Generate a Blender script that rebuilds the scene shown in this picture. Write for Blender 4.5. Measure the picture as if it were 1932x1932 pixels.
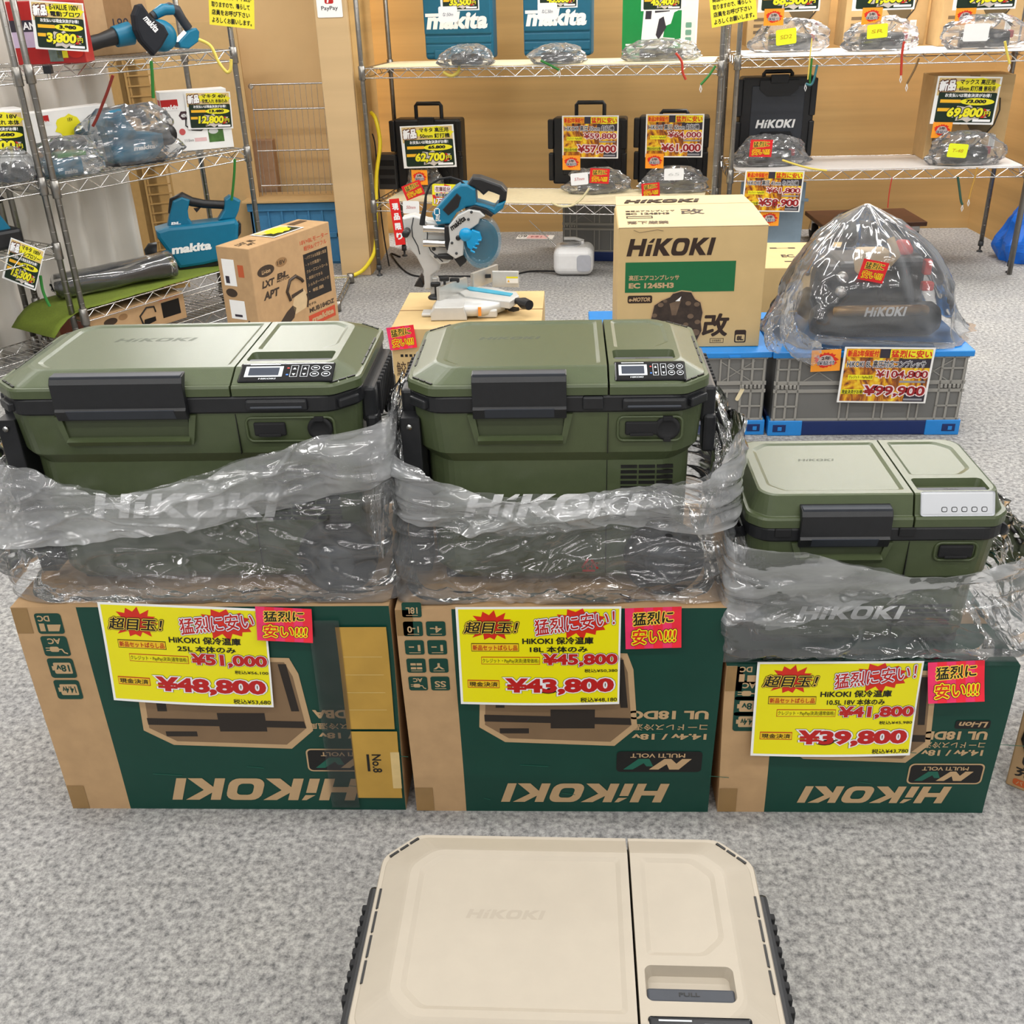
import bpy, bmesh, math, random
from math import sin, cos, pi, radians, atan2, hypot
from mathutils import Matrix, Vector, noise
from mathutils.geometry import tessellate_polygon
random.seed(7)
S = bpy.context.scene
COL = S.collection
for o in list(S.objects): bpy.data.objects.remove(o)

# ------------------------------------------------------------------ camera
CX, CY, F = 966.0, 966.0, 1935.7176963596733
CAMH = 1.45
# RW rows are the world axes X, Y, Z written in camera coordinates
RW = Matrix(((0.9989446626083112, 0.036189524694484894, -0.028282138334192485),
             (0.008429912764627099, 0.46084382079306085, 0.8874412146207961),
             (0.045149724441550125, -0.8867430806830355, 0.4600524005410814))).transposed()
cam = bpy.data.cameras.new('camera'); camo = bpy.data.objects.new('camera', cam); COL.objects.link(camo)
cam.sensor_width = 36.0; cam.lens = 36.0 * F / 1932.0; cam.clip_start = 0.05; cam.clip_end = 60
camo.matrix_world = Matrix.Translation((0, 0, CAMH)) @ RW.to_4x4()
S.camera = camo

def ray(px, py): return RW @ Vector((px - CX, -(py - CY), -F))
def gz(px, py, z):
    d = ray(px, py); t = (z - CAMH) / d.z; return Vector((d.x * t, d.y * t, z))
def gy(px, py, y):
    d = ray(px, py); t = y / d.y; return Vector((d.x * t, y, CAMH + d.z * t))

# ------------------------------------------------------------------ light
S.view_settings.view_transform = 'Standard'; S.view_settings.look = 'None'
S.view_settings.gamma = 1.0; S.view_settings.use_curve_mapping = False
S.view_settings.exposure = 0.15
S.cycles.transparent_max_bounces = 32
S.cycles.max_bounces = 8
w = bpy.data.worlds.new('store'); S.world = w; w.use_nodes = True
w.node_tree.nodes['Background'].inputs[0].default_value = (0.98, 0.99, 1.0, 1)
w.node_tree.nodes['Background'].inputs[1].default_value = 0.33
def area(name, loc, sx, sy, power, rot=(0, 0, 0), col=(1, 0.985, 0.965)):
    l = bpy.data.lights.new(name, 'AREA'); l.shape = 'RECTANGLE'; l.size = sx; l.size_y = sy
    l.energy = power; l.color = col
    o = bpy.data.objects.new(name, l); COL.objects.link(o); o.location = loc; o.rotation_euler = rot
    return o
area('ceiling_panel_light', (-2.9, 7.7, 2.95), 3.2, 1.0, 300)
area('ceiling_panel_light', (2.3, 6.2, 2.95), 2.2, 0.9, 125)
for ly, pw in ((4.6, 18), (3.2, 17), (1.6, 14), (0.2, 13), (-1.2, 15), (-2.8, 18)):
    for lx in (-2.7, -0.9, 0.9, 2.7): area('ceiling_tube_light', (lx, ly, 2.95), 1.3, 0.14, pw)

# ------------------------------------------------------------------ materials
def lin(c):
    out = []
    for v in c:
        v = v / 255.0
        out.append(v / 12.92 if v <= 0.04045 else ((v + 0.055) / 1.055) ** 2.4)
    return (*out, 1.0)
MATS = {}
def mat(name, rgb, rough=0.6, metal=0.0, var=0.06, scale=40.0, bump=0.0, bscale=200.0, spec=0.5, coat=0.0, emit=0.0):
    if name in MATS: return MATS[name]
    m = bpy.data.materials.new(name); m.use_nodes = True
    nt = m.node_tree; p = nt.nodes['Principled BSDF']
    p.inputs['Roughness'].default_value = rough; p.inputs['Metallic'].default_value = metal
    p.inputs['Specular IOR Level'].default_value = spec
    p.inputs['Coat Weight'].default_value = coat
    tc = nt.nodes.new('ShaderNodeTexCoord')
    if var > 0:
        n = nt.nodes.new('ShaderNodeTexNoise'); n.inputs['Scale'].default_value = scale; n.inputs['Detail'].default_value = 5
        r = nt.nodes.new('ShaderNodeValToRGB')
        c = lin(rgb)
        r.color_ramp.elements[0].color = (*[max(0, x * (1 - var)) for x in c[:3]], 1)
        r.color_ramp.elements[1].color = (*[min(1, x * (1 + var)) for x in c[:3]], 1)
        r.color_ramp.elements[0].position = 0.3; r.color_ramp.elements[1].position = 0.7
        nt.links.new(tc.outputs['Object'], n.inputs['Vector'])
        nt.links.new(n.outputs['Fac'], r.inputs[0]); nt.links.new(r.outputs[0], p.inputs['Base Color'])
    else:
        p.inputs['Base Color'].default_value = lin(rgb)
    if bump > 0:
        n2 = nt.nodes.new('ShaderNodeTexNoise'); n2.inputs['Scale'].default_value = bscale; n2.inputs['Detail'].default_value = 3
        b = nt.nodes.new('ShaderNodeBump'); b.inputs['Strength'].default_value = bump; b.inputs['Distance'].default_value = 0.002
        nt.links.new(tc.outputs['Object'], n2.inputs['Vector']); nt.links.new(n2.outputs['Fac'], b.inputs['Height'])
        nt.links.new(b.outputs['Normal'], p.inputs['Normal'])
    if emit > 0:
        p.inputs['Emission Color'].default_value = lin(rgb); p.inputs['Emission Strength'].default_value = emit
    MATS[name] = m
    return m
def ink(rgb, rough=0.45):
    k = 'ink_%02x%02x%02x_%d' % (*[int(v) for v in rgb], int(rough * 100))
    return mat(k, rgb, rough, var=0.0)

def film(name, tint=(238, 241, 245), body=0.16, fold=0.4, rough=0.09, scale=9.0, sheen=2.6):
    """thin wrinkled polythene: clear, slightly milky, glossy"""
    m = bpy.data.materials.new(name); m.use_nodes = True; nt = m.node_tree
    nt.nodes.clear(); N = nt.nodes.new; L = nt.links.new
    out = N('ShaderNodeOutputMaterial')
    tr = N('ShaderNodeBsdfTransparent'); tr.inputs[0].default_value = (0.98, 0.985, 0.99, 1)
    df = N('ShaderNodeBsdfDiffuse'); df.inputs[0].default_value = lin(tint)
    tl = N('ShaderNodeBsdfTranslucent'); tl.inputs[0].default_value = lin(tint)
    gl = N('ShaderNodeBsdfGlossy'); gl.inputs['Roughness'].default_value = rough
    m1 = N('ShaderNodeMixShader'); m1.inputs[0].default_value = 0.4
    L(df.outputs[0], m1.inputs[1]); L(tl.outputs[0], m1.inputs[2])
    tc = N('ShaderNodeTexCoord'); nz = N('ShaderNodeTexNoise'); nz.inputs['Scale'].default_value = scale
    mp = N('ShaderNodeMapping'); mp.inputs['Scale'].default_value = (0.45, 0.8, 1.6); mp.inputs['Rotation'].default_value = (0, radians(12), 0)
    nz.inputs['Detail'].default_value = 5; nz.inputs['Distortion'].default_value = 0.8
    L(tc.outputs['Object'], mp.inputs[0]); L(mp.outputs[0], nz.inputs['Vector'])
    lw = N('ShaderNodeLayerWeight'); lw.inputs['Blend'].default_value = 0.3
    mr = N('ShaderNodeMapRange'); mr.inputs['From Min'].default_value = 0.30; mr.inputs['From Max'].default_value = 0.75
    mr.inputs['To Min'].default_value = body * 0.3; mr.inputs['To Max'].default_value = body * 1.8
    L(nz.outputs['Fac'], mr.inputs['Value'])
    mul = N('ShaderNodeMath'); mul.operation = 'MULTIPLY'; mul.inputs[1].default_value = fold
    L(lw.outputs['Facing'], mul.inputs[0])
    ad = N('ShaderNodeMath'); ad.operation = 'ADD'; ad.use_clamp = True
    L(mr.outputs['Result'], ad.inputs[0]); L(mul.outputs[0], ad.inputs[1])
    m2 = N('ShaderNodeMixShader'); L(ad.outputs[0], m2.inputs[0]); L(tr.outputs[0], m2.inputs[1]); L(m1.outputs[0], m2.inputs[2])
    fr = N('ShaderNodeFresnel'); fr.inputs['IOR'].default_value = 1.5
    f2 = N('ShaderNodeMath'); f2.operation = 'MULTIPLY'; f2.inputs[1].default_value = sheen; f2.use_clamp = True
    L(fr.outputs[0], f2.inputs[0])
    m3 = N('ShaderNodeMixShader'); L(f2.outputs[0], m3.inputs[0]); L(m2.outputs[0], m3.inputs[1]); L(gl.outputs[0], m3.inputs[2])
    L(m3.outputs[0], out.inputs['Surface'])
    return m

KRAFT = mat('kraft_board', (186, 152, 112), 0.75, var=0.07, scale=25, bump=0.15, bscale=90, spec=0.25)
KRAFT_L = mat('kraft_board_light', (205, 172, 122), 0.75, var=0.05, scale=20, spec=0.25)
KRAFT_IN = mat('kraft_board_inside', (150, 116, 80), 0.8, var=0.08, scale=30, spec=0.2)
GREEN = mat('carton_green_print', (12, 64, 52), 0.42, var=0.06, scale=12, spec=0.4)
OLIVE = mat('olive_plastic', (74, 84, 56), 0.30, var=0.04, scale=60, bump=0.12, bscale=900, spec=0.5)
OLIVE_D = mat('olive_plastic_shade', (60, 68, 44), 0.45, var=0.04, scale=60)  # darker copy of the olive, latch recess shade put into the colour
BEIGE = mat('sand_plastic', (168, 158, 142), 0.5, var=0.02, scale=30, bump=0.06, bscale=900)
BLACKP = mat('black_plastic', (26, 27, 30), 0.42, var=0.12, scale=80, bump=0.1, bscale=700)
BLACKR = mat('black_rubber', (22, 22, 24), 0.75, var=0.12, scale=60)
SLATE = mat('slate_plastic', (50, 54, 62), 0.5, var=0.05)
DARKG = mat('dark_grey_plastic', (58, 60, 62), 0.5, var=0.05)
TEAL = mat('teal_plastic', (8, 112, 146), 0.4, var=0.04)
TEAL_L = mat('teal_plastic_case', (14, 98, 128), 0.45, var=0.04)
ALU = mat('cast_aluminium', (205, 204, 200), 0.35, metal=0.75, var=0.04)
ALU_P = mat('painted_silver', (205, 205, 202), 0.38, metal=0.25, var=0.03)
CHROME = mat('chrome_wire', (205, 204, 202), 0.22, metal=1.0, var=0.05)
POST = mat('chrome_post', (150, 147, 142), 0.28, metal=0.9, var=0.1, scale=30)
WHITEP = mat('white_plastic', (232, 232, 232), 0.35, var=0.02)
PAPER = mat('white_paper', (245, 245, 243), 0.5, var=0.01)
CREAM = mat('cream_liner', (236, 222, 184), 0.7, var=0.04)
LINER_W = mat('white_liner', (232, 228, 224), 0.65, var=0.03)
YELLOW = mat('sign_yellow', (238, 228, 6), 0.32, var=0.015, scale=8)
RED = mat('sign_red', (186, 24, 22), 0.4, var=0.0)
HOTRED = mat('burst_red', (214, 40, 22), 0.4, var=0.08, scale=30)
BLK = ink((14, 13, 12)); WHT = ink((250, 250, 250)); PINK = mat('card_pink', (238, 52, 104), 0.3, var=0.12, scale=25)
ORANGE = mat('card_orange', (250, 158, 40), 0.35, var=0.05)
REDCARD = mat('card_red', (222, 34, 40), 0.35, var=0.05)

# ------------------------------------------------------------------ mesh builder
TXT = {}
def text_mesh(s, off, res):
    k = (s, off, res)
    if k not in TXT:
        cu = bpy.data.curves.new('t', 'FONT'); cu.body = s; cu.offset = off; cu.resolution_u = res; cu.fill_mode = 'FRONT'
        ob = bpy.data.objects.new('t', cu); me = ob.to_mesh()
        TXT[k] = ([tuple(v.co) for v in me.vertices], [tuple(p.vertices) for p in me.polygons])
        ob.to_mesh_clear(); bpy.data.objects.remove(ob); bpy.data.curves.remove(cu)
    return TXT[k]
def bbox2(v):
    xs = [p[0] for p in v]; ys = [p[1] for p in v]
    return min(xs), min(ys), max(xs), max(ys)

class MB:
    def __init__(self):
        self.v = []; self.f = []; self.m = []; self.s = []; self.mats = []; self.M = Matrix(); self.warp = None
    def mi(self, m):
        if m not in self.mats: self.mats.append(m)
        return self.mats.index(m)
    def add(self, verts, faces, m, smooth=False):
        b = len(self.v); k = self.mi(m)
        for p in verts:
            p = Vector(p)
            if self.warp: p = self.warp(p)
            self.v.append(self.M @ p)
        for f in faces:
            self.f.append([i + b for i in f]); self.m.append(k); self.s.append(smooth)
        return self
    def bm(self, bmx, m, smooth=False):
        bmx.verts.ensure_lookup_table(); bmx.verts.index_update()
        self.add([v.co.copy() for v in bmx.verts], [[v.index for v in f.verts] for f in bmx.faces], m, smooth); bmx.free(); return self
    def box(self, x0, y0, z0, x1, y1, z1, m, bev=0.0, seg=2):
        b = bmesh.new(); bmesh.ops.create_cube(b, size=1.0)
        for v in b.verts:
            v.co = Vector(((x0 + x1) / 2 + v.co.x * (x1 - x0), (y0 + y1) / 2 + v.co.y * (y1 - y0), (z0 + z1) / 2 + v.co.z * (z1 - z0)))
        if bev > 0: bmesh.ops.bevel(b, geom=b.edges[:], offset=bev, segments=seg, profile=0.5, affect='EDGES')
        return self.bm(b, m)
    def prism(self, pts, d0, d1, m, axis='y', bev=0.0, smooth=False):
        """polygon (a,b) extruded along axis from d0 to d1"""
        def mk(a, b_, d):
            return {'y': (a, d, b_), 'z': (a, b_, d), 'x': (d, a, b_)}[axis]
        b = bmesh.new(); n = len(pts)
        A = [b.verts.new(mk(p[0], p[1], d0)) for p in pts]; B = [b.verts.new(mk(p[0], p[1], d1)) for p in pts]
        b.faces.new(A); b.faces.new(B[::-1])
        for i in range(n):
            b.faces.new((A[i], B[i], B[(i + 1) % n], A[(i + 1) % n]))
        bmesh.ops.recalc_face_normals(b, faces=b.faces[:])
        if bev > 0:
            cap = [e for e in b.edges if abs(sum(1 for f in e.link_faces if len(f.verts) == n) - 1) < 1e-6 or n == 4]
            bmesh.ops.bevel(b, geom=cap, offset=bev, segments=2, profile=0.5, affect='EDGES')
        return self.bm(b, m, smooth)
    def tube(self, pts, r, m, n=8, closed=False, smooth=True, caps=True):
        pts = [Vector(p) for p in pts]; k = len(pts)
        rr = r if isinstance(r, (list, tuple)) else [r] * k
        vs = []; fs = []; up = None
        for i, p in enumerate(pts):
            if closed: d = pts[(i + 1) % k] - pts[i - 1]
            else: d = pts[min(i + 1, k - 1)] - pts[max(i - 1, 0)]
            if d.length < 1e-9: d = Vector((0, 0, 1))
            d.normalize()
            if up is None:
                up = d.orthogonal().normalized()
            up = (up - d * up.dot(d))
            if up.length < 1e-6: up = d.orthogonal()
            up.normalize(); sd = d.cross(up)
            for j in range(n):
                a = 2 * pi * j / n
                vs.append(p + (up * cos(a) + sd * sin(a)) * rr[i])
        seg = k if closed else k - 1
        for i in range(seg):
            for j in range(n):
                a = i * n + j; b_ = i * n + (j + 1) % n; c = ((i + 1) % k) * n + (j + 1) % n; d_ = ((i + 1) % k) * n + j
                fs.append((a, b_, c, d_))
        self.add(vs, fs, m, smooth)
        if caps and not closed:
            self.add(vs[:n], [tuple(range(n))[::-1]], m); self.add(vs[-n:], [tuple(range(n))], m)
        return self
    def bar(self, a, b, r, m, n=6): return self.tube([a, b], r, m, n)
    def lathe(self, prof, m, n=24, axis='z', c=(0, 0, 0), smooth=True):
        vs = []; fs = []; k = len(prof)
        for r, h in prof:
            for j in range(n):
                a = 2 * pi * j / n; x, y = r * cos(a), r * sin(a)
                q = {'z': (x, y, h), 'y': (x, h, y), 'x': (h, x, y)}[axis]
                vs.append((q[0] + c[0], q[1] + c[1], q[2] + c[2]))
        for i in range(k - 1):
            for j in range(n):
                fs.append((i * n + j, i * n + (j + 1) % n, (i + 1) * n + (j + 1) % n, (i + 1) * n + j))
        fs.append(tuple(range(n))[::-1]); fs.append(tuple(range((k - 1) * n, k * n)))
        return self.add(vs, fs, m, smooth)
    def loft(self, rings, m, cap0=True, cap1=True, smooth=False):
        n = len(rings[0]); vs = [p for r in rings for p in r]; fs = []
        for i in range(len(rings) - 1):
            for j in range(n):
                fs.append((i * n + j, i * n + (j + 1) % n, (i + 1) * n + (j + 1) % n, (i + 1) * n + j))
        if cap0: fs.append(tuple(range(n))[::-1])
        if cap1: fs.append(tuple(range((len(rings) - 1) * n, len(rings) * n)))
        return self.add(vs, fs, m, smooth)
    def plate(self, poly, holes, z, m):
        loops = [[Vector((p[0], p[1], 0)) for p in l] for l in [poly] + holes]
        flat = [p for l in loops for p in l]
        tri = tessellate_polygon(loops)
        vs = [(p.x, p.y, z) for p in flat]; fs = []
        for t in tri:
            a, b, c = (flat[i] for i in t)
            fs.append(t if (b - a).cross(c - a).z > 0 else (t[0], t[2], t[1]))
        return self.add(vs, fs, m)
    # ---- flat printing in the (u, v) plane, n = layer height
    def rect(self, u0, v0, u1, v1, m, n=0.0, step=None):
        if not step: return self.add([(u0, v0, n), (u1, v0, n), (u1, v1, n), (u0, v1, n)], [(0, 1, 2, 3)], m)
        a = max(1, int(abs(u1 - u0) / step)); b = max(1, int(abs(v1 - v0) / step)); vs = []; fs = []
        for j in range(b + 1):
            for i in range(a + 1): vs.append((u0 + (u1 - u0) * i / a, v0 + (v1 - v0) * j / b, n))
        for j in range(b):
            for i in range(a): k = j * (a + 1) + i; fs.append((k, k + 1, k + a + 2, k + a + 1))
        return self.add(vs, fs, m, True)
    def poly(self, pts, m, n=0.0, holes=()):
        loops = [[Vector((p[0], p[1], 0)) for p in l] for l in [pts] + list(holes)]
        flat = [p for l in loops for p in l]; fs = []
        for t in tessellate_polygon(loops):
            a, b, c = (flat[i] for i in t)
            fs.append(t if (b - a).cross(c - a).z > 0 else (t[0], t[2], t[1]))
        return self.add([(p.x, p.y, n) for p in flat], fs, m)
    def text(self, s, u0, v0, u1, v1, m, n=0.0, bold=0.0, shear=0.0, rot=0.0, res=3, grow=0.0):
        """fit text s into the box; grow widens the outline without changing the fitted core"""
        wide = any(ord(ch) > 0x2000 for ch in s)
        core, f0 = text_mesh(s, 0.0 if wide else bold, res)
        if not core: return self
        a, b, c, d = bbox2(core)
        if wide: a -= bold; b -= bold; c += bold; d += bold
        sx = (u1 - u0) / max(1e-6, c - a); sy = (v1 - v0) / max(1e-6, d - b); cu, cv = (u0 + u1) / 2, (v0 + v1) / 2
        if wide:        # thicken by repeating the glyphs round a small circle
            r = bold + grow; k = 0 if r < .004 else (4 if r < .03 else 8)
            sets = [(core, f0, r * cos(2 * pi * i / k + .4), r * sin(2 * pi * i / k + .4)) for i in range(k)] + [(core, f0, 0, 0)]
        else:
            v, f = text_mesh(s, bold + grow, res); sets = [(v, f, 0, 0)]
        for i, (v, f, dx, dy) in enumerate(sets):
            out = []
            for p in v:
                x = u0 + (p[0] + dx - a) * sx; y = v0 + (p[1] + dy - b) * sy; x += (y - cv) * shear
                if rot: x, y = cu + (x - cu) * cos(rot) - (y - cv) * sin(rot), cv + (x - cu) * sin(rot) + (y - cv) * cos(rot)
                out.append((x, y, n + i * 4e-6))
            self.add(out, f, m)
        return self
    def frame(self, u0, v0, u1, v1, t, m, n=0.0):
        self.rect(u0, v0, u1, v0 + t, m, n); self.rect(u0, v1 - t, u1, v1, m, n)
        self.rect(u0, v0, u0 + t, v1, m, n); return self.rect(u1 - t, v0, u1, v1, m, n)
    def build(self, name, parent=None, loc=(0, 0, 0), rot=(0, 0, 0)):
        me = bpy.data.meshes.new(name); me.from_pydata([tuple(p) for p in self.v], [], self.f)
        for m in self.mats: me.materials.append(m)
        me.polygons.foreach_set('material_index', self.m); me.polygons.foreach_set('use_smooth', self.s)
        me.update()
        o = bpy.data.objects.new(name, me); COL.objects.link(o); o.location = loc; o.rotation_euler = rot
        if parent: o.parent = parent
        return o

def tag(o, label=None, cat=None, group=None, kind=None):
    if label: o['label'] = label
    if cat: o['category'] = cat
    if group: o['group'] = group
    if kind: o['kind'] = kind
    return o
def thing(name, label, cat, loc=(0, 0, 0), rz=0.0, group=None, rot=None):
    o = bpy.data.objects.new(name, None); COL.objects.link(o); o.empty_display_size = 0.05
    o.location = loc; o.rotation_euler = rot if rot else (0, 0, rz)
    return tag(o, label, cat, group)
def dup(root, loc, rz, label, group=None):
    r = root.copy(); COL.objects.link(r); r.location = loc; r.rotation_euler = (0, 0, rz); tag(r, label, None, group)
    for ch in list(root.children):
        c = ch.copy(); COL.objects.link(c); c.parent = r
        for g in list(ch.children):
            d = g.copy(); COL.objects.link(d); d.parent = c
    return r
def face(o, u, n=None, v=(0, 0, 1)):
    """matrix mapping (u, v, layer) to 3D with origin o; layer grows along the outward normal"""
    u = Vector(u).normalized(); v = Vector(v).normalized(); nn = u.cross(v)
    return Matrix(((u.x, v.x, nn.x, o[0]), (u.y, v.y, nn.y, o[1]), (u.z, v.z, nn.z, o[2]), (0, 0, 0, 1)))
def rrect(x0, y0, x1, y1, r, n=4):
    pts = []
    for cx, cy, a0 in ((x1 - r, y0 + r, -pi / 2), (x1 - r, y1 - r, 0), (x0 + r, y1 - r, pi / 2), (x0 + r, y0 + r, pi)):
        for k in range(n + 1):
            a = a0 + pi / 2 * k / n; pts.append((cx + r * cos(a), cy + r * sin(a)))
    return pts
def ellipse(cx, cy, rx, ry, n=20): return [(cx + rx * cos(2 * pi * k / n), cy + ry * sin(2 * pi * k / n)) for k in range(n)]
def burst(cx, cy, rx, ry, n=14, inner=0.72, seed=1):
    r = random.Random(seed); pts = []
    for k in range(2 * n):
        a = pi * k / n; q = (1.0 if k % 2 == 0 else inner) * (0.88 + 0.24 * r.random())
        pts.append((cx + rx * q * cos(a), cy + ry * q * sin(a)))
    return pts
LOGO = []
def _logo():
    H = [(0, 0), (.34, 0), (.34, .38), (.86, .38), (.86, 0), (1.2, 0), (1.2, 1), (.86, 1), (.86, .63), (.34, .63), (.34, 1), (0, 1)]
    I1 = [(1.36, 0), (1.70, 0), (1.70, .66), (1.36, .66)]
    I2 = [(1.36, .76), (1.70, .76), (1.78, 1.0), (1.62, 1.0)]
    K = [(0, 0), (.34, 0), (.34, .40), (.78, 0), (1.26, 0), (.64, .54), (1.18, 1), (.72, 1), (.34, .66), (.34, 1), (0, 1)]
    O = rrect(0, 0, 1.2, 1, .32); Oh = rrect(.33, .24, .87, .76, .16)
    I = [(0, 0), (.34, 0), (.34, 1), (0, 1)]
    sh = lambda P, d: [(x + d, y) for x, y in P]
    LOGO.extend([(H, None), (I1, None), (I2, None), (sh(K, 1.9), None), (sh(O, 3.16), sh(Oh, 3.16)), (sh(K, 4.52), None), (sh(I, 5.82), None)])
_logo()
def logo(mb, u0, v0, u1, v1, m, n, shear=0.28):
    W = 6.16 + shear
    for p, h in LOGO:
        q = lambda P: [(u0 + (x + y * shear) / W * (u1 - u0), v0 + y * (v1 - v0)) for x, y in P]
        mb.poly(q(p), m, n, [q(h)] if h else ())
def fancy(mb, s, u0, v0, u1, v1, n, layers, bold=0.02, shear=0, rot=0, e=.0003):
    """stacked outlines: layers = [(grow, material), ...] from widest to core"""
    for k, (g, m) in enumerate(layers): mb.text(s, u0, v0, u1, v1, m, n + e * k, bold, shear, rot, grow=g)

# ------------------------------------------------------------------ setting
def streak_board(name, rgb, amt=0.16, freq=9.0, rough=0.75):
    m = bpy.data.materials.new(name); m.use_nodes = True; nt = m.node_tree; p = nt.nodes['Principled BSDF']
    p.inputs['Roughness'].default_value = rough; p.inputs['Specular IOR Level'].default_value = 0.2
    tc = nt.nodes.new('ShaderNodeTexCoord'); mp = nt.nodes.new('ShaderNodeMapping'); mp.inputs['Scale'].default_value = (0.25, 0.25, freq)
    n = nt.nodes.new('ShaderNodeTexNoise'); n.inputs['Scale'].default_value = 1.2; n.inputs['Detail'].default_value = 4
    r = nt.nodes.new('ShaderNodeValToRGB'); c = lin(rgb)
    r.color_ramp.elements[0].color = (*[x * (1 - amt) for x in c[:3]], 1); r.color_ramp.elements[1].color = (*[min(1, x * (1 + amt)) for x in c[:3]], 1)
    r.color_ramp.elements[0].position = 0.35; r.color_ramp.elements[1].position = 0.65
    L = nt.links.new; L(tc.outputs['Object'], mp.inputs[0]); L(mp.outputs[0], n.inputs['Vector']); L(n.outputs['Fac'], r.inputs[0]); L(r.outputs[0], p.inputs['Base Color'])
    return m
BOARD = streak_board('wall_board', (204, 168, 112), 0.11)
BOARD_L = streak_board('pillar_board', (208, 178, 134), 0.05)
def carpet():
    m = bpy.data.materials.new('grey_carpet'); m.use_nodes = True; nt = m.node_tree; p = nt.nodes['Principled BSDF']
    p.inputs['Roughness'].default_value = 0.95; p.inputs['Specular IOR Level'].default_value = 0.1
    N = nt.nodes.new; L = nt.links.new
    tc = N('ShaderNodeTexCoord'); a = N('ShaderNodeTexNoise'); a.inputs['Scale'].default_value = 72; a.inputs['Detail'].default_value = 6; a.inputs['Roughness'].default_value = 0.75
    b = N('ShaderNodeTexNoise'); b.inputs['Scale'].default_value = 3.0; b.inputs['Detail'].default_value = 3
    L(tc.outputs['Object'], a.inputs[0]); L(tc.outputs['Object'], b.inputs[0])
    r = N('ShaderNodeValToRGB'); r.color_ramp.elements[0].position = 0.34; r.color_ramp.elements[1].position = 0.64
    r.color_ramp.elements[0].color = lin((104, 104, 105)); r.color_ramp.elements[1].color = lin((192, 191, 188))
    L(a.outputs['Fac'], r.inputs[0])
    r2 = N('ShaderNodeValToRGB'); r2.color_ramp.elements[0].color = (0.86, 0.86, 0.87, 1); r2.color_ramp.elements[1].color = (1, 0.99, 0.97, 1)
    r2.color_ramp.elements[0].position = 0.3; r2.color_ramp.elements[1].position = 0.7; L(b.outputs['Fac'], r2.inputs[0])
    mx = N('ShaderNodeMix'); mx.data_type = 'RGBA'; mx.blend_type = 'MULTIPLY'; mx.inputs[0].default_value = 1.0
    L(r.outputs[0], mx.inputs[6]); L(r2.outputs[0], mx.inputs[7]); L(mx.outputs[2], p.inputs['Base Color'])
    bp = N('ShaderNodeBump'); bp.inputs['Strength'].default_value = 0.5; bp.inputs['Distance'].default_value = 0.004
    L(a.outputs['Fac'], bp.inputs['Height']); L(bp.outputs[0], p.inputs['Normal'])
    return m
CARPET = carpet()
b = MB(); b.box(-6, -4, -0.05, 6, 10, 0, CARPET); tag(b.build('floor'), kind='structure')
b = MB(); b.box(-6, -4, 3.0, 6, 10, 3.05, mat('ceiling_white', (235, 234, 230), 0.8)); tag(b.build('ceiling'), kind='structure')
def wall(name, x0, y0, x1, y1, h, m, t=0.05):
    d = Vector((x1 - x0, y1 - y0, 0)); n = Vector((-d.y, d.x, 0)).normalized() * t
    b = MB(); P = [(x0, y0), (x1, y1), (x1 + n.x, y1 + n.y), (x0 + n.x, y0 + n.y)]
    b.prism(P, 0, h, m, axis='z'); return tag(b.build(name), kind='structure')
wall('wall_back', -1.3, 6.797, 2.56, 6.59, 2.3, BOARD)
wall('wall_right', 2.56, 6.59, 2.60, 5.92, 2.3, BOARD)
wall('wall_left', -2.6, 6.35, -1.05, 6.35, 2.3, mat('left_board', (226, 192, 140), 0.75, var=0.04, scale=4))
b = MB(); b.box(-1.205, 5.70, 0, -1.04, 5.74, 2.3, BOARD_L, 0.004)
b.box(-1.06, 5.735, 0, -1.035, 6.40, 2.3, BOARD); b.box(-1.205, 5.735, 0, -1.18, 6.36, 2.3, BOARD_L); tag(b.build('wall_pillar'), kind='structure')
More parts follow.
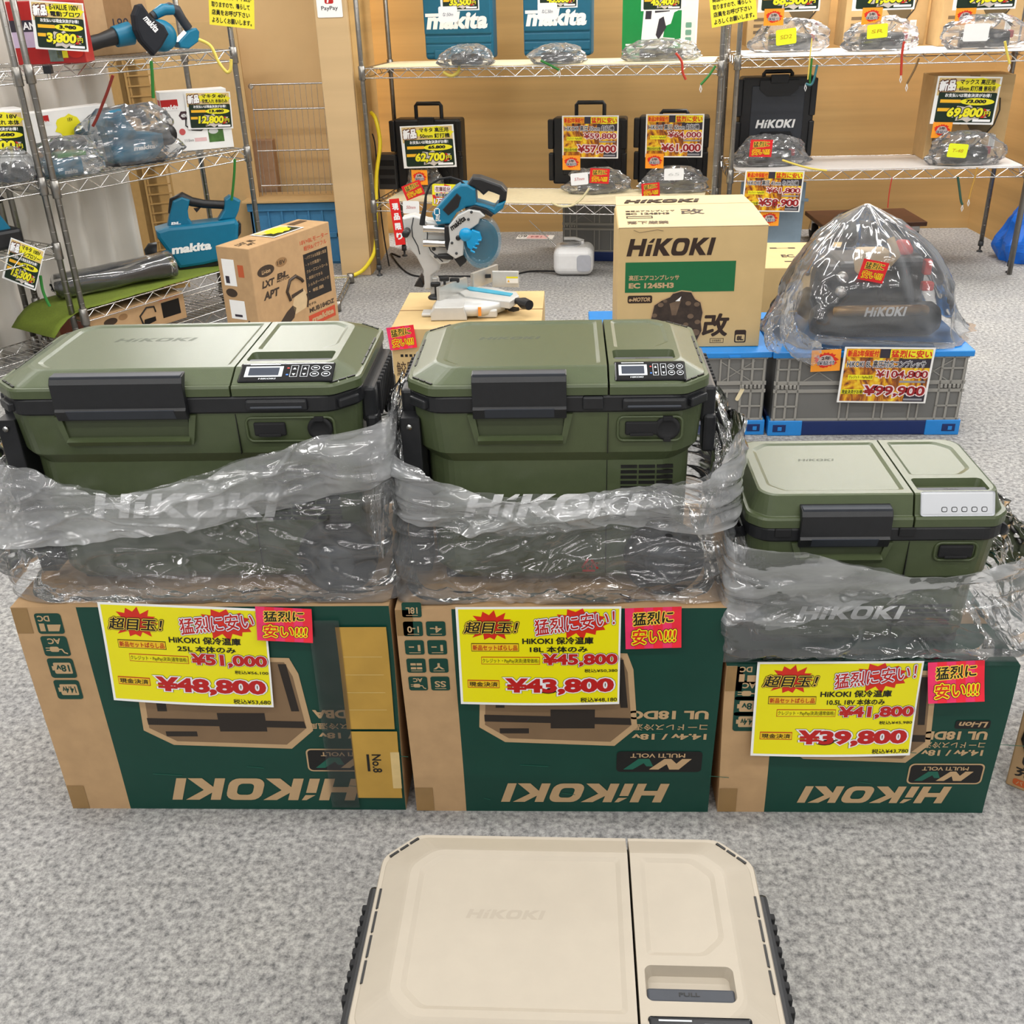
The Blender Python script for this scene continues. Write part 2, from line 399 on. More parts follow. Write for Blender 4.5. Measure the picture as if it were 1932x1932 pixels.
# ------------------------------------------------------------------ cartons of the front row
TAPE = mat('brown_tape', (150, 118, 74), 0.35, var=0.06, scale=30)
CLEAR_TAPE = film('clear_tape', body=0.02, fold=0.04, rough=0.08, sheen=1.0)
INK_D = mat('carton_ink', (34, 28, 24), 0.55, var=0.0)
KR_PRINT = mat('kraft_print', (190, 158, 118), 0.7, var=0.03)
PHOTO = mat('printed_cooler', (128, 102, 74), 0.6, var=0.08, scale=10); PHOTO_D = mat('printed_cooler_dark', (40, 32, 26), 0.6)
GR_L = mat('carton_green_light', (24, 96, 78), 0.5)
def flip_uv(M, W, H):   # print turned upside down on a W x H face
    return M @ Matrix(((-1, 0, 0, W), (0, -1, 0, H), (0, 0, 1, 0), (0, 0, 0, 1)))
def icon(b, u, v, s, kind, n):
    b.poly(rrect(u, v, u + s, v + s * .92, s * .12), GREEN, n)
    e = n + .0002
    if kind in ('18v', '14.4v'):
        b.poly(rrect(u + s * .12, v + s * .2, u + s * .8, v + s * .72, s * .06), KR_PRINT, e); b.rect(u + s * .8, v + s * .36, u + s * .88, v + s * .56, KR_PRINT, e)
        b.text(kind, u + s * .2, v + s * .3, u + s * .72, v + s * .62, GREEN, e + .0002, .03)
    elif kind == 'AC':
        b.text('AC', u + s * .25, v + s * .1, u + s * .75, v + s * .36, KR_PRINT, e, .03)
        b.poly(rrect(u + s * .4, v + s * .48, u + s * .75, v + s * .72, s * .08), KR_PRINT, e)
        b.rect(u + s * .75, v + s * .52, u + s * .9, v + s * .56, KR_PRINT, e); b.rect(u + s * .75, v + s * .63, u + s * .9, v + s * .67, KR_PRINT, e)
        b.tube([(u + s * .4, v + s * .6, e), (u + s * .28, v + s * .6, e), (u + s * .22, v + s * .75, e), (u + s * .1, v + s * .8, e)], s * .03, KR_PRINT, 4)
    elif kind == 'DC':
        b.text('DC', u + s * .45, v + s * .1, u + s * .9, v + s * .36, KR_PRINT, e, .03)
        b.poly([(u + s * .08, v + s * .5), (u + s * .6, v + s * .5), (u + s * .6, v + s * .8), (u + s * .2, v + s * .8)], KR_PRINT, e)
        b.rect(u + s * .7, v + s * .45, u + s * .9, v + s * .8, KR_PRINT, e)
    else:
        b.text(kind, u + s * .2, v + s * .3, u + s * .8, v + s * .7, KR_PRINT, e, .02)
        b.rect(u + s * .2, v + s * .78, u + s * .8, v + s * .82, KR_PRINT, e)
def multivolt(b, u, v, w, h, n, edge):
    if edge: b.poly(rrect(u - .003, v - .003, u + w + .003, v + h + .003, .010), KR_PRINT, n)
    b.poly(rrect(u, v, u + w, v + h, .008), BLK, n + .0002); e = n + .0004
    b.text('MULTI VOLT', u + w * .2, v + h * .10, u + w * .84, v + h * .30, KR_PRINT, e, .02)
    x = u + w * .12; y = v + h * .36; k = w * .8; g = h * .52
    m = [(0, 0), (.12, 0), (.3, .6), (.34, 0), (.44, 0), (.62, .62), (.58, 1), (.46, 1), (.40, .42), (.36, 1), (.24, 1)]
    b.poly([(x + p * k, y + (1 - q) * g) for p, q in [(0, 1), (.14, 1), (.22, .55), (.30, 1), (.40, 1), (.62, 0), (.48, 0), (.36, .5), (.32, 0), (.18, 0)]], KR_PRINT, e)
    b.poly([(x + p * k, y + (1 - q) * g) for p, q in [(.62, 1), (.78, 1), (1.0, 0), (.86, 0), (.70, .6), (.66, .3), (.56, .3)]], GR_L, e)
def cooler_art(b, cu, cv, w, h, n, style):
    """printed picture of the product, drawn upright (v up) around its centre"""
    P = lambda L: [(cu + x * w, cv + y * h) for x, y in L]
    o = [(-.5, .30), (-.36, .5), (.34, .46), (.5, .30), (.47, -.32), (.40, -.5), (-.42, -.46), (-.46, -.3)]
    b.poly(P([(x * 1.08, y * 1.1) for x, y in o]), KR_PRINT, n); b.poly(P(o), PHOTO, n + .0002)
    b.poly(P([(-.5, .30), (.5, .26), (.5, .18), (-.49, .22)]), PHOTO_D, n + .0004)
    b.poly(P([(-.25, .34), (.05, .34), (.05, .12), (-.25, .12)]), PHOTO_D, n + .0005)
    b.poly(P([(.2, .40), (.40, .40), (.40, .34), (.2, .34)]), PHOTO_D, n + .0005)
    b.poly(P([(-.47, .1), (-.42, .1), (-.38, -.44), (-.43, -.44)]), PHOTO_D, n + .0005)
    b.poly(P([(.36, .1), (.42, .1), (.40, -.5), (.34, -.5)]), PHOTO_D, n + .0005)
def carton(label, x0, x1, y0, d, h, kraft_w, icons, model, art, top_green=False, rows=None, patch=False, edge=True, bulge=.008):
    W = x1 - x0; t = thing('carton', label, 'cardboard box', ((x0 + x1) / 2, y0 + d / 2, 0))
    b = MB(); nx, nz = 12, 10
    b.M = Matrix.Translation((-W / 2, -d / 2, 0))
    vs = []; fs = []
    def fr(u, v):      # slight bulge of the loaded sides
        return (u * W + bulge * (2 * u - 1) * sin(pi * min(1, v * .75)) * v, 0.0, v * h)
    for m, a, c in ((KRAFT, 0, kraft_w / W), (GREEN, kraft_w / W, 1)):
        vs = [fr(a + (c - a) * i / nx, j / nz) for j in range(nz + 1) for i in range(nx + 1)]
        fs = [(j * (nx + 1) + i, j * (nx + 1) + i + 1, (j + 1) * (nx + 1) + i + 1, (j + 1) * (nx + 1) + i) for j in range(nz) for i in range(nx)]
        b.add(vs, fs, m, True)
    for s in (0, 1):
        vs = [(fr(s, j / nz)[0], i * d, j / nz * h) for j in range(nz + 1) for i in (0, 1)]
        fs = [(j * 2, j * 2 + 1, j * 2 + 3, j * 2 + 2) for j in range(nz)]
        b.add(vs, [f[::-1] for f in fs] if s == 0 else fs, KRAFT if s == 0 else (GREEN if top_green else KRAFT))
    xa, xb = fr(0, 1)[0], fr(1, 1)[0]
    b.add([(fr(0, 0)[0], 0, 0), (fr(1, 0)[0], 0, 0), (fr(1, 0)[0], d, 0), (fr(0, 0)[0], d, 0)], [(3, 2, 1, 0)], KRAFT)
    b.add([(xa, d, h), (xb, d, h), (W, d, 0), (0, d, 0)], [(0, 1, 2, 3)], KRAFT)
    tm = GREEN if top_green else KRAFT
    b.add([(xa, 0, h), (xb, 0, h), (xb, d / 2 - .003, h + .001), (xa, d / 2 - .003, h + .001), (xa, d / 2 + .003, h + .001), (xb, d / 2 + .003, h + .001), (xb, d, h), (xa, d, h), (xa, d / 2, h - .004), (xb, d / 2, h - .004)],
          [(0, 1, 2, 3), (4, 5, 6, 7), (3, 2, 9, 8), (8, 9, 5, 4)], tm)
    # clear tape across the top seam, brown tape at the bottom corner
    b.add([(xa, d * .42, h + .002), (xb, d * .42, h + .002), (xb, d * .58, h + .002), (xa, d * .58, h + .002)], [(0, 1, 2, 3)], TAPE)
    b.warp = lambda p: Vector((fr(p.x / W, p.y / h)[0], fr(p.x / W, max(0, min(1, p.y / h)))[1] - .0008 - p.z, p.y))
    b.rect(0.001, 0.001, .035, .06, TAPE, .0002, .012); b.rect(.001, h - .055, .03, h - .001, TAPE, .0002, .012)
    # prints (upside down on the front)
    w0 = b.warp; b.warp = lambda p: w0(Vector((W - p.x, h - p.y, p.z)))
    g = W - kraft_w; e = .0002
    up = lambda v, ht: h - v - ht
    if rows is None:
        s = .048
        for k, ic in enumerate(icons): icon(b, W - kraft_w * .74, up(h * (.565 + .103 * k), s), s, ic, e)
    else:
        s = .034
        for r_, row in enumerate(rows):
            for c_, ic in enumerate(row):
                if ic: icon(b, W - kraft_w * .88 + c_ * (s + .006), up(h * .62 + r_ * (s + .006), s), s, ic, e)
    lw = g * .69; lh = lw * .145; off = -.004 if patch else .004
    logo(b, g * .5 - lw * .5 + off, up(.025, lh), g * .5 + lw * .5 + off, up(.025, 0), KR_PRINT, e, .3)
    mu = .020; mh = .050 if W > .55 else .044; mw = .160 if W > .55 else .133
    multivolt(b, mu, up(.102 if W > .55 else .076, mh), mw, mh, e, edge)
    tw = .16 if W > .55 else .13; tu = .016 if W > .55 else .028
    def line(s_, v, ht, x, bold): b.text(s_, tu, up(v, ht), tu + x, up(v, 0), KR_PRINT, e, bold)
    V4 = (.180, .202, .228, .258) if W > .55 else (.142, .160, .180, .206)
    line('14.4v / 18v', V4[0], .014, tw * .86, .035); line('コードレス冷温庫', V4[1], .015, tw * .98, .015); line(model, V4[2], .020, tw * .9, .045)
    if edge:
        b.poly(rrect(tu, up(V4[3], .019), tu + .062, up(V4[3], 0), .004), BLK, e); b.text('Li-ion', tu + .006, up(V4[3] + .003, .013), tu + .056, up(V4[3] + .003, 0), KR_PRINT, e + .0002, .03, .25)
    cooler_art(b, art[0], h - art[1], art[2], art[3], e, 0)
    b.warp = w0
    # worn scratches
    r = random.Random(int(W * 1000))
    for k in range(5):
        u = kraft_w + g * r.random(); v = .03 + .5 * h * r.random(); L = .01 + .05 * r.random()
        b.add([(u, v, .0003), (u + L, v - .004, .0003), (u + L, v - .0025, .0003), (u, v + .0012, .0003)], [(0, 1, 2, 3)], GR_L)
    body = b.build('board_body', t)
    if patch:
        p = MB(); p.M = Matrix.Translation((-W / 2, -d / 2, 0)); p.warp = lambda q: Vector((fr(q.x / W, q.y / h)[0], fr(q.x / W, q.y / h)[1] - .004 - q.z, q.y))
        PT = mat('tape_patch', (186, 146, 62), 0.5, var=0.1, scale=14)
        p.rect(W - .098, .205, W - .008, .435, PT, 0, .02); p.rect(W - .092, .035, W - .004, .200, PT, .0006, .02)
        for k in range(4): p.rect(W - .09, .25 + .04 * k, W - .02, .2515 + .04 * k, mat('tape_scuff', (206, 178, 110), .6), .0004)
        p.rect(W - .020, .06, W - .003, .15, mat('tape_patch_worn', (214, 186, 128), .7), .0009)
        p.text('No.8', -.022, -.009, .022, .009, BLK, 0) if False else None
        base = p.warp; cu, cv = W - .048, .125
        p.warp = lambda q: base(Vector((cu + q.y, cv - q.x, q.z)))
        p.text('No.8', -.02, -.008, .025, .010, BLK, .0012, .02); p.rect(-.02, -.018, .022, -.013, BLK, .0012)
        tag(p.build('tape_patch', t), 'mustard cardboard and tape patch over the right end')
        c = MB(); c.M = p.M; c.warp = base
        c.rect(W - .145, .01, W - .09, .45, CLEAR_TAPE, .001, .03); c.build('clear_tape', t)
    return t
BOX_H = 0.474
carton('large green and brown printed carton with mustard tape patch, under the widest olive cooler', -.978, -.306, 1.520, .40, .477, .118, ['14.4v', '18v', 'AC', 'DC'], 'UL 18DBA', (.325, .265, .30, .20), patch=True)
carton('middle green printed carton with two columns of small icons, under the middle olive cooler', -.284, .286, 1.518, .40, .471, .098, [], 'UL 18DC', (.29, .275, .27, .20), rows=[['SS', 'AC'], ['Y', '=='], ['1-', '1-'], ['4-', '1-0'], ['', '18L']], edge=False)
carton('smaller green printed carton with green top, under the smallest olive cooler', .3045, .811, 1.519, .31, .347, .090, ['14.4v', '18v', 'AC', 'DC'], 'UL 18DD', (.262, .235, .25, .20), top_green=True, bulge=.007)

# carton cut by the right edge of the photo
t = thing('carton', 'plain brown carton with black printed handle picture, cut by the right photo edge', 'cardboard box', (0.885, 1.60, 0), radians(-38))
b = MB(); b.box(0, 0, 0, .34, .26, .225, KRAFT, .003)
b.M = face((0, -.0006, 0), (1, 0, 0))
b.tube([(.035, .165, 0), (.018, .16, 0), (.014, .12, 0), (.028, .09, 0), (.05, .075, 0)], .006, INK_D, 5); b.poly(rrect(.02, .06, .10, .085, .008), INK_D, 0)
b.text('充電式', .012, .030, .11, .056, INK_D, .0002, .03); b.poly(rrect(.012, .008, .12, .024, .006), mat('orange_band', (196, 92, 40), .5), 0)
b.text('バッテリ', .018, .011, .07, .021, KR_PRINT, .0003, .02)
b.build('board_body', t)

# ------------------------------------------------------------------ coolers
SCREEN = mat('lcd_screen', (66, 72, 84), 0.15, var=0.0); PANEL = mat('control_panel_black', (16, 18, 22), 0.18, var=0.0)
LCDW = ink((205, 210, 214)); SILVER = mat('silver_panel', (214, 216, 220), 0.2, metal=.3, var=0.0)
EMB = mat('olive_emblem', (58, 66, 46), 0.5, var=0); EMB_B = mat('sand_emblem', (160, 150, 134), 0.5, var=0)
def oct8(x0, x1, y0, y1, cl, cr, z):
    return [(x0 + cl, y0, z), (x1 - cr, y0, z), (x1, y0 + cr, z), (x1, y1 - cr, z), (x1 - cr, y1, z), (x0 + cl, y1, z), (x0, y1 - cl, z), (x0, y0 + cl, z)]
def rnd(poly, r=.012, n=3):
    """round the corners of a closed polygon lying at one height"""
    out = []; k = len(poly)
    for i in range(k):
        p = Vector(poly[i]); a = Vector(poly[i - 1]) - p; c = Vector(poly[(i + 1) % k]) - p
        q = min(r, a.length * .45, c.length * .45); A = p + a.normalized() * q; B = p + c.normalized() * q
        for j in range(n + 1):
            t_ = j / n; out.append(tuple(A * (1 - t_) ** 2 + p * 2 * t_ * (1 - t_) + B * t_ * t_))
    return out
def cooler(name_label, W, D, H, seam, body_m, loc, logo_m, emb_m, size='mid', rz=0.0, wheel=True, handles=True, panel='lcd', latch_x=(-.13, .02), white_logo=True, emb_pos=None):
    t = thing('cool_box', name_label, 'cool box', loc, rz)
    x0, x1, y0, y1 = -W / 2, W / 2, -D / 2, D / 2; c = .042 if size != 'small' else .026
    zb0, zb1 = H - .067, H - .038; zr = H - .019
    if size == 'small': zb0, zb1, zr = H - .082, H - .056, H - .036
    zk = zb0 - .075
    def lv(i, z, cc=c): return rnd(oct8(x0 + i, x1 - i, y0 + i, y1 - i, cc, cc, z), .018)
    b = MB(); b.loft([lv(.030, .018), lv(.022, .03), lv(.020, zk - .02), lv(.008, zk), lv(.003, zb0 - .004), lv(.003, zb0)], body_m, smooth=False)
    # panel seam and corner posts on the front
    b.box(seam - .0006, y0 + .0022, zk, seam + .0006, y0 + .02, zb0 - .003, BLK); b.box(seam - .0006, y0 + .0195, .03, seam + .0006, y0 + .03, zk - .02, BLK)
    body = b.build('body', t)
    b = MB(); b.loft([lv(.0, zb0), lv(-.002, zb0 + .003), lv(-.002, zb1 - .003), lv(.0, zb1)], BLACKP)
    if size != 'small':
        for sx in (-1, 1):      # hand holds at the front corners
            p = Vector((sx * (W / 2 - c * .45), y0 + c * .45, (zb0 + zb1) / 2)); a = atan2(sx * 1.0, 1.0)
            M0 = b.M; b.M = Matrix.Translation(p) @ Matrix.Rotation(sx * pi / 4, 4, 'Z'); b.box(-.020, -.008, -.009, .020, .006, .007, BLACKP, .003); b.M = M0
        b.box(seam + .022, y0 - .009, zb0 + .005, seam + .125, y0 + .004, zb1 - .004, BLACKP, .004)
        b.box(seam + .030, y0 - .0115, zb0 + .010, seam + .117, y0, zb0 + .0145, SLATE, .002)
        if W < .55: b.box(seam - .042, y0 - .008, zb0 + .006, seam - .008, y0 + .004, zb1, BLACKP, .003)
    else:
        for u in (latch_x[0] - .040, latch_x[1] + .016): b.box(u, y0 - .006, zb0 + .010, u + .028, y0 + .004, zb1 + .001, BLACKR, .002)
    b.build('trim_band', t)
    # lid (left) and control cover (right)
    gap = .0016
    def lid(name, xa, xb, cl, cr, hole, holes_fn=None):
        b = MB(); q = lambda i, z, k=1.0: rnd(oct8(xa + (i if cl else gap), xb - (i if cr else gap), y0 + i, y1 - i, max(cl, .0005) * k, max(cr, .0005) * k, z), .012 if (cl or cr) else .001)
        sl = .042 if size != 'small' else .020
        P = [q(.001, zb1), q(-.004, zb1 + .002), q(-.004, zr - .004), q(-.002, zr), q(.003, zr), q(.004, zr + .001)]
        top = q(sl, H - .001, .70); P += [q(sl - .004, H - .0025, .70)]
        b.loft(P, body_m, cap1=False)
        n = len(top); k = MB()
        b.add(list(P[-1]) + list(top), [(j, (j + 1) % n, n + (j + 1) % n, n + j) for j in range(n)], body_m)
        hs = []
        for (ha, hb, hc, hd, ch, depth, m2, slope) in hole:
            o = [(x, y) for x, y, z in rnd(oct8(ha, hb, hc, hd, ch[0], ch[1], 0), .008)]
            i_ = [(x, y) for x, y, z in rnd(oct8(ha + slope, hb - slope, hc + slope, hd - slope, max(.001, ch[0] * .97), max(.001, ch[1] * .97), 0), .007)]
            hs.append(o[::-1]); nn = len(o)
            b.add([(x, y, H - .001) for x, y in o] + [(x, y, H - .001 - depth) for x, y in i_], [(j, (j + 1) % nn, nn + (j + 1) % nn, nn + j) for j in range(nn)], m2, False)
            b.plate(i_, [], H - .001 - depth, m2)
        b.plate([(p[0], p[1]) for p in top], hs, H - .001, body_m)
        return b
    s2 = .042 if size != 'small' else .022
    bl = lid('lid', x0, seam, c, 0, [(x0 + s2 + .012, seam - .012, y0 + s2 + .010, y1 - s2 - .008, (.024, .003), .0025, body_m, .006)])
    # slots and teeth along the lid edge
    def slots(bb, sx):
        X = sx * (W / 2)
        for sy in (-1, 1):
            for f0, f1 in ((.10, .34), (.40, .62), (.68, .92)):
                p0 = Vector((X, sy * (D / 2 - c), 0)); p1 = Vector((X - sx * c, sy * D / 2, 0)); d_ = (p1 - p0).normalized(); nn = Vector((-sx, -sy, 0)).normalized()
                A = p0 + (p1 - p0) * f0 + nn * .0022; B = p0 + (p1 - p0) * f1 + nn * .0022; C = B + nn * .0032; E = A + nn * .0032
                Q = [(v.x, v.y) for v in (A, B, C, E)]; bb.prism(Q, zr - .004, zr + .0022, BLK, axis='z')
        for k in range(4): bb.box(min(X - sx * .0052, X - sx * .0022), -.072 + k * .037, zr - .004, max(X - sx * .0052, X - sx * .0022), -.040 + k * .037, zr + .0022, BLK)
    if size != 'small': slots(bl, -1)
    if emb_pos is None: emb_pos = ((x0 + seam) / 2, .01, .115, .016)
    ex, ey, ew, eh = emb_pos
    bl.M = face((0, 0, H - .0034), (1, 0, 0), v=(0, 1, 0)); logo(bl, ex - ew / 2, ey - eh / 2, ex + ew / 2, ey + eh / 2, emb_m, 0); bl.M = Matrix()
    bl.build('lid', t)
    xr0, xr1 = seam + .010, x1 - s2 - .012
    pyd = y0 + s2 + (.028 if size != 'small' else .006)
    br = lid('control_cover', seam, x1, 0, c, [(xr0 + .004, xr1, pyd + .062, y1 - s2 - .008, (.003, .024), .0025, body_m, .006),
                                               (xr0, xr1 + .004, pyd, pyd + .048, (.005, .005), .014, body_m, .004)])
    if size != 'small': slots(br, 1)
    cc = br.build('control_cover', t)
    p = MB(); p.box(xr0 + .001, pyd + .001, H - .0155, xr1 + .003, pyd + .020, H - .004, SLATE, .003)
    p.M = face((0, 0, H - .0036), (1, 0, 0), v=(0, 1, 0)); p.text('PULL', (xr0 + xr1) / 2 - .012, pyd + .009, (xr0 + xr1) / 2 + .012, pyd + .014, BLK, 0, .02)
    tag(p.build('pull_tab', cc), 'dark grey pull tab')
    # control panel on the sloping front
    p = MB(); sl = s2; a = atan2(H - .0025 - zr - .001, sl - .008)
    L = hypot(H - .0025 - zr - .001, sl - .008)
    p.M = Matrix.Translation((seam + .012, y0 + .006, zr + .0016)) @ Matrix.Rotation(a, 4, 'X')
    pw = x1 - seam - .060
    if panel == 'lcd':
        p.M = Matrix.Translation((seam + .010, y0 + .008, zr + .004)) @ Matrix.Rotation(a * .9, 4, 'X'); L2 = L * 1.18
        p.box(0, -.002, -.003, pw + .012, L2, .001, PANEL, .003)
        f_ = p.M; n = .0012; pw += .012
        p.rect(pw * .06, L2 * .22, pw * .46, L2 * .80, LCDW, n); p.rect(pw * .10, L2 * .30, pw * .42, L2 * .72, SCREEN, n + .0003)
        p.text('HiKOKI', pw * .22, L2 * .08, pw * .40, L2 * .16, LCDW, n, .03, .2)
        p.rect(pw * .1, L2 * .88, pw * .42, L2 * .92, LCDW, n)
        for k, cx_ in enumerate((.58, .69)):
            p.frame(pw * (cx_ - .04), L2 * .2, pw * (cx_ + .04), L2 * .84, .0008, LCDW, n)
            for yy, s_ in ((.66, 1), (.34, -1)): p.poly([(pw * (cx_ - .02), L2 * (yy - .05 * s_)), (pw * cx_, L2 * (yy + .07 * s_)), (pw * (cx_ + .02), L2 * (yy - .05 * s_))][::s_], LCDW, n)
        for cx_ in (.80, .92):
            for cy_ in (.34, .68): p.poly(ellipse(pw * cx_, L2 * cy_, pw * .048, L2 * .14), LCDW, n); p.poly(ellipse(pw * cx_, L2 * cy_, pw * .040, L2 * .11), PANEL, n + .0003); p.rect(pw * (cx_ - .02), L2 * (cy_ - .03), pw * (cx_ + .02), L2 * (cy_ + .03), LCDW, n + .0005)
        p.rect(pw * .5, L2 * .66, pw * .525, L2 * .72, HOTRED, n); p.rect(pw * .5, L2 * .3, pw * .525, L2 * .36, ink((60, 130, 240)), n)
        tag(p.build('control_panel', cc), 'black panel with screen and round buttons')
    else:
        p.M = Matrix.Translation((seam + .010, y0 + .0015, zr + .001)) @ Matrix.Rotation(a, 4, 'X')
        L2 = L * 1.15; pw += .022; p.box(0, -.001, -.002, pw, L2, .0012, SILVER, .004); n = .0014
        for k in range(5):
            p.poly(rrect(pw * (.28 + .135 * k), L2 * .14, pw * (.36 + .135 * k), L2 * .36, .003), BLK, n); p.poly(rrect(pw * (.29 + .135 * k), L2 * .17, pw * (.35 + .135 * k), L2 * .33, .002), SILVER, n + .0003)
        tag(p.build('control_panel', cc), 'silver strip with five small buttons')
    # latch
    la, lb = latch_x
    p = MB(); zt = zr + (.022 if size != 'small' else .020)
    prof = [(y0 + .012, zt), (y0 - .008, zt - .002), (y0 - .014, zt - .012), (y0 - .014, zb0 + .016), (y0 - .018, zb0 + .012), (y0 - .010, zb0 - .006), (y0 - .002, zb0 - .006), (y0 + .0, zt - .02)]
    p.prism([(y, z) for y, z in prof], la, lb, BLACKP, axis='x', bev=.0015)
    p.prism([(y0 - .019, zb0 + .013), (y0 - .011, zb0 - .004), (y0 - .011, zb0 + .014)], la + .02, lb - .02, SLATE, axis='x')
    p.box(la + .002, y0 - .0095, zt - .005, lb - .002, y0 + .006, zt + .0005, SLATE, .001)
    p.build('latch', t)
    # finger recess below the latch, body-coloured; olive back plate painted darker as recess shade
    zt2 = zb0 - .044 if size != 'small' else zb0 - .030
    p = MB(); p.prism([(la - .010, zb0 - .002), (la + .002, zt2 - .010), (lb - .002, zt2 - .010), (lb + .010, zb0 - .002), (lb - .002, zb0 - .002), (lb - .008, zt2 + .004), (la + .008, zt2 + .004), (la + .002, zb0 - .002)], y0 - .003, y0 + .012, body_m, bev=.0)
    p.prism([(y0 - .003, zt2 + .003), (y0 - .011, zt2 - .001), (y0 - .003, zt2 - .011)], la + .006, lb - .006, body_m, axis='x')
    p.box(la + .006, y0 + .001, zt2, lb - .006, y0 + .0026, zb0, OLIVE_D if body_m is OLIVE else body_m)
    p.build('latch_recess', t)
    # sockets
    px0, px1 = seam + .016, x1 - .042
    p = MB(); pz0, pz1 = zb0 - .052, zb0 - .010
    if size == 'small': px0, px1, pz0, pz1 = x1 - .115, x1 - .045, zb0 - .040, zb0 - .006
    R_ = rrect(px0, pz0, px1, pz1, .010, 4)
    p.tube([(x, y0 + .0025, z) for x, z in R_], .0025, body_m, 6, closed=True)
    fr_ = p.build('socket_frame', t)
    if size != 'small':
        p = MB(); p.box(px0 + .012, y0 - .001, pz0 + .010, px0 + .066, y0 + .006, pz1 - .008, BLACKR, .003); p.box(px0 + .020, y0 - .004, pz0 + .010, px0 + .058, y0, pz0 + .015, BLACKR, .001); p.build('socket_cover', t)
        p = MB(); p.lathe([(.021, .006), (.021, -.001), (.016, -.003), (.014, -.001), (.001, -.001)][::-1], BLACKR, 20, 'y', (px1 - .024, y0 + .001, (pz0 + pz1) / 2 + .001)); p.box(px1 - .032, y0 - .003, pz1 - .006, px1 - .016, y0 + .004, pz1 + .002, BLACKR, .001); p.box(px1 - .030, y0 - .003, pz0 - .001, px1 - .018, y0 + .004, pz0 + .006, BLACKR, .001); p.build('round_socket_cover', t)
    else:
        p = MB(); p.box(px0 + .006, y0 - .001, pz0 + .005, px1 - .006, y0 + .006, pz1 - .004, BLACKR, .004); p.box(px0 + .016, y0 - .004, pz0 + .006, px1 - .016, y0, pz0 + .011, BLACKR, .001); p.build('socket_cover', t)
    # vent grille
    yv = y0 + .0195; p = MB(); vx0, vx1 = seam + .022, x1 - .050
    zv = zk - .035
    if size != 'small':
        for r_ in range(11):
            for c_ in range(3):
                w_ = (vx1 - vx0) / 3; p.box(vx0 + c_ * w_ + .0015, yv - .0006, zv - r_ * .010, vx0 + (c_ + 1) * w_ - .0015, yv + .004, zv - r_ * .010 + .0055, BLK)
        p.build('vent_grille', t)
    else:
        for r_ in range(5): p.box(vx0 - .03, yv - .0006, .05 + r_ * .010, vx1 - .01, yv + .004, .055 + r_ * .010, BLK)
        p.build('vent_grille', t)
    if white_logo:
        p = MB(); p.M = face((0, y0 + .0185, 0), (1, 0, 0)); zl = (zk - .105) if size != 'small' else .078
        lw_ = .30 if size == 'mid' else (.36 if size == 'wide' else .18); lx = -.03 if size != 'small' else -.055
        if size == 'mid': logo(p, -.165, zl - .022, .145, zl + .022, WHT, 0)
        elif size == 'wide': logo(p, -.19, zl - .024, .15, zl + .024, WHT, 0)
        else: logo(p, -.115, zl - .013, .075, zl + .015, WHT, 0)
        tag(p.build('brand_lettering', t), 'white raised lettering')
    # handles
    if handles:
        for sx in (-1, 1):
            p = MB(); X = sx * W / 2
            def bx(a, b_, *r): p.box(min(X + sx * a, X + sx * b_), r[0], r[1], max(X + sx * a, X + sx * b_), r[2], r[3], r[4], r[5])
            bx(-.006, .020, -.105, zb0 - .045, .105, zb1 - .010, BLACKP, .006)
            for k in range(9): bx(.012, .0245, -.072 + k * .017, zb0 - .043, -.062 + k * .017, zb1 - .012, BLACKR, .002)
            bx(.0, .022, -.110, zb0 - .10, -.072, zb0 - .03, BLACKP, .006); bx(.0, .022, .072, zb0 - .10, .110, zb0 - .03, BLACKP, .006)
            p.build('carry_handle', t)
        if size in ('mid', 'wide') and wheel:      # folding pull bar at the left side
            p = MB(); p.prism([(y0 + .03, zb0 - .02), (y0 + .10, zb0 - .02), (y0 + .10, .02), (y0 + .045, .02), (y0 + .03, zb0 - .12)], x0 - .020, x0 + .014, BLACKP, axis='x', bev=.003)
            p.prism([(-y0 - .10, zb0 - .02), (-y0 - .03, zb0 - .02), (-y0 - .03, zb0 - .12), (-y0 - .045, .02), (-y0 - .10, .02)], x0 - .020, x0 + .014, BLACKP, axis='x', bev=.003)
            p.lathe([(.005, -.002), (.005, .002)], CHROME, 10, 'y', (x0 - .004, y0 + .028, zb0 - .035)); p.build('pull_bar', t)
    else:
        p = MB(); p.tube([(x0 - .004, -.10, zb0 + .005), (x0 - .018, -.09, zb0 - .004), (x0 - .020, .09, zb0 - .004), (x0 - .004, .10, zb0 + .005)], .010, BLACKP, 8); p.build('carry_handle', t)
        p = MB(); p.tube([(-x0 + .003, -.10, zb0 + .005), (-x0 + .012, -.09, zb0 - .004), (-x0 + .012, .09, zb0 - .004), (-x0 + .003, .10, zb0 + .005)], .010, BLACKP, 8); p.build('carry_handle', t)
    if wheel:
        for sy in (-1, 1):
            p = MB(); p.lathe([(.008, -.020), (.045, -.020), (.066, -.014), (.070, -.006), (.070, .012), (.064, .018), (.01, .018)], BLACKR, 28, 'y', (W / 2 - .062, sy * (D / 2 - .002), .070)); w_ = p.build('wheel', t)
            p = MB(); p.lathe([(.006, -.024), (.032, -.023), (.036, -.018), (.01, -.018)] if sy < 0 else [(.006, .020), (.032, .020), (.036, .016), (.01, .015)], SLATE, 20, 'y', (W / 2 - .062, sy * (D / 2 - .002), .070)); p.build('wheel_hub', w_)
    for sx in (-1, 1):
        p = MB(); p.box(sx * W * .36 - .03, -D * .34, 0, sx * W * .36 + .03, D * .34, .022, BLACKR, .005); p.build('foot_rail', t)
    return t
ZC = .4795
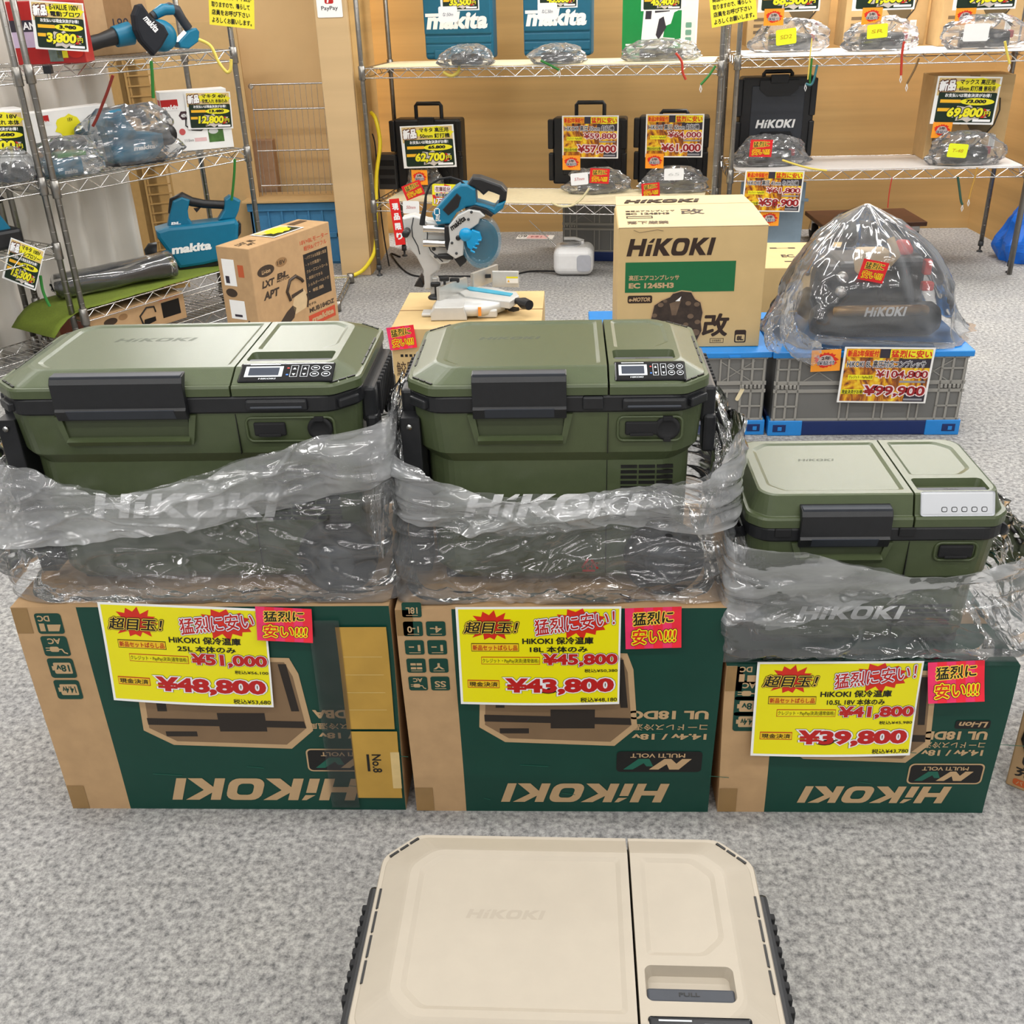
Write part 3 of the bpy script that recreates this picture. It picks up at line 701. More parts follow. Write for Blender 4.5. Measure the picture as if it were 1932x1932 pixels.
cooler('widest olive green cool box with black latch, on the left carton', .612, .335, .414, -.5345 + .635, OLIVE, (-.635, 1.733, ZC), WHT, EMB, 'wide', latch_x=(-.195, .026), emb_pos=(-.09, .035, .15, .020))
cooler('middle olive green cool box with black latch, on the middle carton', .492, .335, .414, .083, OLIVE, (.001, 1.733, ZC - .006), WHT, EMB, 'mid', latch_x=(-.138, .015), emb_pos=(-.085, .03, .11, .014), rz=radians(-.4))
cooler('smallest olive green cool box with silver button strip, on the right carton', .432, .262, .318, .597 - .541, OLIVE, (.541, 1.679, .3495), WHT, EMB, 'small', wheel=False, handles=False, panel='silver', latch_x=(-.134, .017), emb_pos=(-.075, .03, .066, .010))
cooler('sand beige cool box standing on the carpet in the foreground', .492, .335, .414, .083, BEIGE, (.0045, .885, 0), WHT, EMB_B, 'mid', latch_x=(-.138, .015), emb_pos=(-.075, .022, .10, .014), rz=radians(-.9), wheel=False)
# ------------------------------------------------------------------ signs on the front cartons
FRAMEK = ink((58, 40, 8)); OLIVEINK = ink((96, 90, 10)); YOUT = mat('outline_yellow', (246, 206, 70), .4, var=0); WOUT = ink((240, 238, 244)); NAVYK = ink((46, 44, 110))
def a4_sign(name, label, loc, w, h, rot, lines, p1, t1, p2, t2, bend):
    """big yellow price sheet; drawn in fractions of its own width and height"""
    b = MB(); b.M = face((0, 0, 0), (1, 0, 0)); q = .0004
    def wp(p):
        v = p.y / h                     # 0 bottom .. 1 top, sheet fixed at the top and curling outward at the bottom
        return Vector((p.x, p.y, p.z + bend * (1 - v) ** 2 + .004 * sin(pi * (p.x / w + .5)) * (1 - v)))
    b.warp = wp; X = lambda f: (f - .5) * w; Y = lambda f: (1 - f) * h
    def R(a, c, d, e_, m, n): b.rect(X(a), Y(e_), X(d), Y(c), m, n)
    b.rect(X(0), 0, X(1), h, PAPER, 0, .012); b.rect(X(.016), Y(.975), X(.988), Y(.022), YELLOW, q, .012)
    B = lambda cx, cy, rx, ry, sd: b.poly([(X(u), Y(v)) for u, v in burst(cx, cy, rx, ry, 13, .68, sd)], HOTRED, 2 * q)
    B(.215, .19, .145, .155, 3); B(.745, .165, .20, .155, 8)
    def T(s, a, c, d, e_, n, layers, bold=.02, sh=0, rot=0): fancy(b, s, X(a), Y(e_), X(d), Y(c), n, layers, bold, sh, rot, e=q)
    T('超目玉！', .052, .140, .372, .262, 3 * q, [(.10, BLK), (.055, YOUT), (0, BLK)], .02, .22)
    T('猛烈に安い！', .475, .075, .965, .235, 3 * q, [(.085, NAVYK), (.06, WOUT), (0, RED)], .015, .12, .15)
    for s, (a, c, d, e_) in zip(lines, ((.40, .300, .835, .374), (.445, .392, .80, .455))): T(s, a, c, d, e_, 3 * q, [(0, BLK)], .03)
    R(.085, .362, .378, .446, FRAMEK, 2 * q); R(.088, .369, .375, .439, mat('tag_orange_yellow', (238, 196, 30), .4), 3 * q); T('新品セットばらし品', .094, .378, .369, .432, 4 * q, [(0, RED)], .02)
    R(.143, .500, .506, .578, RED, 2 * q); R(.146, .507, .503, .571, YELLOW, 3 * q); T('クレジット・PayPay決済(通常価格)', .150, .515, .499, .566, 4 * q, [(0, OLIVEINK)], .008)
    T(p1, .520, .465, .985, .600, 3 * q, [(.05, BLK), (.03, WOUT), (0, RED)], .045)
    T(t1, .780, .626, .985, .664, 3 * q, [(0, BLK)], .015)
    R(.050, .740, .250, .822, RED, 2 * q); R(.053, .748, .247, .814, mat('tag_orange_yellow', (238, 196, 30), .4), 3 * q); T('現金決済', .060, .757, .240, .806, 4 * q, [(0, BLK)], .02)
    T(p2, .285, .715, .965, .890, 3 * q, [(.062, BLK), (.052, WOUT), (0, RED)], .05)
    T(t2, .755, .920, .985, .972, 3 * q, [(0, BLK)], .015)
    o = b.build(name, None, loc, rot); return tag(o, label, 'price sign')
def pink_card(label, loc, w, h, rot, m=None, bend=.006, group=None, base=None):
    b = MB(); b.M = face((0, 0, 0), (1, 0, 0)); q = .0003 * (1 if w > .07 else 1.6)
    b.warp = lambda p: Vector((p.x, p.y, p.z + bend * (1 - p.y / h) ** 2)); X = lambda f: (f - .5) * w; Y = lambda f: (1 - f) * h
    b.rect(X(0), 0, X(1), h, m or PINK, 0, w / 6); R2 = mat('card_ray_red', (240, 40, 60), .3) if not m else m
    if not m:
        for k in range(3): b.rect(X(1 / 6 + k / 3), 0, X(2 / 6 + k / 3), h, R2, q, w / 6)
    fancy(b, '猛烈に', X(.14), Y(.42), X(.86), Y(.10), 2 * q, [(.075, YOUT), (0, BLK)], .02, .1, .06, e=q)
    fancy(b, '安い!!!', X(.12), Y(.88), X(.90), Y(.52), 2 * q, [(.11, BLK), (.07, mat('outline_bright_yellow', (250, 230, 20), .35, var=0)), (0, HOTRED)], .02, .1, .03, e=q)
    return tag(b.build('promo_card', None, loc, rot), label, 'promo card', group)
a4_sign('price_sign', 'yellow price sheet for 48,800 taped to the large left carton', (-.682, 1.5155, .270), .300, .213, (0, radians(3.2), 0), ('HiKOKI 保冷温庫', '25L 本体のみ'), '¥51,000', '税込¥56,100', '¥48,800', '税込¥53,680', .006)
a4_sign('price_sign', 'yellow price sheet for 43,800 taped to the middle carton', (-.037, 1.5135, .271), .290, .207, (0, radians(0), 0), ('HiKOKI 保冷温庫', '18L 本体のみ'), '¥45,800', '税込¥50,380', '¥43,800', '税込¥48,180', .006)
a4_sign('price_sign', 'yellow price sheet for 39,800 taped to the small right carton', (.4995, 1.514, .156), .292, .204, (0, radians(-.3), 0), ('HiKOKI 保冷温庫', '10.5L 18V 本体のみ'), '¥41,800', '税込¥45,980', '¥39,800', '税込¥43,780', .012)
pink_card('pink bargain card on the large left carton', (-.490, 1.511, .412), .100, .068, (0, radians(3.5), 0))
pink_card('pink bargain card on the middle carton', (.166, 1.513, .394), .098, .082, (0, radians(-2), 0))
pink_card('pink bargain card glaring in the light on the small right carton', (.706, 1.500, .283), .098, .076, (radians(-14), radians(-3), 0))

# ------------------------------------------------------------------ polythene bags pulled down round the olive coolers
BAGF = film('bag_film', body=0.09, fold=0.38, rough=0.09, scale=9, sheen=2.0)
CUFF = film('bag_film_cuff', tint=(252, 253, 255), body=0.27, fold=0.40, rough=0.10, scale=9)
def crumple(p): return noise.voronoi(p)[0][0]
def ridged(p, oct_=3):
    a = 0; k = 1; s_ = 0
    for _ in range(oct_):
        a += k * (1 - 2 * abs(noise.noise(p))); s_ += k; p = p * 2.03 + Vector((3.1, 1.7, 9.2)); k *= .5
    return a / s_
def perimeter(hw, hd, r, n):
    pts = []; segs = rrect(-hw, -hd, hw, hd, r, 10); L = [0]
    for i in range(len(segs)): L.append(L[-1] + hypot(segs[(i + 1) % len(segs)][0] - segs[i][0], segs[(i + 1) % len(segs)][1] - segs[i][1]))
    for k in range(n):
        d = L[-1] * k / n; i = max(j for j in range(len(segs)) if L[j] <= d); f = (d - L[i]) / max(1e-9, L[i + 1] - L[i])
        a, b_ = segs[i], segs[(i + 1) % len(segs)]; pts.append((a[0] + (b_[0] - a[0]) * f, a[1] + (b_[1] - a[1]) * f))
    out = []
    for k in range(n):
        a, b_ = pts[k - 3], pts[(k + 3) % n]; d = Vector((b_[0] - a[0], b_[1] - a[1])).normalized(); out.append((pts[k], (d.y, -d.x), L[-1] * k / n))
    return out
def interp(T, x):
    if x <= T[0][0]: return T[0][1]
    for (a, va), (c, vc) in zip(T, T[1:]):
        if x <= c: return va + (vc - va) * (x - a) / (c - a)
    return T[-1][1]
def ribbon(b, pts, w0, w1, seed):
    """loose crumpled flap of film hanging along a line of points"""
    nu, nv = 60, 34; vs = []; fs = []; o = Vector((seed * 1.7, seed * .9, seed * 2.3)); P = [Vector(p) for p in pts]
    for i in range(nu + 1):
        f = i / nu * (len(P) - 1); k = min(int(f), len(P) - 2); t_ = f - k; p0, p1, p2, p3 = P[max(k - 1, 0)], P[k], P[k + 1], P[min(k + 2, len(P) - 1)]
        A = .5 * ((2 * p1) + (p2 - p0) * t_ + (2 * p0 - 5 * p1 + 4 * p2 - p3) * t_ ** 2 + (3 * p1 - p0 - 3 * p2 + p3) * t_ ** 3); w = (w0 + (w1 - w0) * i / nu) * (.8 + .4 * noise.noise(Vector((i * .13, seed, 0)))) * (.55 + .45 * sin(pi * min(1, i / nu * 1.6 + .15)))
        for j in range(nv + 1):
            u = j / nv * 2 - 1; q = Vector((u * 2.2, i / nu * 3, seed)) + o
            dy = -.030 * (1 - u * u) + .040 * crumple(q) + .020 * crumple(q * 2.3) + .012 * max(0, ridged(q * 1.4, 1) - .75) * 4
            vs.append((A.x + u * w, A.y + dy - .02, A.z + .012 * noise.noise(q * 1.5)))
    for i in range(nu):
        for j in range(nv): k = i * (nv + 1) + j; fs.append((k, k + 1, k + nv + 2, k + nv + 1))
    b.add(vs, fs, BAGF, True)
def soft(v, xl, k=.035):
    if v > xl[1] - k: v = xl[1] - k + k * math.tanh((v - xl[1] + k) / k)
    if v < xl[0] + k: v = xl[0] + k + k * math.tanh((v - xl[0] - k) / k)
    return v
def bag(label, c, hw, hd, z0, rim_px, cuff_px, back, seed, flare, side, n=620, rows=100, mark=False, xl=(-9, 9), tufts=()):
    rim = sorted((p.x - c[0], p.z) for p in (gy(x, y, c[1] - hd - .01) for x, y in rim_px))
    cuf = sorted((p.x - c[0], p.z) for p in (gy(x, y, c[1] - hd - .015) for x, y in cuff_px))
    P = perimeter(hw, hd, .05, n); o3 = Vector((seed * 7.3, seed * 3.1, seed))
    def side_w(x, y): return max(0.0, min(1.0, (abs(x) - hw * .80) / (hw * .2)))
    def pt(k, z, zr, extra, sd):
        (x, y), (nx, ny), s_ = P[k % n]; t_ = max(0, min(1, (z - z0) / max(.05, zr - z0)))
        q = Vector((x * 1.0, y * 1.0, z)) + o3 * sd
        u = x + y * .6
        w1 = .04 * noise.noise(q * 5); w2 = .03 * noise.noise(q * 5 + Vector((9, 9, 9)))
        u2, z2 = u + w1, z + w2 + u * .12 * sin(seed * 2.1 + sd)
        a = ridged(Vector((u2 * 2.2 + z2 * 3, z2 * 16 - u2 * 3.0, y * 3)) + o3 * sd, 1)
        b_ = crumple(Vector((u2 * 9, y * 8, z2 * 20)) + o3 * sd); b2 = crumple(Vector((u2 * 22 + z2 * 14, y * 18, z2 * 34 - u2 * 8)) + o3 * sd * 2); c_ = noise.noise(q * 5)
        l1 = max(0, ridged(Vector((u2 * 5 + z2 * 12, z2 * 15 - u2 * 7, y * 5)) + o3 * sd * 3, 1) - .80) * 5
        l2 = max(0, ridged(Vector((u2 * 6 - z2 * 9, z2 * 22 + u2 * 6, y * 6)) - o3 * sd, 1) - .82) * 5.5
        sw = side_w(x, y)
        d = .003 + extra + .016 * max(0, a) + .020 * b_ + .012 * b2 + .0055 * l1 + .0055 * l2 + .009 * c_ + flare * (1 - t_) ** 4 * (.6 + .6 * noise.noise(q * 9))
        d += side(x, y, z, t_) * sw * (.8 + .9 * ridged(q * 7, 2) * .5)
        d += .010 * t_ ** 6
        d = max(d, .004)
        zz = z + .004 * b_ * (1 - t_) * t_ * 4
        return (soft(c[0] + x + nx * d, xl), max(c[1] + y + ny * d, 1.527 if zz < z0 + .03 else 1.50), max(z0 + .0015, zz))
    def zrim(k, T):
        (x, y), _, _ = P[k % n]; f = interp(T, x); g = (y + hd) / (2 * hd)
        w_ = max(0, min(1, (g - .15) / .5)); return f * (1 - w_) + back * w_ + .006 * noise.noise(Vector((x * 20, y * 20, seed)))
    b = MB(); vs = []; fs = []
    for j in range(rows + 1):
        for k in range(n): zr = zrim(k, rim); vs.append(pt(k, z0 + (zr - z0) * j / rows, zr, 0, 1))
    for j in range(rows):
        for k in range(n): k2 = (k + 1) % n; fs.append((j * n + k, j * n + k2, (j + 1) * n + k2, (j + 1) * n + k))
    b.add(vs, fs, BAGF, True)
    r2 = rows // 2; vs = []; fs = []
    for j in range(r2 + 1):      # the folded-over cuff
        for k in range(n):
            zr = zrim(k, rim); (x, y), _, _ = P[k]; zc = interp(cuf, x) if y < 0 else zr - .10
            zc = min(zc, zr - .03); vs.append(pt(k, zc + (zr - zc) * j / r2 + .001, zr, .006 + .006 * sin(pi * j / r2), 2.2))
    for j in range(r2):
        for k in range(n): k2 = (k + 1) % n; fs.append((j * n + k, j * n + k2, (j + 1) * n + k2, (j + 1) * n + k))
    b.add(vs, fs, CUFF, True)
    # loose crumpled skirt lying on the carton
    vs = []; fs = []; r3 = 14
    for j in range(r3 + 1):
        for k in range(n):
            (x, y), (nx, ny), s_ = P[k]; f = j / r3; q = Vector((x, y, f * .1)) + o3
            d = .012 + (flare + .012) * f * (.5 + .7 * abs(noise.noise(q * 8)))
            h_ = .0015 + .022 * (1 - f) * abs(ridged(q * 11, 3)) + .006 * abs(noise.noise(q * 40))
            vs.append((soft(c[0] + x + nx * d, xl), max(c[1] + y + ny * d, 1.5235 + .004 * f), z0 + h_))
    for j in range(r3):
        for k in range(n): k2 = (k + 1) % n; fs.append((j * n + k, j * n + k2, (j + 1) * n + k2, (j + 1) * n + k))
    b.add(vs, fs, BAGF, True)
    for ti, (pts, w0, w1) in enumerate(tufts): ribbon(b, [gy(*p) for p in pts], w0, w1, seed * 10 + ti)
    if mark:
        m = ink((170, 40, 30)); kx = .052; yy = c[1] - hd - .028
        b.M = face((c[0] + kx, yy, .548), (1, 0, 0)); s_ = .016
        tri = [(-1, -.7), (1, -.7), (0, 1)]
        for i in range(3):
            a, d_ = tri[i], tri[(i + 1) % 3]; A = (a[0] * s_ + (d_[0] - a[0]) * s_ * .12, a[1] * s_ + (d_[1] - a[1]) * s_ * .12); D_ = (a[0] * s_ + (d_[0] - a[0]) * s_ * .8, a[1] * s_ + (d_[1] - a[1]) * s_ * .8)
            dx, dy = D_[0] - A[0], D_[1] - A[1]; l_ = hypot(dx, dy); px_, py_ = -dy / l_ * .0022, dx / l_ * .0022
            b.poly([(A[0] + px_, A[1] + py_), (A[0] - px_, A[1] - py_), (D_[0] - px_, D_[1] - py_), (D_[0] + px_, D_[1] + py_)], m, 0)
        b.text('04', -.006, -.008, .006, .002, m, 0, .02); b.M = Matrix()
    return tag(b.build('plastic_bag'), label, 'plastic bag')
bag('crumpled clear plastic bag round the widest olive cool box', (-.635, 1.733), .312, .168, .4785,
    [(-20, 822), (60, 862), (140, 900), (240, 918), (330, 900), (400, 882), (520, 838), (640, 798), (720, 782)],
    [(-20, 1000), (100, 1018), (240, 1005), (400, 985), (560, 950), (720, 900)], .70, 1, .020,
    lambda x, y, z, t: (.026 if x > 0 else .040) * (1.0 - .45 * abs(t - .55)), xl=(-9, -.268), tufts=[([(728, 800, 1.66), (722, 880, 1.62), (715, 960, 1.58), (720, 1040, 1.56)], .030, .040), ([(20, 860, 1.62), (22, 960, 1.60), (60, 1050, 1.58)], .035, .05)])
bag('crumpled clear plastic bag with small red recycling mark, round the middle olive cool box', (.001, 1.733), .250, .168, .4735,
    [(745, 740), (775, 855), (840, 898), (880, 912), (960, 926), (1080, 926), (1180, 906), (1300, 890), (1325, 850), (1350, 800)],
    [(740, 960), (800, 985), (900, 1005), (1000, 1010), (1150, 985), (1300, 1000), (1350, 990)], .74, 2, .018,
    lambda x, y, z, t: (.020 if x < 0 else .030) * (1.0 - .3 * abs(t - .5)), mark=True, xl=(-.300, .325), tufts=[([(768, 706, 1.70), (752, 770, 1.66), (748, 850, 1.60), (758, 960, 1.57)], .018, .045), ([(1346, 765, 1.68), (1362, 830, 1.64), (1352, 920, 1.60), (1330, 1000, 1.575)], .022, .035)])
bag('crumpled clear plastic bag round the smallest olive cool box, trailing over the carton end', (.541, 1.679), .220, .134, .348,
    [(1372, 900), (1392, 975), (1420, 1012), (1465, 1022), (1510, 1022), (1580, 1046), (1660, 1062), (1770, 1074), (1840, 1060), (1880, 1045), (1900, 1030)],
    [(1380, 1160), (1450, 1175), (1560, 1150), (1700, 1110), (1800, 1085), (1900, 1060)], .56, 3, .022,
    lambda x, y, z, t: (.040 if x < 0 else .018 + .05 * (1 - t) ** 2), xl=(.280, 9), tufts=[([(1372, 930, 1.66), (1388, 1020, 1.60), (1400, 1100, 1.57), (1420, 1180, 1.545)], .028, .05), ([(1856, 1120, 1.62), (1880, 1165, 1.60), (1905, 1200, 1.59), (1935, 1225, 1.58)], .030, .05)])
# ------------------------------------------------------------------ small shared builders for the goods in the back
def gold(b, X, Y, n): pass
TAN = mat('sign_tan', (224, 196, 134), .45, var=.05, scale=15); DKGREEN = mat('sign_dark_green', (16, 40, 22), .4, var=0)
SYEL = mat('splash_yellow', (242, 232, 40), .4, var=0); SORG = mat('bar_orange', (246, 186, 40), .4, var=0); MAROON = mat('badge_maroon', (92, 34, 30), .4, var=0)
SILV = mat('burst_silver', (206, 196, 186), .35, var=.1)
FQ = .0007
def green_sign(label, title, old, new, loc, w, h, rot, title2=None, group=None, cut=False):
    """price sheet with a tan head, yellow splash and dark green panel"""
    b = MB(); b.M = face((0, 0, 0), (1, 0, 0)); q = FQ; X = lambda f: (f - .5) * w; Y = lambda f: (1 - f) * h
    R = lambda a, c, d, e_, m, n: b.rect(X(a), Y(e_), X(d), Y(c), m, n)
    b.rect(X(0), 0, X(1), h, PAPER, 0); R(.03, .03, .97, .40, TAN, q)
    b.poly([(X(u), Y(v)) for u, v in burst(.63, .17, .36, .15, 9, .9, 5)], SYEL, 2 * q)
    fancy(b, '新品', X(.05), Y(.30), X(.30), Y(.08), 2 * q, [(.16, MAROON), (.03, WHT)], .03, .1, .08, e=q)
    fancy(b, title, X(.36), Y(.165), X(.90), Y(.055), 3 * q, [(0, BLK)], .03, e=q)
    if title2: fancy(b, title2, X(.36), Y(.30), X(.92), Y(.19), 3 * q, [(0, BLK)], .03, e=q)
    b.poly([(X(u), Y(v)) for u, v in rrect(.06, .33, .97, .96, .03)][::-1], DKGREEN, 2 * q)
    fancy(b, 'お支払いは現金決済がお得！', X(.16), Y(.43), X(.88), Y(.35), 3 * q, [(0, WHT)], .03, e=q)
    R(.10, .48, .42, .55, SORG, 3 * q); b.poly([(X(u), Y(v)) for u, v in ellipse(.68, .52, .27, .075)][::-1], SYEL, 3 * q)
    fancy(b, old, X(.50), Y(.565), X(.82), Y(.475), 4 * q, [(0, BLK)], .06, .12, e=q)
    R(.08, .66, .28, .73, SORG, 3 * q)
    b.poly([(X(u), Y(v)) for u, v in burst(.58, .77, .36, .17, 12, .78, 4)][::-1], SILV, 3 * q); b.poly([(X(u), Y(v)) for u, v in ellipse(.80, .76, .07, .10)][::-1], HOTRED, 4 * q)
    fancy(b, new, X(.24), Y(.88), X(.80), Y(.64), 5 * q, [(.07, DKGREEN), (0, SYEL)], .05, .15, e=q)
    fancy(b, '円', X(.82), Y(.82), X(.92), Y(.72), 5 * q, [(.08, DKGREEN), (0, SYEL)], .02, e=q)
    R(.66, .89, .94, .94, WHT, 4 * q)
    return tag(b.build('price_sign', None, loc, rot), label, 'price sign', group)
def flame_mat():
    m = bpy.data.materials.new('flame_print'); m.use_nodes = True; nt = m.node_tree; p = nt.nodes['Principled BSDF']; p.inputs['Roughness'].default_value = .4
    tc = nt.nodes.new('ShaderNodeTexCoord'); n = nt.nodes.new('ShaderNodeTexNoise'); n.inputs['Scale'].default_value = 16; n.inputs['Detail'].default_value = 5; n.inputs['Distortion'].default_value = 2.5
    mp = nt.nodes.new('ShaderNodeMapping'); mp.inputs['Scale'].default_value = (1, 1, .55)
    r = nt.nodes.new('ShaderNodeValToRGB'); e = r.color_ramp.elements
    e[0].position = .34; e[0].color = lin((44, 30, 36)); e[1].position = .68; e[1].color = lin((252, 226, 60))
    k = r.color_ramp.elements.new(.44); k.color = lin((170, 92, 24)); k = r.color_ramp.elements.new(.54); k.color = lin((232, 172, 24))
    L = nt.links.new; L(tc.outputs['Object'], mp.inputs[0]); L(mp.outputs[0], n.inputs['Vector']); L(n.outputs['Fac'], r.inputs[0]); L(r.outputs[0], p.inputs['Base Color']); return m
FLAME = flame_mat(); PALEK = ink((244, 226, 226)); DRED = ink((150, 22, 28)); CHAR = ink((50, 44, 56))
def flame_sign(label, title, old, new, loc, w, h, rot):
    b = MB(); b.M = face((0, 0, 0), (1, 0, 0)); q = FQ; X = lambda f: (f - .5) * w; Y = lambda f: (1 - f) * h
    R = lambda a, c, d, e_, m, n: b.rect(X(a), Y(e_), X(d), Y(c), m, n)
    b.rect(X(0), 0, X(1), h, PAPER, 0); R(.025, .03, .975, .97, FLAME, q); R(.40, .03, .52, .19, CHAR, 2 * q); R(.62, .2, .975, .36, CHAR, 2 * q); R(.74, .74, .975, .97, CHAR, 2 * q)
    R(.03, .035, .39, .18, SORG, 3 * q); fancy(b, '新品2年保証付', X(.04), Y(.17), X(.385), Y(.05), 4 * q, [(0, HOTRED)], .04, e=q)
    R(.51, .035, .975, .185, SYEL, 3 * q); fancy(b, '猛烈に安い', X(.52), Y(.18), X(.97), Y(.045), 4 * q, [(0, HOTRED)], .035, e=q)
    fancy(b, title, X(.05), Y(.36), X(.92), Y(.23), 3 * q, [(.07, WOUT), (0, BLK)], .02, e=q)
    R(.08, .49, .36, .58, SYEL, 3 * q); fancy(b, 'クレジット・PayPay決済', X(.09), Y(.57), X(.355), Y(.50), 4 * q, [(0, OLIVEINK)], .02, e=q)
    fancy(b, old, X(.39), Y(.56), X(.965), Y(.405), 3 * q, [(.075, PALEK), (0, DRED)], .02, e=q)
    R(.66, .59, .95, .625, mat('sign_grey', (150, 150, 156), .4, var=0), 3 * q)
    R(.03, .75, .27, .84, SYEL, 3 * q); fancy(b, '現金決済がお得', X(.035), Y(.835), X(.265), Y(.76), 4 * q, [(0, BLK)], .02, e=q)
    fancy(b, new, X(.28), Y(.89), X(.965), Y(.68), 3 * q, [(.075, PALEK), (0, DRED)], .03, e=q)
    R(.74, .91, .95, .945, mat('sign_grey', (150, 150, 156), .4, var=0), 3 * q)
    return tag(b.build('price_sign', None, loc, rot), label, 'price sign')
def warranty_card(label, loc, s, rot=(0, 0, 0), rw=None):
    b = MB(); b.M = face((0, 0, 0), (1, 0, 0)); q = FQ; w = rw or s
    b.rect(-w / 2, 0, w / 2, s * .78, ORANGE, 0); b.poly([(u, v) for u, v in burst(0, s * .40, w * .40, s * .28, 18, .88, 2)], HOTRED, q); b.poly(ellipse(0, s * .40, w * .26, s * .19), mat('card_grey_oval', (196, 176, 168), .4, var=0), 2 * q)
    fancy(b, '2年', -w * .16, s * .41, w * .16, s * .55, 3 * q, [(0, CHAR)], .03, e=q); fancy(b, '保証付', -w * .30, s * .24, w * .30, s * .39, 3 * q, [(.06, WOUT), (0, CHAR)], .02, e=q)
    return tag(b.build('warranty_card', None, loc, rot), label, 'warranty card')
def note(label, loc, w, h, rot, m, txt, tm, name='paper_tag'):
    b = MB(); b.M = face((0, 0, 0), (1, 0, 0)); b.poly(rrect(-w / 2, 0, w / 2, h, h * .12), m, 0)
    if txt: b.text(txt, -w * .28, h * .38, w * .28, h * .62, tm, FQ, 0, .2)
    return tag(b.build(name, None, loc, rot), label, 'tag')
def cord(name, label, pts, r, m, cat='cord', closed=False, group=None, clip=False):
    # smooth polyline
    P = [Vector(p) for p in pts]; out = []
    for i in range(len(P) - 1):
        p0, p1, p2, p3 = P[max(i - 1, 0)], P[i], P[i + 1], P[min(i + 2, len(P) - 1)]
        for k in range(8):
            t_ = k / 8; out.append(.5 * ((2 * p1) + (p2 - p0) * t_ + (2 * p0 - 5 * p1 + 4 * p2 - p3) * t_ ** 2 + (3 * p1 - p0 - 3 * p2 + p3) * t_ ** 3))
    out.append(P[-1]); b = MB(); b.tube(out, r, m, 7)
    if clip: b.tube([P[-1], P[-1] + Vector((.006, 0, -.02)), P[-1] + Vector((.002, 0, -.035)), P[-1] + Vector((-.004, 0, -.02)), P[-1]], .0022, WHITEP, 5)
    return tag(b.build(name), label, cat, group)
SBAG = film('small_bag_film', body=.13, fold=.36, rough=.10, scale=22)
def blob_bag(b, w, d, h, seed, m=SBAG, n=56, rows=30, peak=(0, 0), tails=True, p=2.4):
    """closed crumpled bag standing on z = 0, pinched towards its top"""
    vs = []; fs = []; o = Vector((seed * 3.3, seed * 1.9, seed * .7))
    for j in range(rows + 1):
        t_ = j / rows; z = h * t_
        s = (1 - t_ ** p) ** (1 / p) * (.80 + .20 * min(1, t_ * 6)); s = max(s, .03)
        for k in range(n):
            a = 2 * pi * k / n; ca, sa = cos(a), sin(a)
            q = (abs(ca) ** 2.6 + abs(sa) ** 2.6) ** (-1 / 2.6)
            x, y = ca * q * s * w / 2, sa * q * s * d / 2
            r = .88 + .30 * noise.noise(Vector((ca * 1.6, sa * 1.6, t_ * 2)) + o) + .30 * crumple(Vector((ca * 2.6, sa * 2.6, t_ * 4)) + o)
            vs.append((x * r + peak[0] * t_ ** 2, y * r + peak[1] * t_ ** 2, max(.001, z * (1 + .10 * noise.noise(Vector((x * 30, y * 30, seed)))))))
    for j in range(rows):
        for k in range(n): k2 = (k + 1) % n; fs.append((j * n + k, j * n + k2, (j + 1) * n + k2, (j + 1) * n + k))
    fs.append(tuple(range(n))[::-1]); fs.append(tuple(range(rows * n, rows * n + n)))
    return b.add(vs, fs, m, False)
def bagged_tool(label, loc, w, d, h, seed, rz=0.0, knot=True, accent=None):
    t = thing('bagged_tool', label, 'bagged tool', loc, rz); r = random.Random(seed)
    b = MB(); b.box(-w * .30, -d * .2, .006, w * .02, d * .2, h * .55, BLACKP, .010); b.lathe([(.002, -w * .18), (h * .22, -w * .18), (h * .26, -w * .05), (h * .20, w * .16), (.002, w * .16)], BLACKP, 14, 'x', (w * .12, 0, h * .32))
    b.box(w * .05, -d * .16, .006, w * .30, d * .16, h * .34, SLATE, .008); b.box(-w * .22, -d * .24, h * .2, -w * .08, -d * .18, h * .42, DARKG, .003)
    b.build('tool_body', t)
    if accent: b = MB(); b.box(w * .22, -d * .1, h * .30, w * .34, d * .1, h * .52, accent, .006); tag(b.build('trigger', t), 'red end piece')
    b = MB(); blob_bag(b, w, d, h, seed)
    if knot:
        b.tube([(0, -d * .30, h * .55), (-.01, -d * .46, h * .62), (-.02, -d * .5, h * .5)], [.006, .012, .018], SBAG, 7); b.tube([(0, -d * .30, h * .55), (.02, -d * .5, h * .7), (.03, -d * .52, h * .82)], [.006, .010, .016], SBAG, 7)
    b.build('bag', t)
    return t
def wire_shelf(parent, W, D, z, truss=.045, pitch=.032, dense=True, name='shelf'):
    b = MB(); r = .0032
    for y in (0, D): b.bar((0, y, z), (W, y, z), r, CHROME); b.bar((0, y, z - truss), (W, y, z - truss), r, CHROME)
    for x in (0, W): b.bar((x, 0, z), (x, D, z), r, CHROME); b.bar((x, 0, z - truss), (x, D, z - truss), r, CHROME)
    n = int(W / .05)
    for y in (0, D):
        b.tube([(W * i / n, y, z - (.003 if i % 2 else truss - .003)) for i in range(n + 1)], .0024, CHROME, 5, smooth=False)
    m = max(4, int(D / .05))
    for x in (0, W): b.tube([(x, D * i / m, z - (.003 if i % 2 else truss - .003)) for i in range(m + 1)], .0024, CHROME, 5, smooth=False)
    if dense:
        k = int(W / pitch)
        for i in range(1, k): b.bar((W * i / k, 0, z + .001), (W * i / k, D, z + .001), .0018, CHROME, 4)
        for y in (D * .33, D * .66): b.bar((0, y, z - .004), (W, y, z - .004), .0028, CHROME, 5)
    for x in (0, W):
        for y in (0, D): b.lathe([(.0165, z - truss - .010), (.0185, z - truss - .008), (.0175, z + .012), (.015, z + .014)], POST, 12, 'z', (x, y, 0))
    return b.build(name, parent)
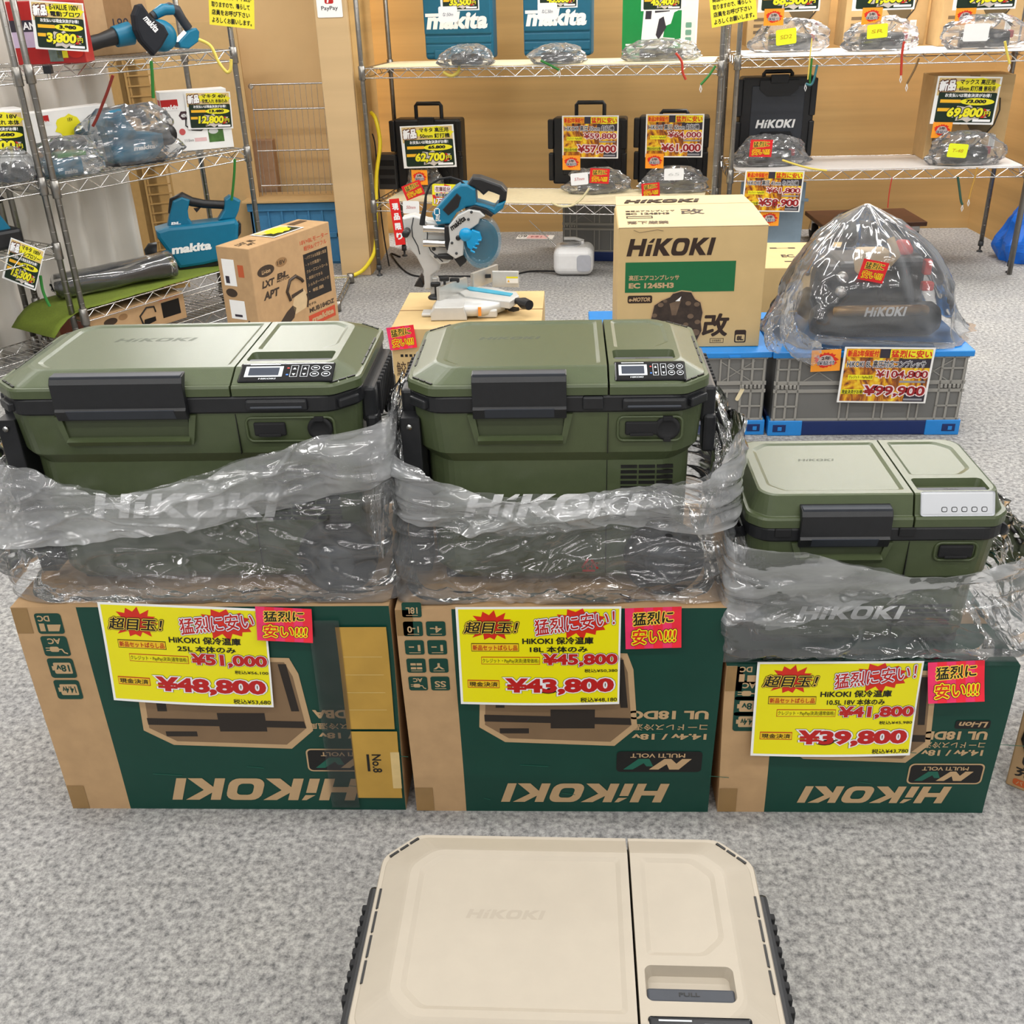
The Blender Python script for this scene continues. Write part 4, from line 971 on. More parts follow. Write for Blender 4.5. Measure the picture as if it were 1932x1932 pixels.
def rack(label, fl, ang, W, D, zs, H=1.95, foot=True):
    t = thing('wire_rack', label, 'shelving', (fl[0], fl[1], 0), ang)
    for x in (0, W):
        for y in (0, D):
            b = MB(); b.lathe([(.0125, .035), (.0125, H), (.004, H + .004)], POST, 12, 'z', (x, y, 0))
            k = int(H / .05)
            for i in range(1, k): b.lathe([(.0127, i * .05), (.0127, i * .05 + .002)], POST, 12, 'z', (x, y, 0))
            p = b.build('post', t)
            b = MB(); b.lathe([(.016, 0), (.016, .006), (.006, .010), (.006, .03), (.015, .034), (.0148, .06)], DARKG, 12, 'z', (x, y, 0)); b.build('foot', p)
    for z in zs: wire_shelf(t, W, D, z)
    return t
def local(t, p):
    c, s = cos(t.rotation_euler.z), sin(t.rotation_euler.z); d = Vector(p) - t.location; return Vector((d.x * c + d.y * s, -d.x * s + d.y * c, d.z))
def world_(t, p):
    c, s = cos(t.rotation_euler.z), sin(t.rotation_euler.z); return Vector((t.location.x + p[0] * c - p[1] * s, t.location.y + p[0] * s + p[1] * c, t.location.z + p[2]))

# ------------------------------------------------------------------ racks
RM = rack('wide chrome wire rack in the middle of the back wall', (-.99, 5.69), radians(-10.3), 1.815, .46, (.40, 1.068))
RR = rack('right chrome wire rack with white shelf liners', (.905, 5.56), radians(-2.2), 1.49, .47, (.535, 1.078))
A1 = atan2(.84370212, .53681164)
R1 = rack('left chrome wire rack holding the teal blowers, standing at an angle', (-1.987, 4.145), A1, 1.013, .34, (.09, .265, .783, 1.207))
R2_ = rack('chrome wire rack cut by the left photo edge', (-2.027 - .5368 * .90, 4.125 - .8437 * .90), A1, .90, .34, (.10, .545, .800, 1.20))
def liner(label, t, x0, y0, x1, y1, z, m, curl=0.0):
    b = MB(); n = 24
    pts = [(x0 + (x1 - x0) * i / n, z + .002 + curl * max(0, (abs(i / n - .5) * 2) - .86) * .2) for i in range(n + 1)]
    R_ = rrect(x0, y0, x1, y1, .03, 4); b.prism(R_, z + .003, z + .0065, m, axis='z')
    return tag(b.build('shelf_liner', None, t.location, (0, 0, t.rotation_euler.z)), label, 'shelf liner')
liner('cream board lining the upper shelf of the middle rack', RM, .05, .012, 1.78, .40, 1.068, CREAM)
liner('cream board lining the lower shelf of the middle rack', RM, .06, .012, 1.76, .42, .40, CREAM)
liner('white board lining the upper shelf of the right rack', RR, .03, .008, 1.47, .44, 1.078, LINER_W)
liner('white board lining the lower shelf of the right rack', RR, .03, .008, 1.47, .42, .535, LINER_W)
MOSS = mat('moss_cloth', (104, 120, 34), .9, var=.1, scale=120)
b = MB(); vs = []; fs = []; n = 30
for j in range(9):
    for i in range(n + 1):
        x = -.15 + (1.0 + .15) * i / n; y = .01 + .31 * j / 8; sag = .0 if x > -.01 else -3.0 * (abs(x) ** 1.9)
        vs.append((x, y, .265 + .006 + .004 * noise.noise(Vector((x * 12, y * 12, 0))) + (sag if x < -.01 else 0)))
for j in range(8):
    for i in range(n): k = j * (n + 1) + i; fs.append((k, k + 1, k + n + 2, k + n + 1))
b.add(vs, fs, MOSS, True); mc = b.build('shelf_cloth', None, R1.location, (0, 0, A1)); tag(mc, 'moss green cloth on the low shelf of the left rack, hanging over its end', 'cloth')
sm = mc.modifiers.new('thick', 'SOLIDIFY'); sm.thickness = .003

# notices clipped to the racks
NOTICE = mat('notice_yellow', (246, 232, 60), .5, var=.02)
def notice(label, loc, w, h, rot):
    b = MB(); b.M = face((0, 0, 0), (1, 0, 0)); b.rect(-w / 2, 0, w / 2, h, NOTICE, 0); L = ['商品に希望の際、電話', '商品の横にチャイムが', '取りますので、鳴らして', '店員をお呼び下さい', 'よろしくお願いします。']
    for k, s in enumerate(L): fancy(b, s, -w * .44, h * (.06 + .185 * (4 - k)), w * (.44 if k < 2 or k == 4 else .40), h * (.06 + .185 * (4 - k) + .13), FQ, [(0, BLK)], .03, e=FQ)
    return tag(b.build('notice', None, loc, rot), label, 'notice')
p = gy(446, 40, 5.05); notice('yellow handwritten-style notice clipped to the left rack post', (p.x, 4.97, p.z - .02), .20, .17, (0, radians(7), 0))
p = gy(1386, 42, 5.33); notice('yellow notice clipped where the middle and right racks meet', (p.x, 5.33, p.z - .005), .21, .17, (0, radians(-9), 0))
b = MB(); b.M = face((0, 0, 0), (1, 0, 0)); b.poly(rrect(-.064, 0, .064, .16, .006), PAPER, 0); b.text('PayPay', -.042, .028, .042, .052, ink((40, 40, 44)), FQ, .01); b.poly(rrect(-.022, .062, .022, .105, .008), RED, FQ); b.poly([(-.012, .066), (-.004, .066), (.004, .095), (-.004, .100)], WHT, 2 * FQ); b.tube([(-.010, .088, 2 * FQ), (.002, .098, 2 * FQ), (.012, .090, 2 * FQ), (.006, .080, 2 * FQ)], .002, WHT, 4)
p = gy(623, 33, 5.69); tag(b.build('payment_sign', None, (p.x, 5.697, p.z), (0, 0, 0)), 'white payment sign with red square emblem on the cardboard pillar', 'sign')

# ------------------------------------------------------------------ middle rack, upper shelf
def shelf_pt(t, px, py, z): return gz(px, py, z)
def case(label, px0, px1, py, z, H, D, name, m, kind, shift=0.0, rz=radians(-10)):
    """upright tool case whose front bottom edge runs from px0 to px1 at row py"""
    a, c = gz(px0, py, z), gz(px1, py, z); W = (c - a).length; o = (a + c) / 2; ang = rz
    t = thing(name, label, 'tool case', (o.x, o.y + D / 2, z), ang); b = MB()
    if kind == 'teal':
        b.box(-W / 2, -D / 2, .0, W / 2, D / 2, H, m, .018, 3); b.box(-W / 2 + .006, -D / 2 - .006, .03, W / 2 - .006, -D / 2 + .01, .075, m, .006); b.box(-W / 2 + .006, -D / 2 - .006, .08, W / 2 - .006, -D / 2 + .01, .118, m, .006); b.box(-W / 2 + .004, -D / 2 - .010, .124, W / 2 - .004, -D / 2 + .01, .34, m, .008)
        for sx in (-.28, .28): b.box(W * sx - .03, -D / 2 - .012, -.0, W * sx + .03, -D / 2, .05, m, .006)
        b.M = face((0, -D / 2 - .0108, 0), (1, 0, 0)); b.text('makita', -W * .43, .150, W * .45, .235, WHT, 0, .05, .2); b.rect(-W * .46, .212, -W * .26, .228, WHT, 0); b.build('shell', t)
    else:
        b.box(-W / 2, -D / 2, 0, W / 2, D / 2, H, BLACKP, .012, 2)
        for sx in (-1, 1):
            b.box(sx * W / 2 - .022, -D / 2 - .010, .02, sx * W / 2 + .006, -D / 2 + .03, H * .48, BLACKP, .006); b.box(sx * W / 2 - .026, -D / 2 - .010, H * .54, sx * W / 2 + .006, -D / 2 + .03, H * .98, BLACKP, .006)
        b.box(-W * .36, -D / 2 - .006, .05, W * .36, -D / 2 + .01, H * .9, SLATE if kind == 'logo' else BLACKP, .006)
        b.prism([(-W * .26, H * .96), (W * .26, H * .96), (W * .26, H * .86), (W * .16, H * .78), (-W * .16, H * .78), (-W * .26, H * .86)], -D / 2 - .014, -D / 2, BLACKP)
        b.prism([(-W * .3, .04), (W * .3, .04), (W * .3, .09), (W * .2, .15), (-W * .2, .15), (-W * .3, .09)], -D / 2 - .014, -D / 2, BLACKP)
        if kind == 'logo': b.M = face((0, -D / 2 - .0068, 0), (1, 0, 0)); logo(b, -W * .28, H * .40, W * .26, H * .50, WHT, 0, .25); b.M = Matrix()
        b.build('shell', t)
        b = MB(); b.box(-W * .12, -D / 2 - .02, H - .03, W * .12, -D / 2, H + .012, BLACKP, .004); b.build('latch', t)
        b = MB(); hh = .075 if kind == 'handle' else .022
        b.tube([(-W * .19, 0, H - .01), (-W * .19, 0, H + hh - .012), (-W * .17, 0, H + hh), (W * .17, 0, H + hh), (W * .19, 0, H + hh - .012), (W * .19, 0, H - .01)], .011, BLACKP, 8); b.build('carry_handle', t)
    return t
ZU, ZL = 1.068 + .007, .40 + .007
case('teal tool case with white lettering, left of the two teal cases on the upper shelf', 812, 930, 112, ZU, .52, .12, 'tool_case', TEAL_L, 'teal')
case('teal tool case with white lettering, right of the two teal cases on the upper shelf', 996, 1115, 106, ZU, .52, .12, 'tool_case', TEAL_L, 'teal')
# green and white tool carton
a, c = gz(1179, 105, ZU), gz(1314, 104, ZU); W = (c - a).length; o = (a + c) / 2; D = .14
t = thing('tool_carton', 'green and white carton with nail gun picture on the upper shelf', 'cardboard box', (o.x, o.y + D / 2, ZU), radians(-10)); b = MB()
SGREEN = mat('shiny_green_print', (10, 138, 66), .35, var=.03); b.box(-W / 2, -D / 2, 0, W / 2, D / 2, .45, PAPER, .002); b.M = face((0, -D / 2 - .0005, 0), (1, 0, 0))
b.rect(-W / 2, 0, W * .30, .45, SGREEN, 0); Q = lambda L: [(-W / 2 + x * W, y * .29) for x, y in L]
LG = ink((206, 208, 206)); b.poly(Q([(.26, .20), (.30, .95), (.46, 1.0), (.50, .82), (.66, .82), (.84, .90), (.86, .80), (.70, .70), (.66, .52), (.58, .48), (.56, .30), (.72, .28), (.70, .14), (.30, .12)]), WHT, FQ)
b.poly(Q([(.44, .70), (.64, .72), (.64, .84), (.44, .82)]), CHAR, 2 * FQ); b.poly(Q([(.31, .6), (.39, .6), (.40, .76), (.32, .78)]), CHAR, 2 * FQ); b.poly(Q([(.50, .26), (.60, .46), (.56, .64), (.50, .60), (.46, .34)]), CHAR, 2 * FQ); b.poly(Q([(.30, .16), (.72, .18), (.72, .26), (.30, .24)]), CHAR, 2 * FQ); b.poly(Q([(.66, .78), (.8, .82), (.8, .88), (.66, .84)]), LG, 2 * FQ)
for k in range(3): b.poly([(-W / 2 + x * W, y) for x, y in rrect(.86, .06 + .035 * k, .94, .085 + .035 * k, .008)], mat('icon_grey_green', (120, 170, 150), .4, var=0), FQ)
b.text('H', -W * .32, .28, -W * .24, .32, WHT, FQ, .05, .2); b.rect(-W * .45, .05, -W * .2, .058, WHT, FQ); b.rect(-W * .45, .036, -W * .22, .042, WHT, FQ); b.build('board_body', t)
def on_case(px, py, Y): q = gy(px, py, Y); return q
for lab, ttl, new, px, py, Y in (('green and yellow price sheet for 35,500 on the left teal case', 'マキタ 釘打機', '35,500', 868, 20, 5.72), ('green and yellow price sheet for 45,000 on the right teal case', 'マキタ 釘打機', '45,000', 1052, 15, 5.66), ('green and yellow price sheet for 45,400 on the green and white carton', 'HiKOKI 釘打機', '45,400', 1248, 20, 5.60)):
    p = gy(px, py, Y); a_ = gz(px, 112, ZU); green_sign(lab, ttl, '38,000', new, (p.x, Y, p.z), .20, .15, (0, 0, radians(-10)))
p = gy(846, 42, 5.71); note('white handwritten slip on the left teal case', (p.x, 5.705, p.z), .098, .072, (0, 0, radians(-10)), PAPER, 'な:50m', ink((90, 90, 110)))
p = gy(1033, 37, 5.66); note('white handwritten slip on the right teal case', (p.x, 5.645, p.z), .098, .075, (0, 0, radians(-10)), PAPER, 'ねじ50m', ink((90, 90, 110)))
def bt(label, px, py, z, w, d, h, seed, rz=0.0, accent=None, dy=0.0):
    q = gz(px, py, z); return bagged_tool(label, (q.x, q.y + d / 2 + dy, z), w, d, h, seed, rz, accent=accent)
bt('bagged black battery part in front of the left teal case', 880, 126, ZU, .26, .13, .10, 11)
bt('bagged black battery part in front of the right teal case', 1052, 122, ZU, .27, .13, .095, 12)
bt('bagged black battery part in front of the green carton', 1250, 116, ZU, .36, .14, .10, 13)
YCORD = mat('cord_yellow', (226, 204, 92), .5, var=.03); RCORD = mat('cord_red', (186, 56, 38), .5, var=.03); GCORD = mat('cord_green', (40, 120, 44), .5, var=.03); BRC = mat('cord_brown', (110, 84, 48), .5, var=.03); TCORD = mat('cord_teal', (50, 110, 120), .5, var=.03); OLC = mat('cord_amber', (186, 142, 64), .5, var=.03)
def hang(label, P, r, m, Y, **k): cord('lanyard', label, [tuple(gy(x, y, Y)) for x, y in P], r, m, 'lanyard', **k)
hang('short yellow lanyard under the bagged part by the left teal case', [(864, 112), (866, 132), (852, 143), (836, 136)], .008, YCORD, 5.60)
hang('short green lanyard on the bagged part by the right teal case', [(1020, 114), (1040, 124), (1055, 132)], .006, GCORD, 5.50, clip=True)
hang('red lanyard hanging from the upper shelf under the green carton', [(1275, 100), (1286, 116), (1288, 136), (1294, 150)], .006, RCORD, 5.38)
hang('green lanyard tied to the right end of the upper shelf', [(1350, 124), (1338, 142), (1322, 160)], .006, GCORD, 5.33, clip=True)

# ------------------------------------------------------------------ middle rack, lower shelf
case('black tool case with raised handle, leftmost on the lower shelf behind a green price sheet', 754, 878, 357, ZL, .375, .11, 'tool_case', BLACKP, 'handle')
case('black tool case with raised handle behind a flame patterned price sheet', 1046, 1182, 348, ZL, .355, .11, 'tool_case', BLACKP, 'handle')
case('black tool case with flat handle behind a flame patterned price sheet', 1205, 1334, 346, ZL, .355, .11, 'tool_case', BLACKP, 'flat')
p = gy(812, 316, 5.82); green_sign('green and yellow price sheet for 62,700 on the black case', 'マキタ 高圧用', '65,800', '62,700', (p.x, 5.815, p.z), .300, .218, (0, radians(-2), radians(-10)), '50mm 釘打機')
p = gy(1113, 298, 5.76); flame_sign('flame patterned price sheet for 57,000 on the black case with raised handle', 'HiKOKI 高圧 50mm 釘打機', '¥59,800', '¥57,000', (p.x, 5.745, p.z), .300, .215, (0, 0, radians(-10)))
p = gy(1270, 296, 5.72); flame_sign('flame patterned price sheet for 61,000 on the black case with flat handle', 'HiKOKI 高圧 65mm 釘打機', '¥64,000', '¥61,000', (p.x, 5.705, p.z), .300, .215, (0, 0, radians(-10)))
p = gy(1078, 320, 5.75); warranty_card('orange warranty card on the black case with raised handle, below a flame patterned sheet', (p.x, 5.738, p.z), .096, (0, 0, radians(-10)))
p = gy(1234, 317, 5.71); warranty_card('orange warranty card on the black case with flat handle', (p.x, 5.698, p.z), .096, (0, 0, radians(-10)))
p = gy(793, 352, 5.80); warranty_card('orange warranty card on the leftmost black case of the middle rack', (p.x, 5.795, p.z + .01), .10, (0, 0, radians(-10)), .09)
bt('bagged black tool on the lower shelf, left of the middle rack', 800, 368, ZL, .20, .13, .16, 21)
bt('bagged black tool with white slip and red card, before the raised handle case', 1126, 368, ZL, .34, .15, .135, 22)
bt('bagged black tool with white slip, before the flat handle case', 1276, 366, ZL, .34, .15, .135, 23)
def small_bargain(label, px, py, Y, s, rot): p = gy(px, py, Y); pink_card(label, (p.x, Y, p.z), s, s * .74, rot, REDCARD, 0)
small_bargain('red bargain card on the bag before the raised handle case', 1130, 346, 5.50, .100, (0, radians(4), 0))
small_bargain('red bargain card at the shelf edge below the flat handle case', 1228, 371, 5.44, .092, (0, radians(-4), 0))
small_bargain('red bargain card leaning on the left bagged tool', 785, 372, 5.62, .105, (0, radians(-20), 0))
p = gy(1094, 349, 5.50); note('white slip with red pen on the bag before the raised handle case', (p.x, 5.50, p.z), .09, .06, (0, radians(-4), 0), PAPER, '57mm', RED)
p = gy(1271, 340, 5.48); note('white slip on the bag before the flat handle case', (p.x, 5.48, p.z), .10, .058, (0, 0, 0), PAPER, '65', LG)
b = MB(); b.box(-.055, -.05, 0, .055, .05, .19, DARKG, .004)
for k in range(3): b.box(-.045, -.052, .03 + .05 * k, .045, -.05, .06 + .05 * k, BLACKR)
b.frame(-.055, 0, .055, .19, .006, ALU_P, 0) if False else None
p = gz(748, 356, ZL); tag(b.build('drawer_case', None, (p.x - .035, p.y + .03, ZL), (0, 0, radians(-10))), 'dark slotted tray standing left of the 62,700 case', 'tray')
# posters under and on the shelf edge
b = MB(); b.M = face((0, 0, 0), (1, 0, 0)); w_, h_ = .125, .112; b.rect(-w_ / 2, 0, w_ / 2, h_, SYEL, 0)
for k in range(6): b.poly([(0, h_ * .5), (w_ * .5 * cos(k * 1.05), h_ * .5 + h_ * .5 * sin(k * 1.05)), (w_ * .5 * cos(k * 1.05 + .5), h_ * .5 + h_ * .5 * sin(k * 1.05 + .5))], HOTRED, FQ)
b.rect(-w_ * .40, h_ * .62, w_ * .30, h_ * .92, PALEK, 2 * FQ); fancy(b, '在庫処分', -w_ * .36, h_ * .66, w_ * .26, h_ * .88, 3 * FQ, [(0, MAROON)], .02, e=FQ); fancy(b, '表示価格より', -w_ * .36, h_ * .42, w_ * .40, h_ * .58, 3 * FQ, [(.08, WHT), (0, BLK)], .03, e=FQ); fancy(b, '1万円引', -w_ * .42, h_ * .06, w_ * .46, h_ * .38, 3 * FQ, [(.08, HOTRED), (.04, ink((90, 100, 140))), (0, WHT)], .03, e=FQ)
p = gy(838, 388, 5.58); tag(b.build('poster', None, (p.x, 5.575, p.z), (0, radians(3), 0)), 'red and yellow starburst discount poster on the lower shelf edge', 'poster')
b = MB(); b.M = face((0, 0, 0), (1, 0, 0)); b.rect(-.027, 0, .027, .245, ink((226, 30, 28)), 0)
for k, ch in enumerate('現品限り'): b.text(ch, -.016, .185 - .052 * k, .018, .222 - .052 * k, WHT, FQ, .05)
p = gy(756, 462, 5.60); tag(b.build('banner', None, (p.x, 5.60, p.z), (0, radians(-4), 0)), 'narrow red vertical banner hanging below the lower shelf', 'banner')
p = gy(776, 403, 5.59); note('white slip with red pen hanging beside the red banner', (p.x, 5.59, p.z), .088, .066, (0, radians(2), 0), PAPER, '50mm', RED)
hang('pale yellow lanyard looping from the 57,000 tool over the shelf edge', [(1112, 355), (1096, 376), (1078, 388), (1056, 389), (1040, 382)], .006, mat('cord_cream', (216, 204, 160), .5), 5.44)

# ------------------------------------------------------------------ right rack
def kcarton(label, px0, px1, py, z, H, D, rz, art=True):
    a, c = gz(px0, py, z), gz(px1, py, z); W = (c - a).length; o = (a + c) / 2
    t = thing('tool_carton', label, 'cardboard box', (o.x, o.y + D / 2, z), rz); b = MB(); b.box(-W / 2, -D / 2, 0, W / 2, D / 2, H, KRAFT_L, .003)
    b.box(-W / 2 + .0, -.0015, H - .001, W / 2, .0015, H + .0006, KRAFT_IN); b.M = face((0, -D / 2 - .0006, 0), (1, 0, 0)); K1 = ink((120, 98, 70)); K2 = ink((104, 88, 58))
    for k in range(4): b.rect(-W * .42, .03 + .032 * k, -W * .25, .046 + .032 * k, K1, 0); b.rect(-W * .22, .03 + .032 * k, -W * .17, .046 + .032 * k, K1, 0) if k < 2 else None
    b.poly([(-W * .05, .20), (W * .05, .23), (W * .28, .22), (W * .30, .15), (W * .22, .10), (W * .08, .12)], K2, 0); b.poly([(-W * .10, .17), (.0, .19), (.0, .24), (-W * .10, .24)], ink((60, 52, 40)), FQ)
    b.tube([(W * .22, .11, FQ), (W * .33, .17, FQ), (W * .37, .24, FQ), (W * .35, .30, FQ)], .004, ink((60, 52, 40)), 4)
    b.rect(W * .30, .05, W * .38, .12, PAPER, FQ); b.rect(W * .315, .06, W * .365, .11, LG, 2 * FQ); b.build('board_body', t)
    b = MB(); b.box(-.025, -D / 2 - .0008, H - .05, .025, -D / 2 + .002, H + .0012, TAPE); b.build('tape', t)
    return t
ZRU, ZRL = 1.078 + .007, .535 + .007
KN = []
for px0, px1, nm in ((1411, 1560, 'left'), (1590, 1745, 'centre'), (1768, 1925, 'right')):
    KN.append(kcarton({'left': 'leftmost of three brown cartons on the upper right shelf', 'centre': 'middle one of three brown cartons on the upper right shelf', 'right': 'rightmost of three brown cartons on the upper right shelf'}[nm], px0, px1, 86, ZRU, .40, .22, radians(-2)))
for px, py, new, ttl in ((1487, 22, '68,500', 'マックス 釘打機'), (1665, 19, '71,800', 'マックス 釘打機'), (1855, 18, '99,800', 'マックス 釘打機')):
    p = gy(px, py, 5.66); green_sign('green price sheet for %s on the %s brown cartons' % (new, {1487: 'leftmost of three', 1665: 'middle of three', 1855: 'rightmost of three'}[px]), ttl, '75,000', new, (p.x, 5.655, p.z), .300, .20, (0, 0, radians(-2)))
for px, py, nm in ((1458, 48, '68,500'), (1642, 46, '71,800'), (1817, 47, '99,800')):
    p = gy(px, py, 5.66); warranty_card('orange warranty card on the %s brown cartons' % {'68,500': 'leftmost of three', '71,800': 'middle one of three', '99,800': 'rightmost of three'}[nm], (p.x, 5.648, p.z), .096, (0, 0, radians(-2)))
REDP = mat('red_plastic', (170, 40, 44), .4, var=.04)
bt('bagged black tool with red end before the leftmost of three brown cartons', 1493, 99, ZRU, .36, .12, .155, 31, 0, REDP)
bt('bagged black tool with red end before the middle one of three brown cartons', 1668, 97, ZRU, .36, .12, .155, 32, 0, REDP)
bt('bagged black tool with red end before the rightmost of three brown cartons', 1862, 93, ZRU, .40, .12, .155, 33, 0, REDP)
LIME = mat('slip_lime', (236, 244, 40), .45, var=.02)
p = gy(1483, 84, 5.53); note('lime yellow slip on the bag before the leftmost of three brown cartons', (p.x, 5.525, p.z), .098, .07, (0, radians(-6), 0), LIME, 'SD2', ink((200, 150, 20)))
p = gy(1654, 72, 5.53); note('lime yellow slip on the bag before the middle one of three brown cartons', (p.x, 5.525, p.z), .098, .062, (0, radians(-4), 0), LIME, 'SR', ink((200, 150, 20)))
p = gy(1840, 78, 5.50); note('white slip on the bag before the rightmost of three brown cartons', (p.x, 5.505, p.z), .12, .078, (0, 0, 0), PAPER, '', LG)
case('black tool case with white lettering on the lower right shelf', 1390, 1528, 303, ZRL, .42, .12, 'tool_case', BLACKP, 'logo', rz=radians(-2))
bt('bagged tool with red bargain card in front of the lettered black case', 1455, 316, ZRL, .38, .14, .155, 41, 0, REDP)
small_bargain('red bargain card on the bagged tool by the lettered black case', 1434, 296, 5.50, .112, (0, radians(2), 0))
kcarton('single brown carton on the lower right shelf', 1741, 1893, 300, ZRL, .41, .22, radians(-3))
p = gy(1812, 234, 5.64); green_sign('green price sheet for 69,800 on the single brown carton, lower right shelf', 'マックス 高圧用', '73,000', '69,800', (p.x, 5.63, p.z), .315, .225, (0, radians(2), radians(-2)), '65mm 釘打機 普段用')
p = gy(1773, 260, 5.63); warranty_card('orange warranty card on the single brown carton of the lower right shelf', (p.x, 5.622, p.z), .098, (0, radians(2), 0))
bt('bagged black tool before the single brown carton, lower right shelf', 1825, 314, ZRL, .37, .13, .165, 42, 0, REDP)
p = gy(1803, 297, 5.48); note('lime yellow slip on the bag before the single brown carton, lower right shelf', (p.x, 5.475, p.z), .098, .066, (0, radians(5), 0), LIME, 'T-48', ink((200, 150, 20)))
hang('thin yellow string from the 68,500 tool down to the teal hook', [(1532, 72), (1529, 100), (1526, 130), (1524, 150)], .003, YCORD, 5.50)
hang('dark green cord hanging over the lettered black case', [(1532, 110), (1530, 130), (1528, 155), (1532, 160)], .005, GCORD, 5.52)
hang('teal hook cord over the lettered black case', [(1542, 122), (1536, 148), (1530, 160), (1520, 158)], .006, TCORD, 5.51, clip=True)
hang('red lanyard hanging from the 71,800 tool', [(1706, 78), (1702, 100), (1701, 120), (1700, 142)], .006, RCORD, 5.50, clip=True)
hang('brown cord hanging beside the red lanyard', [(1734, 110), (1726, 130), (1711, 158)], .005, BRC, 5.51, clip=True)
hang('pale yellow lanyard under the 99,800 tool', [(1896, 78), (1900, 100), (1905, 120)], .006, YCORD, 5.48, clip=True)
hang('pale yellow lanyard lying from the 41mm bagged tool along the shelf', [(1476, 302), (1500, 310), (1530, 318), (1560, 322)], .005, YCORD, 5.47)
hang('thin red cord hanging from the middle of the lower right shelf', [(1683, 335), (1680, 350), (1677, 370), (1675, 392)], .003, RCORD, 5.50)
hang('dark teal lanyard under the right end of the lower shelf', [(1807, 334), (1810, 355), (1813, 378), (1816, 386)], .006, mat('cord_dark_teal', (48, 84, 70), .5), 5.48, clip=True)
hang('amber lanyard under the right end of the lower shelf', [(1844, 316), (1838, 340), (1832, 360), (1828, 376)], .005, OLC, 5.47, clip=True)
p = gy(1454, 400, 5.49); flame_sign('flame patterned price sheet for 58,900 hanging from the lower right shelf', 'HiKOKI 高圧 41mm ねじ打機', '¥61,800', '¥58,900', (p.x, 5.50, p.z), .300, .205, (0, radians(2), 0))
p = gy(1452, 428, 5.49); warranty_card('orange warranty card hanging in front of the grey blue board', (p.x, 5.51, p.z), .098, (0, 0, 0))
b = MB(); b.box(-.17, -.012, 0, .17, .012, .46, mat('grey_blue_board', (128, 148, 164), .6, var=.04), .003); b.box(-.17, -.013, .36, .19, .013, .375, mat('grey_blue_board', (128, 148, 164)), .002)
p = gz(1455, 475, 0.0); tag(b.build('grey_blue_board', None, (1.15, 5.66, 0), (radians(-4), radians(1), 0)), 'grey blue board standing behind the 58,900 price sheet', 'board')
t = thing('dolly', 'dark wooden platform dolly on castors under the right rack', 'dolly', (1.82, 6.25, 0), radians(2)); b = MB(); b.box(-.30, -.2, .13, .30, .2, .155, mat('dark_wood', (84, 52, 34), .5, var=.15, scale=12), .004); b.build('platform', t)
for sx in (-.25, .25):
    for sy in (-.15, .15):
        b = MB(); b.lathe([(.01, -.016), (.05, -.016), (.05, .016), (.01, .016)], BLACKR, 18, 'x', (sx, sy, .05)); b.box(sx - .022, sy - .02, .05, sx + .022, sy + .02, .13, CHROME, .003); b.build('castor', t)
# blue sheet bundle and rail at the right edge
TARP = mat('blue_tarp', (20, 110, 220), .35, var=.05, scale=8)
b = MB(); blob_bag(b, .30, .28, .42, 77, TARP, 44, 30, (.05, 0), p=1.6); q = gz(1915, 500, 0); tag(b.build('tarp_bundle', None, (q.x + .09, q.y + .12, 0)), 'crumpled bright blue plastic sheet bundle at the right photo edge', 'tarp')
b = MB(); b.lathe([(.0125, .0), (.0125, 1.95)], POST, 12); q = gz(1908, 513, 0); tag(b.build('rack_post', None, (q.x - .03, q.y - .05, 0)), 'separate chrome post beside the blue bundle at the right photo edge', 'post')
# ------------------------------------------------------------------ left corner: curtain, boards, blue crate, wire panel
CURT = mat('white_curtain', (226, 221, 212), .8, var=.03, scale=6)
b = MB(); n, mrow = 220, 40; vs = []; fs = []; c0 = Vector((-3.40, 2.78)); cd = Vector((.537, .844)); cn = Vector((-.844, .537)); CL = 2.62
for j in range(mrow + 1):
    for i in range(n + 1):
        s_ = CL * i / n; z = 2.35 * j / mrow; swoop = .5 + .5 * sin(s_ * 2.1 + .6)
        f = .030 * sin(s_ * 46 + 2.2 * sin(z * 1.7 + s_ * 3) * swoop) + .022 * noise.noise(Vector((s_ * 9, z * 1.2, 3)))
        f += .02 * sin((z - .5 * (s_ - 1.9) ** 2 * 3) * 30) * math.exp(-((s_ - 2.05) / .32) ** 2) * math.exp(-((z - .75) / .5) ** 2)
        p = c0 + cd * s_ + cn * (f + .02); vs.append((p.x, p.y, max(.003, z)))
for j in range(mrow):
    for i in range(n): k = j * (n + 1) + i; fs.append((k, k + 1, k + n + 2, k + n + 1))
b.add(vs, fs, CURT, True); o = b.build('curtain'); tag(o, 'white draped curtain hanging behind the left wire racks', 'curtain'); sm = o.modifiers.new('thick', 'SOLIDIFY'); sm.thickness = .004
# lattice panel behind the curtain edge
LATT = mat('tan_lattice', (176, 140, 84), .6, var=.05)
b = MB(); 
for k in range(3): b.box(-.05 + .05 * k - .004, -.004, 0, -.15 + .05 * k + .004, .004, 1.15, LATT)
for k in range(24): b.box(-.06, -.008, .02 + .048 * k, .06, 0, .027 + .048 * k, LATT)
b.box(-.07, -.01, 0, -.06, .01, 1.16, LATT); b.box(.06, -.01, 0, .07, .01, 1.16, LATT)
q = gy(320, 330, 5.55); tag(b.build('lattice_screen', None, (q.x - .05, 5.5, 0), (0, 0, radians(25))), 'tan lattice panel at the right end of the curtain', 'panel')
def board(name, label, px, Y, w, h, th, m, rz=0, tilt=0, z=0):
    b = MB(); b.box(-w / 2, 0, 0, w / 2, th, h, m, .002); q = gy(px, 300, Y); return tag(b.build(name, None, (q.x, Y, z), (radians(tilt), 0, rz)), label, 'cardboard')
board('cardboard_sheet', 'tall tan cardboard sheet standing behind the left rack', 395, 6.05, .50, 1.30, .02, KRAFT_L, radians(8))
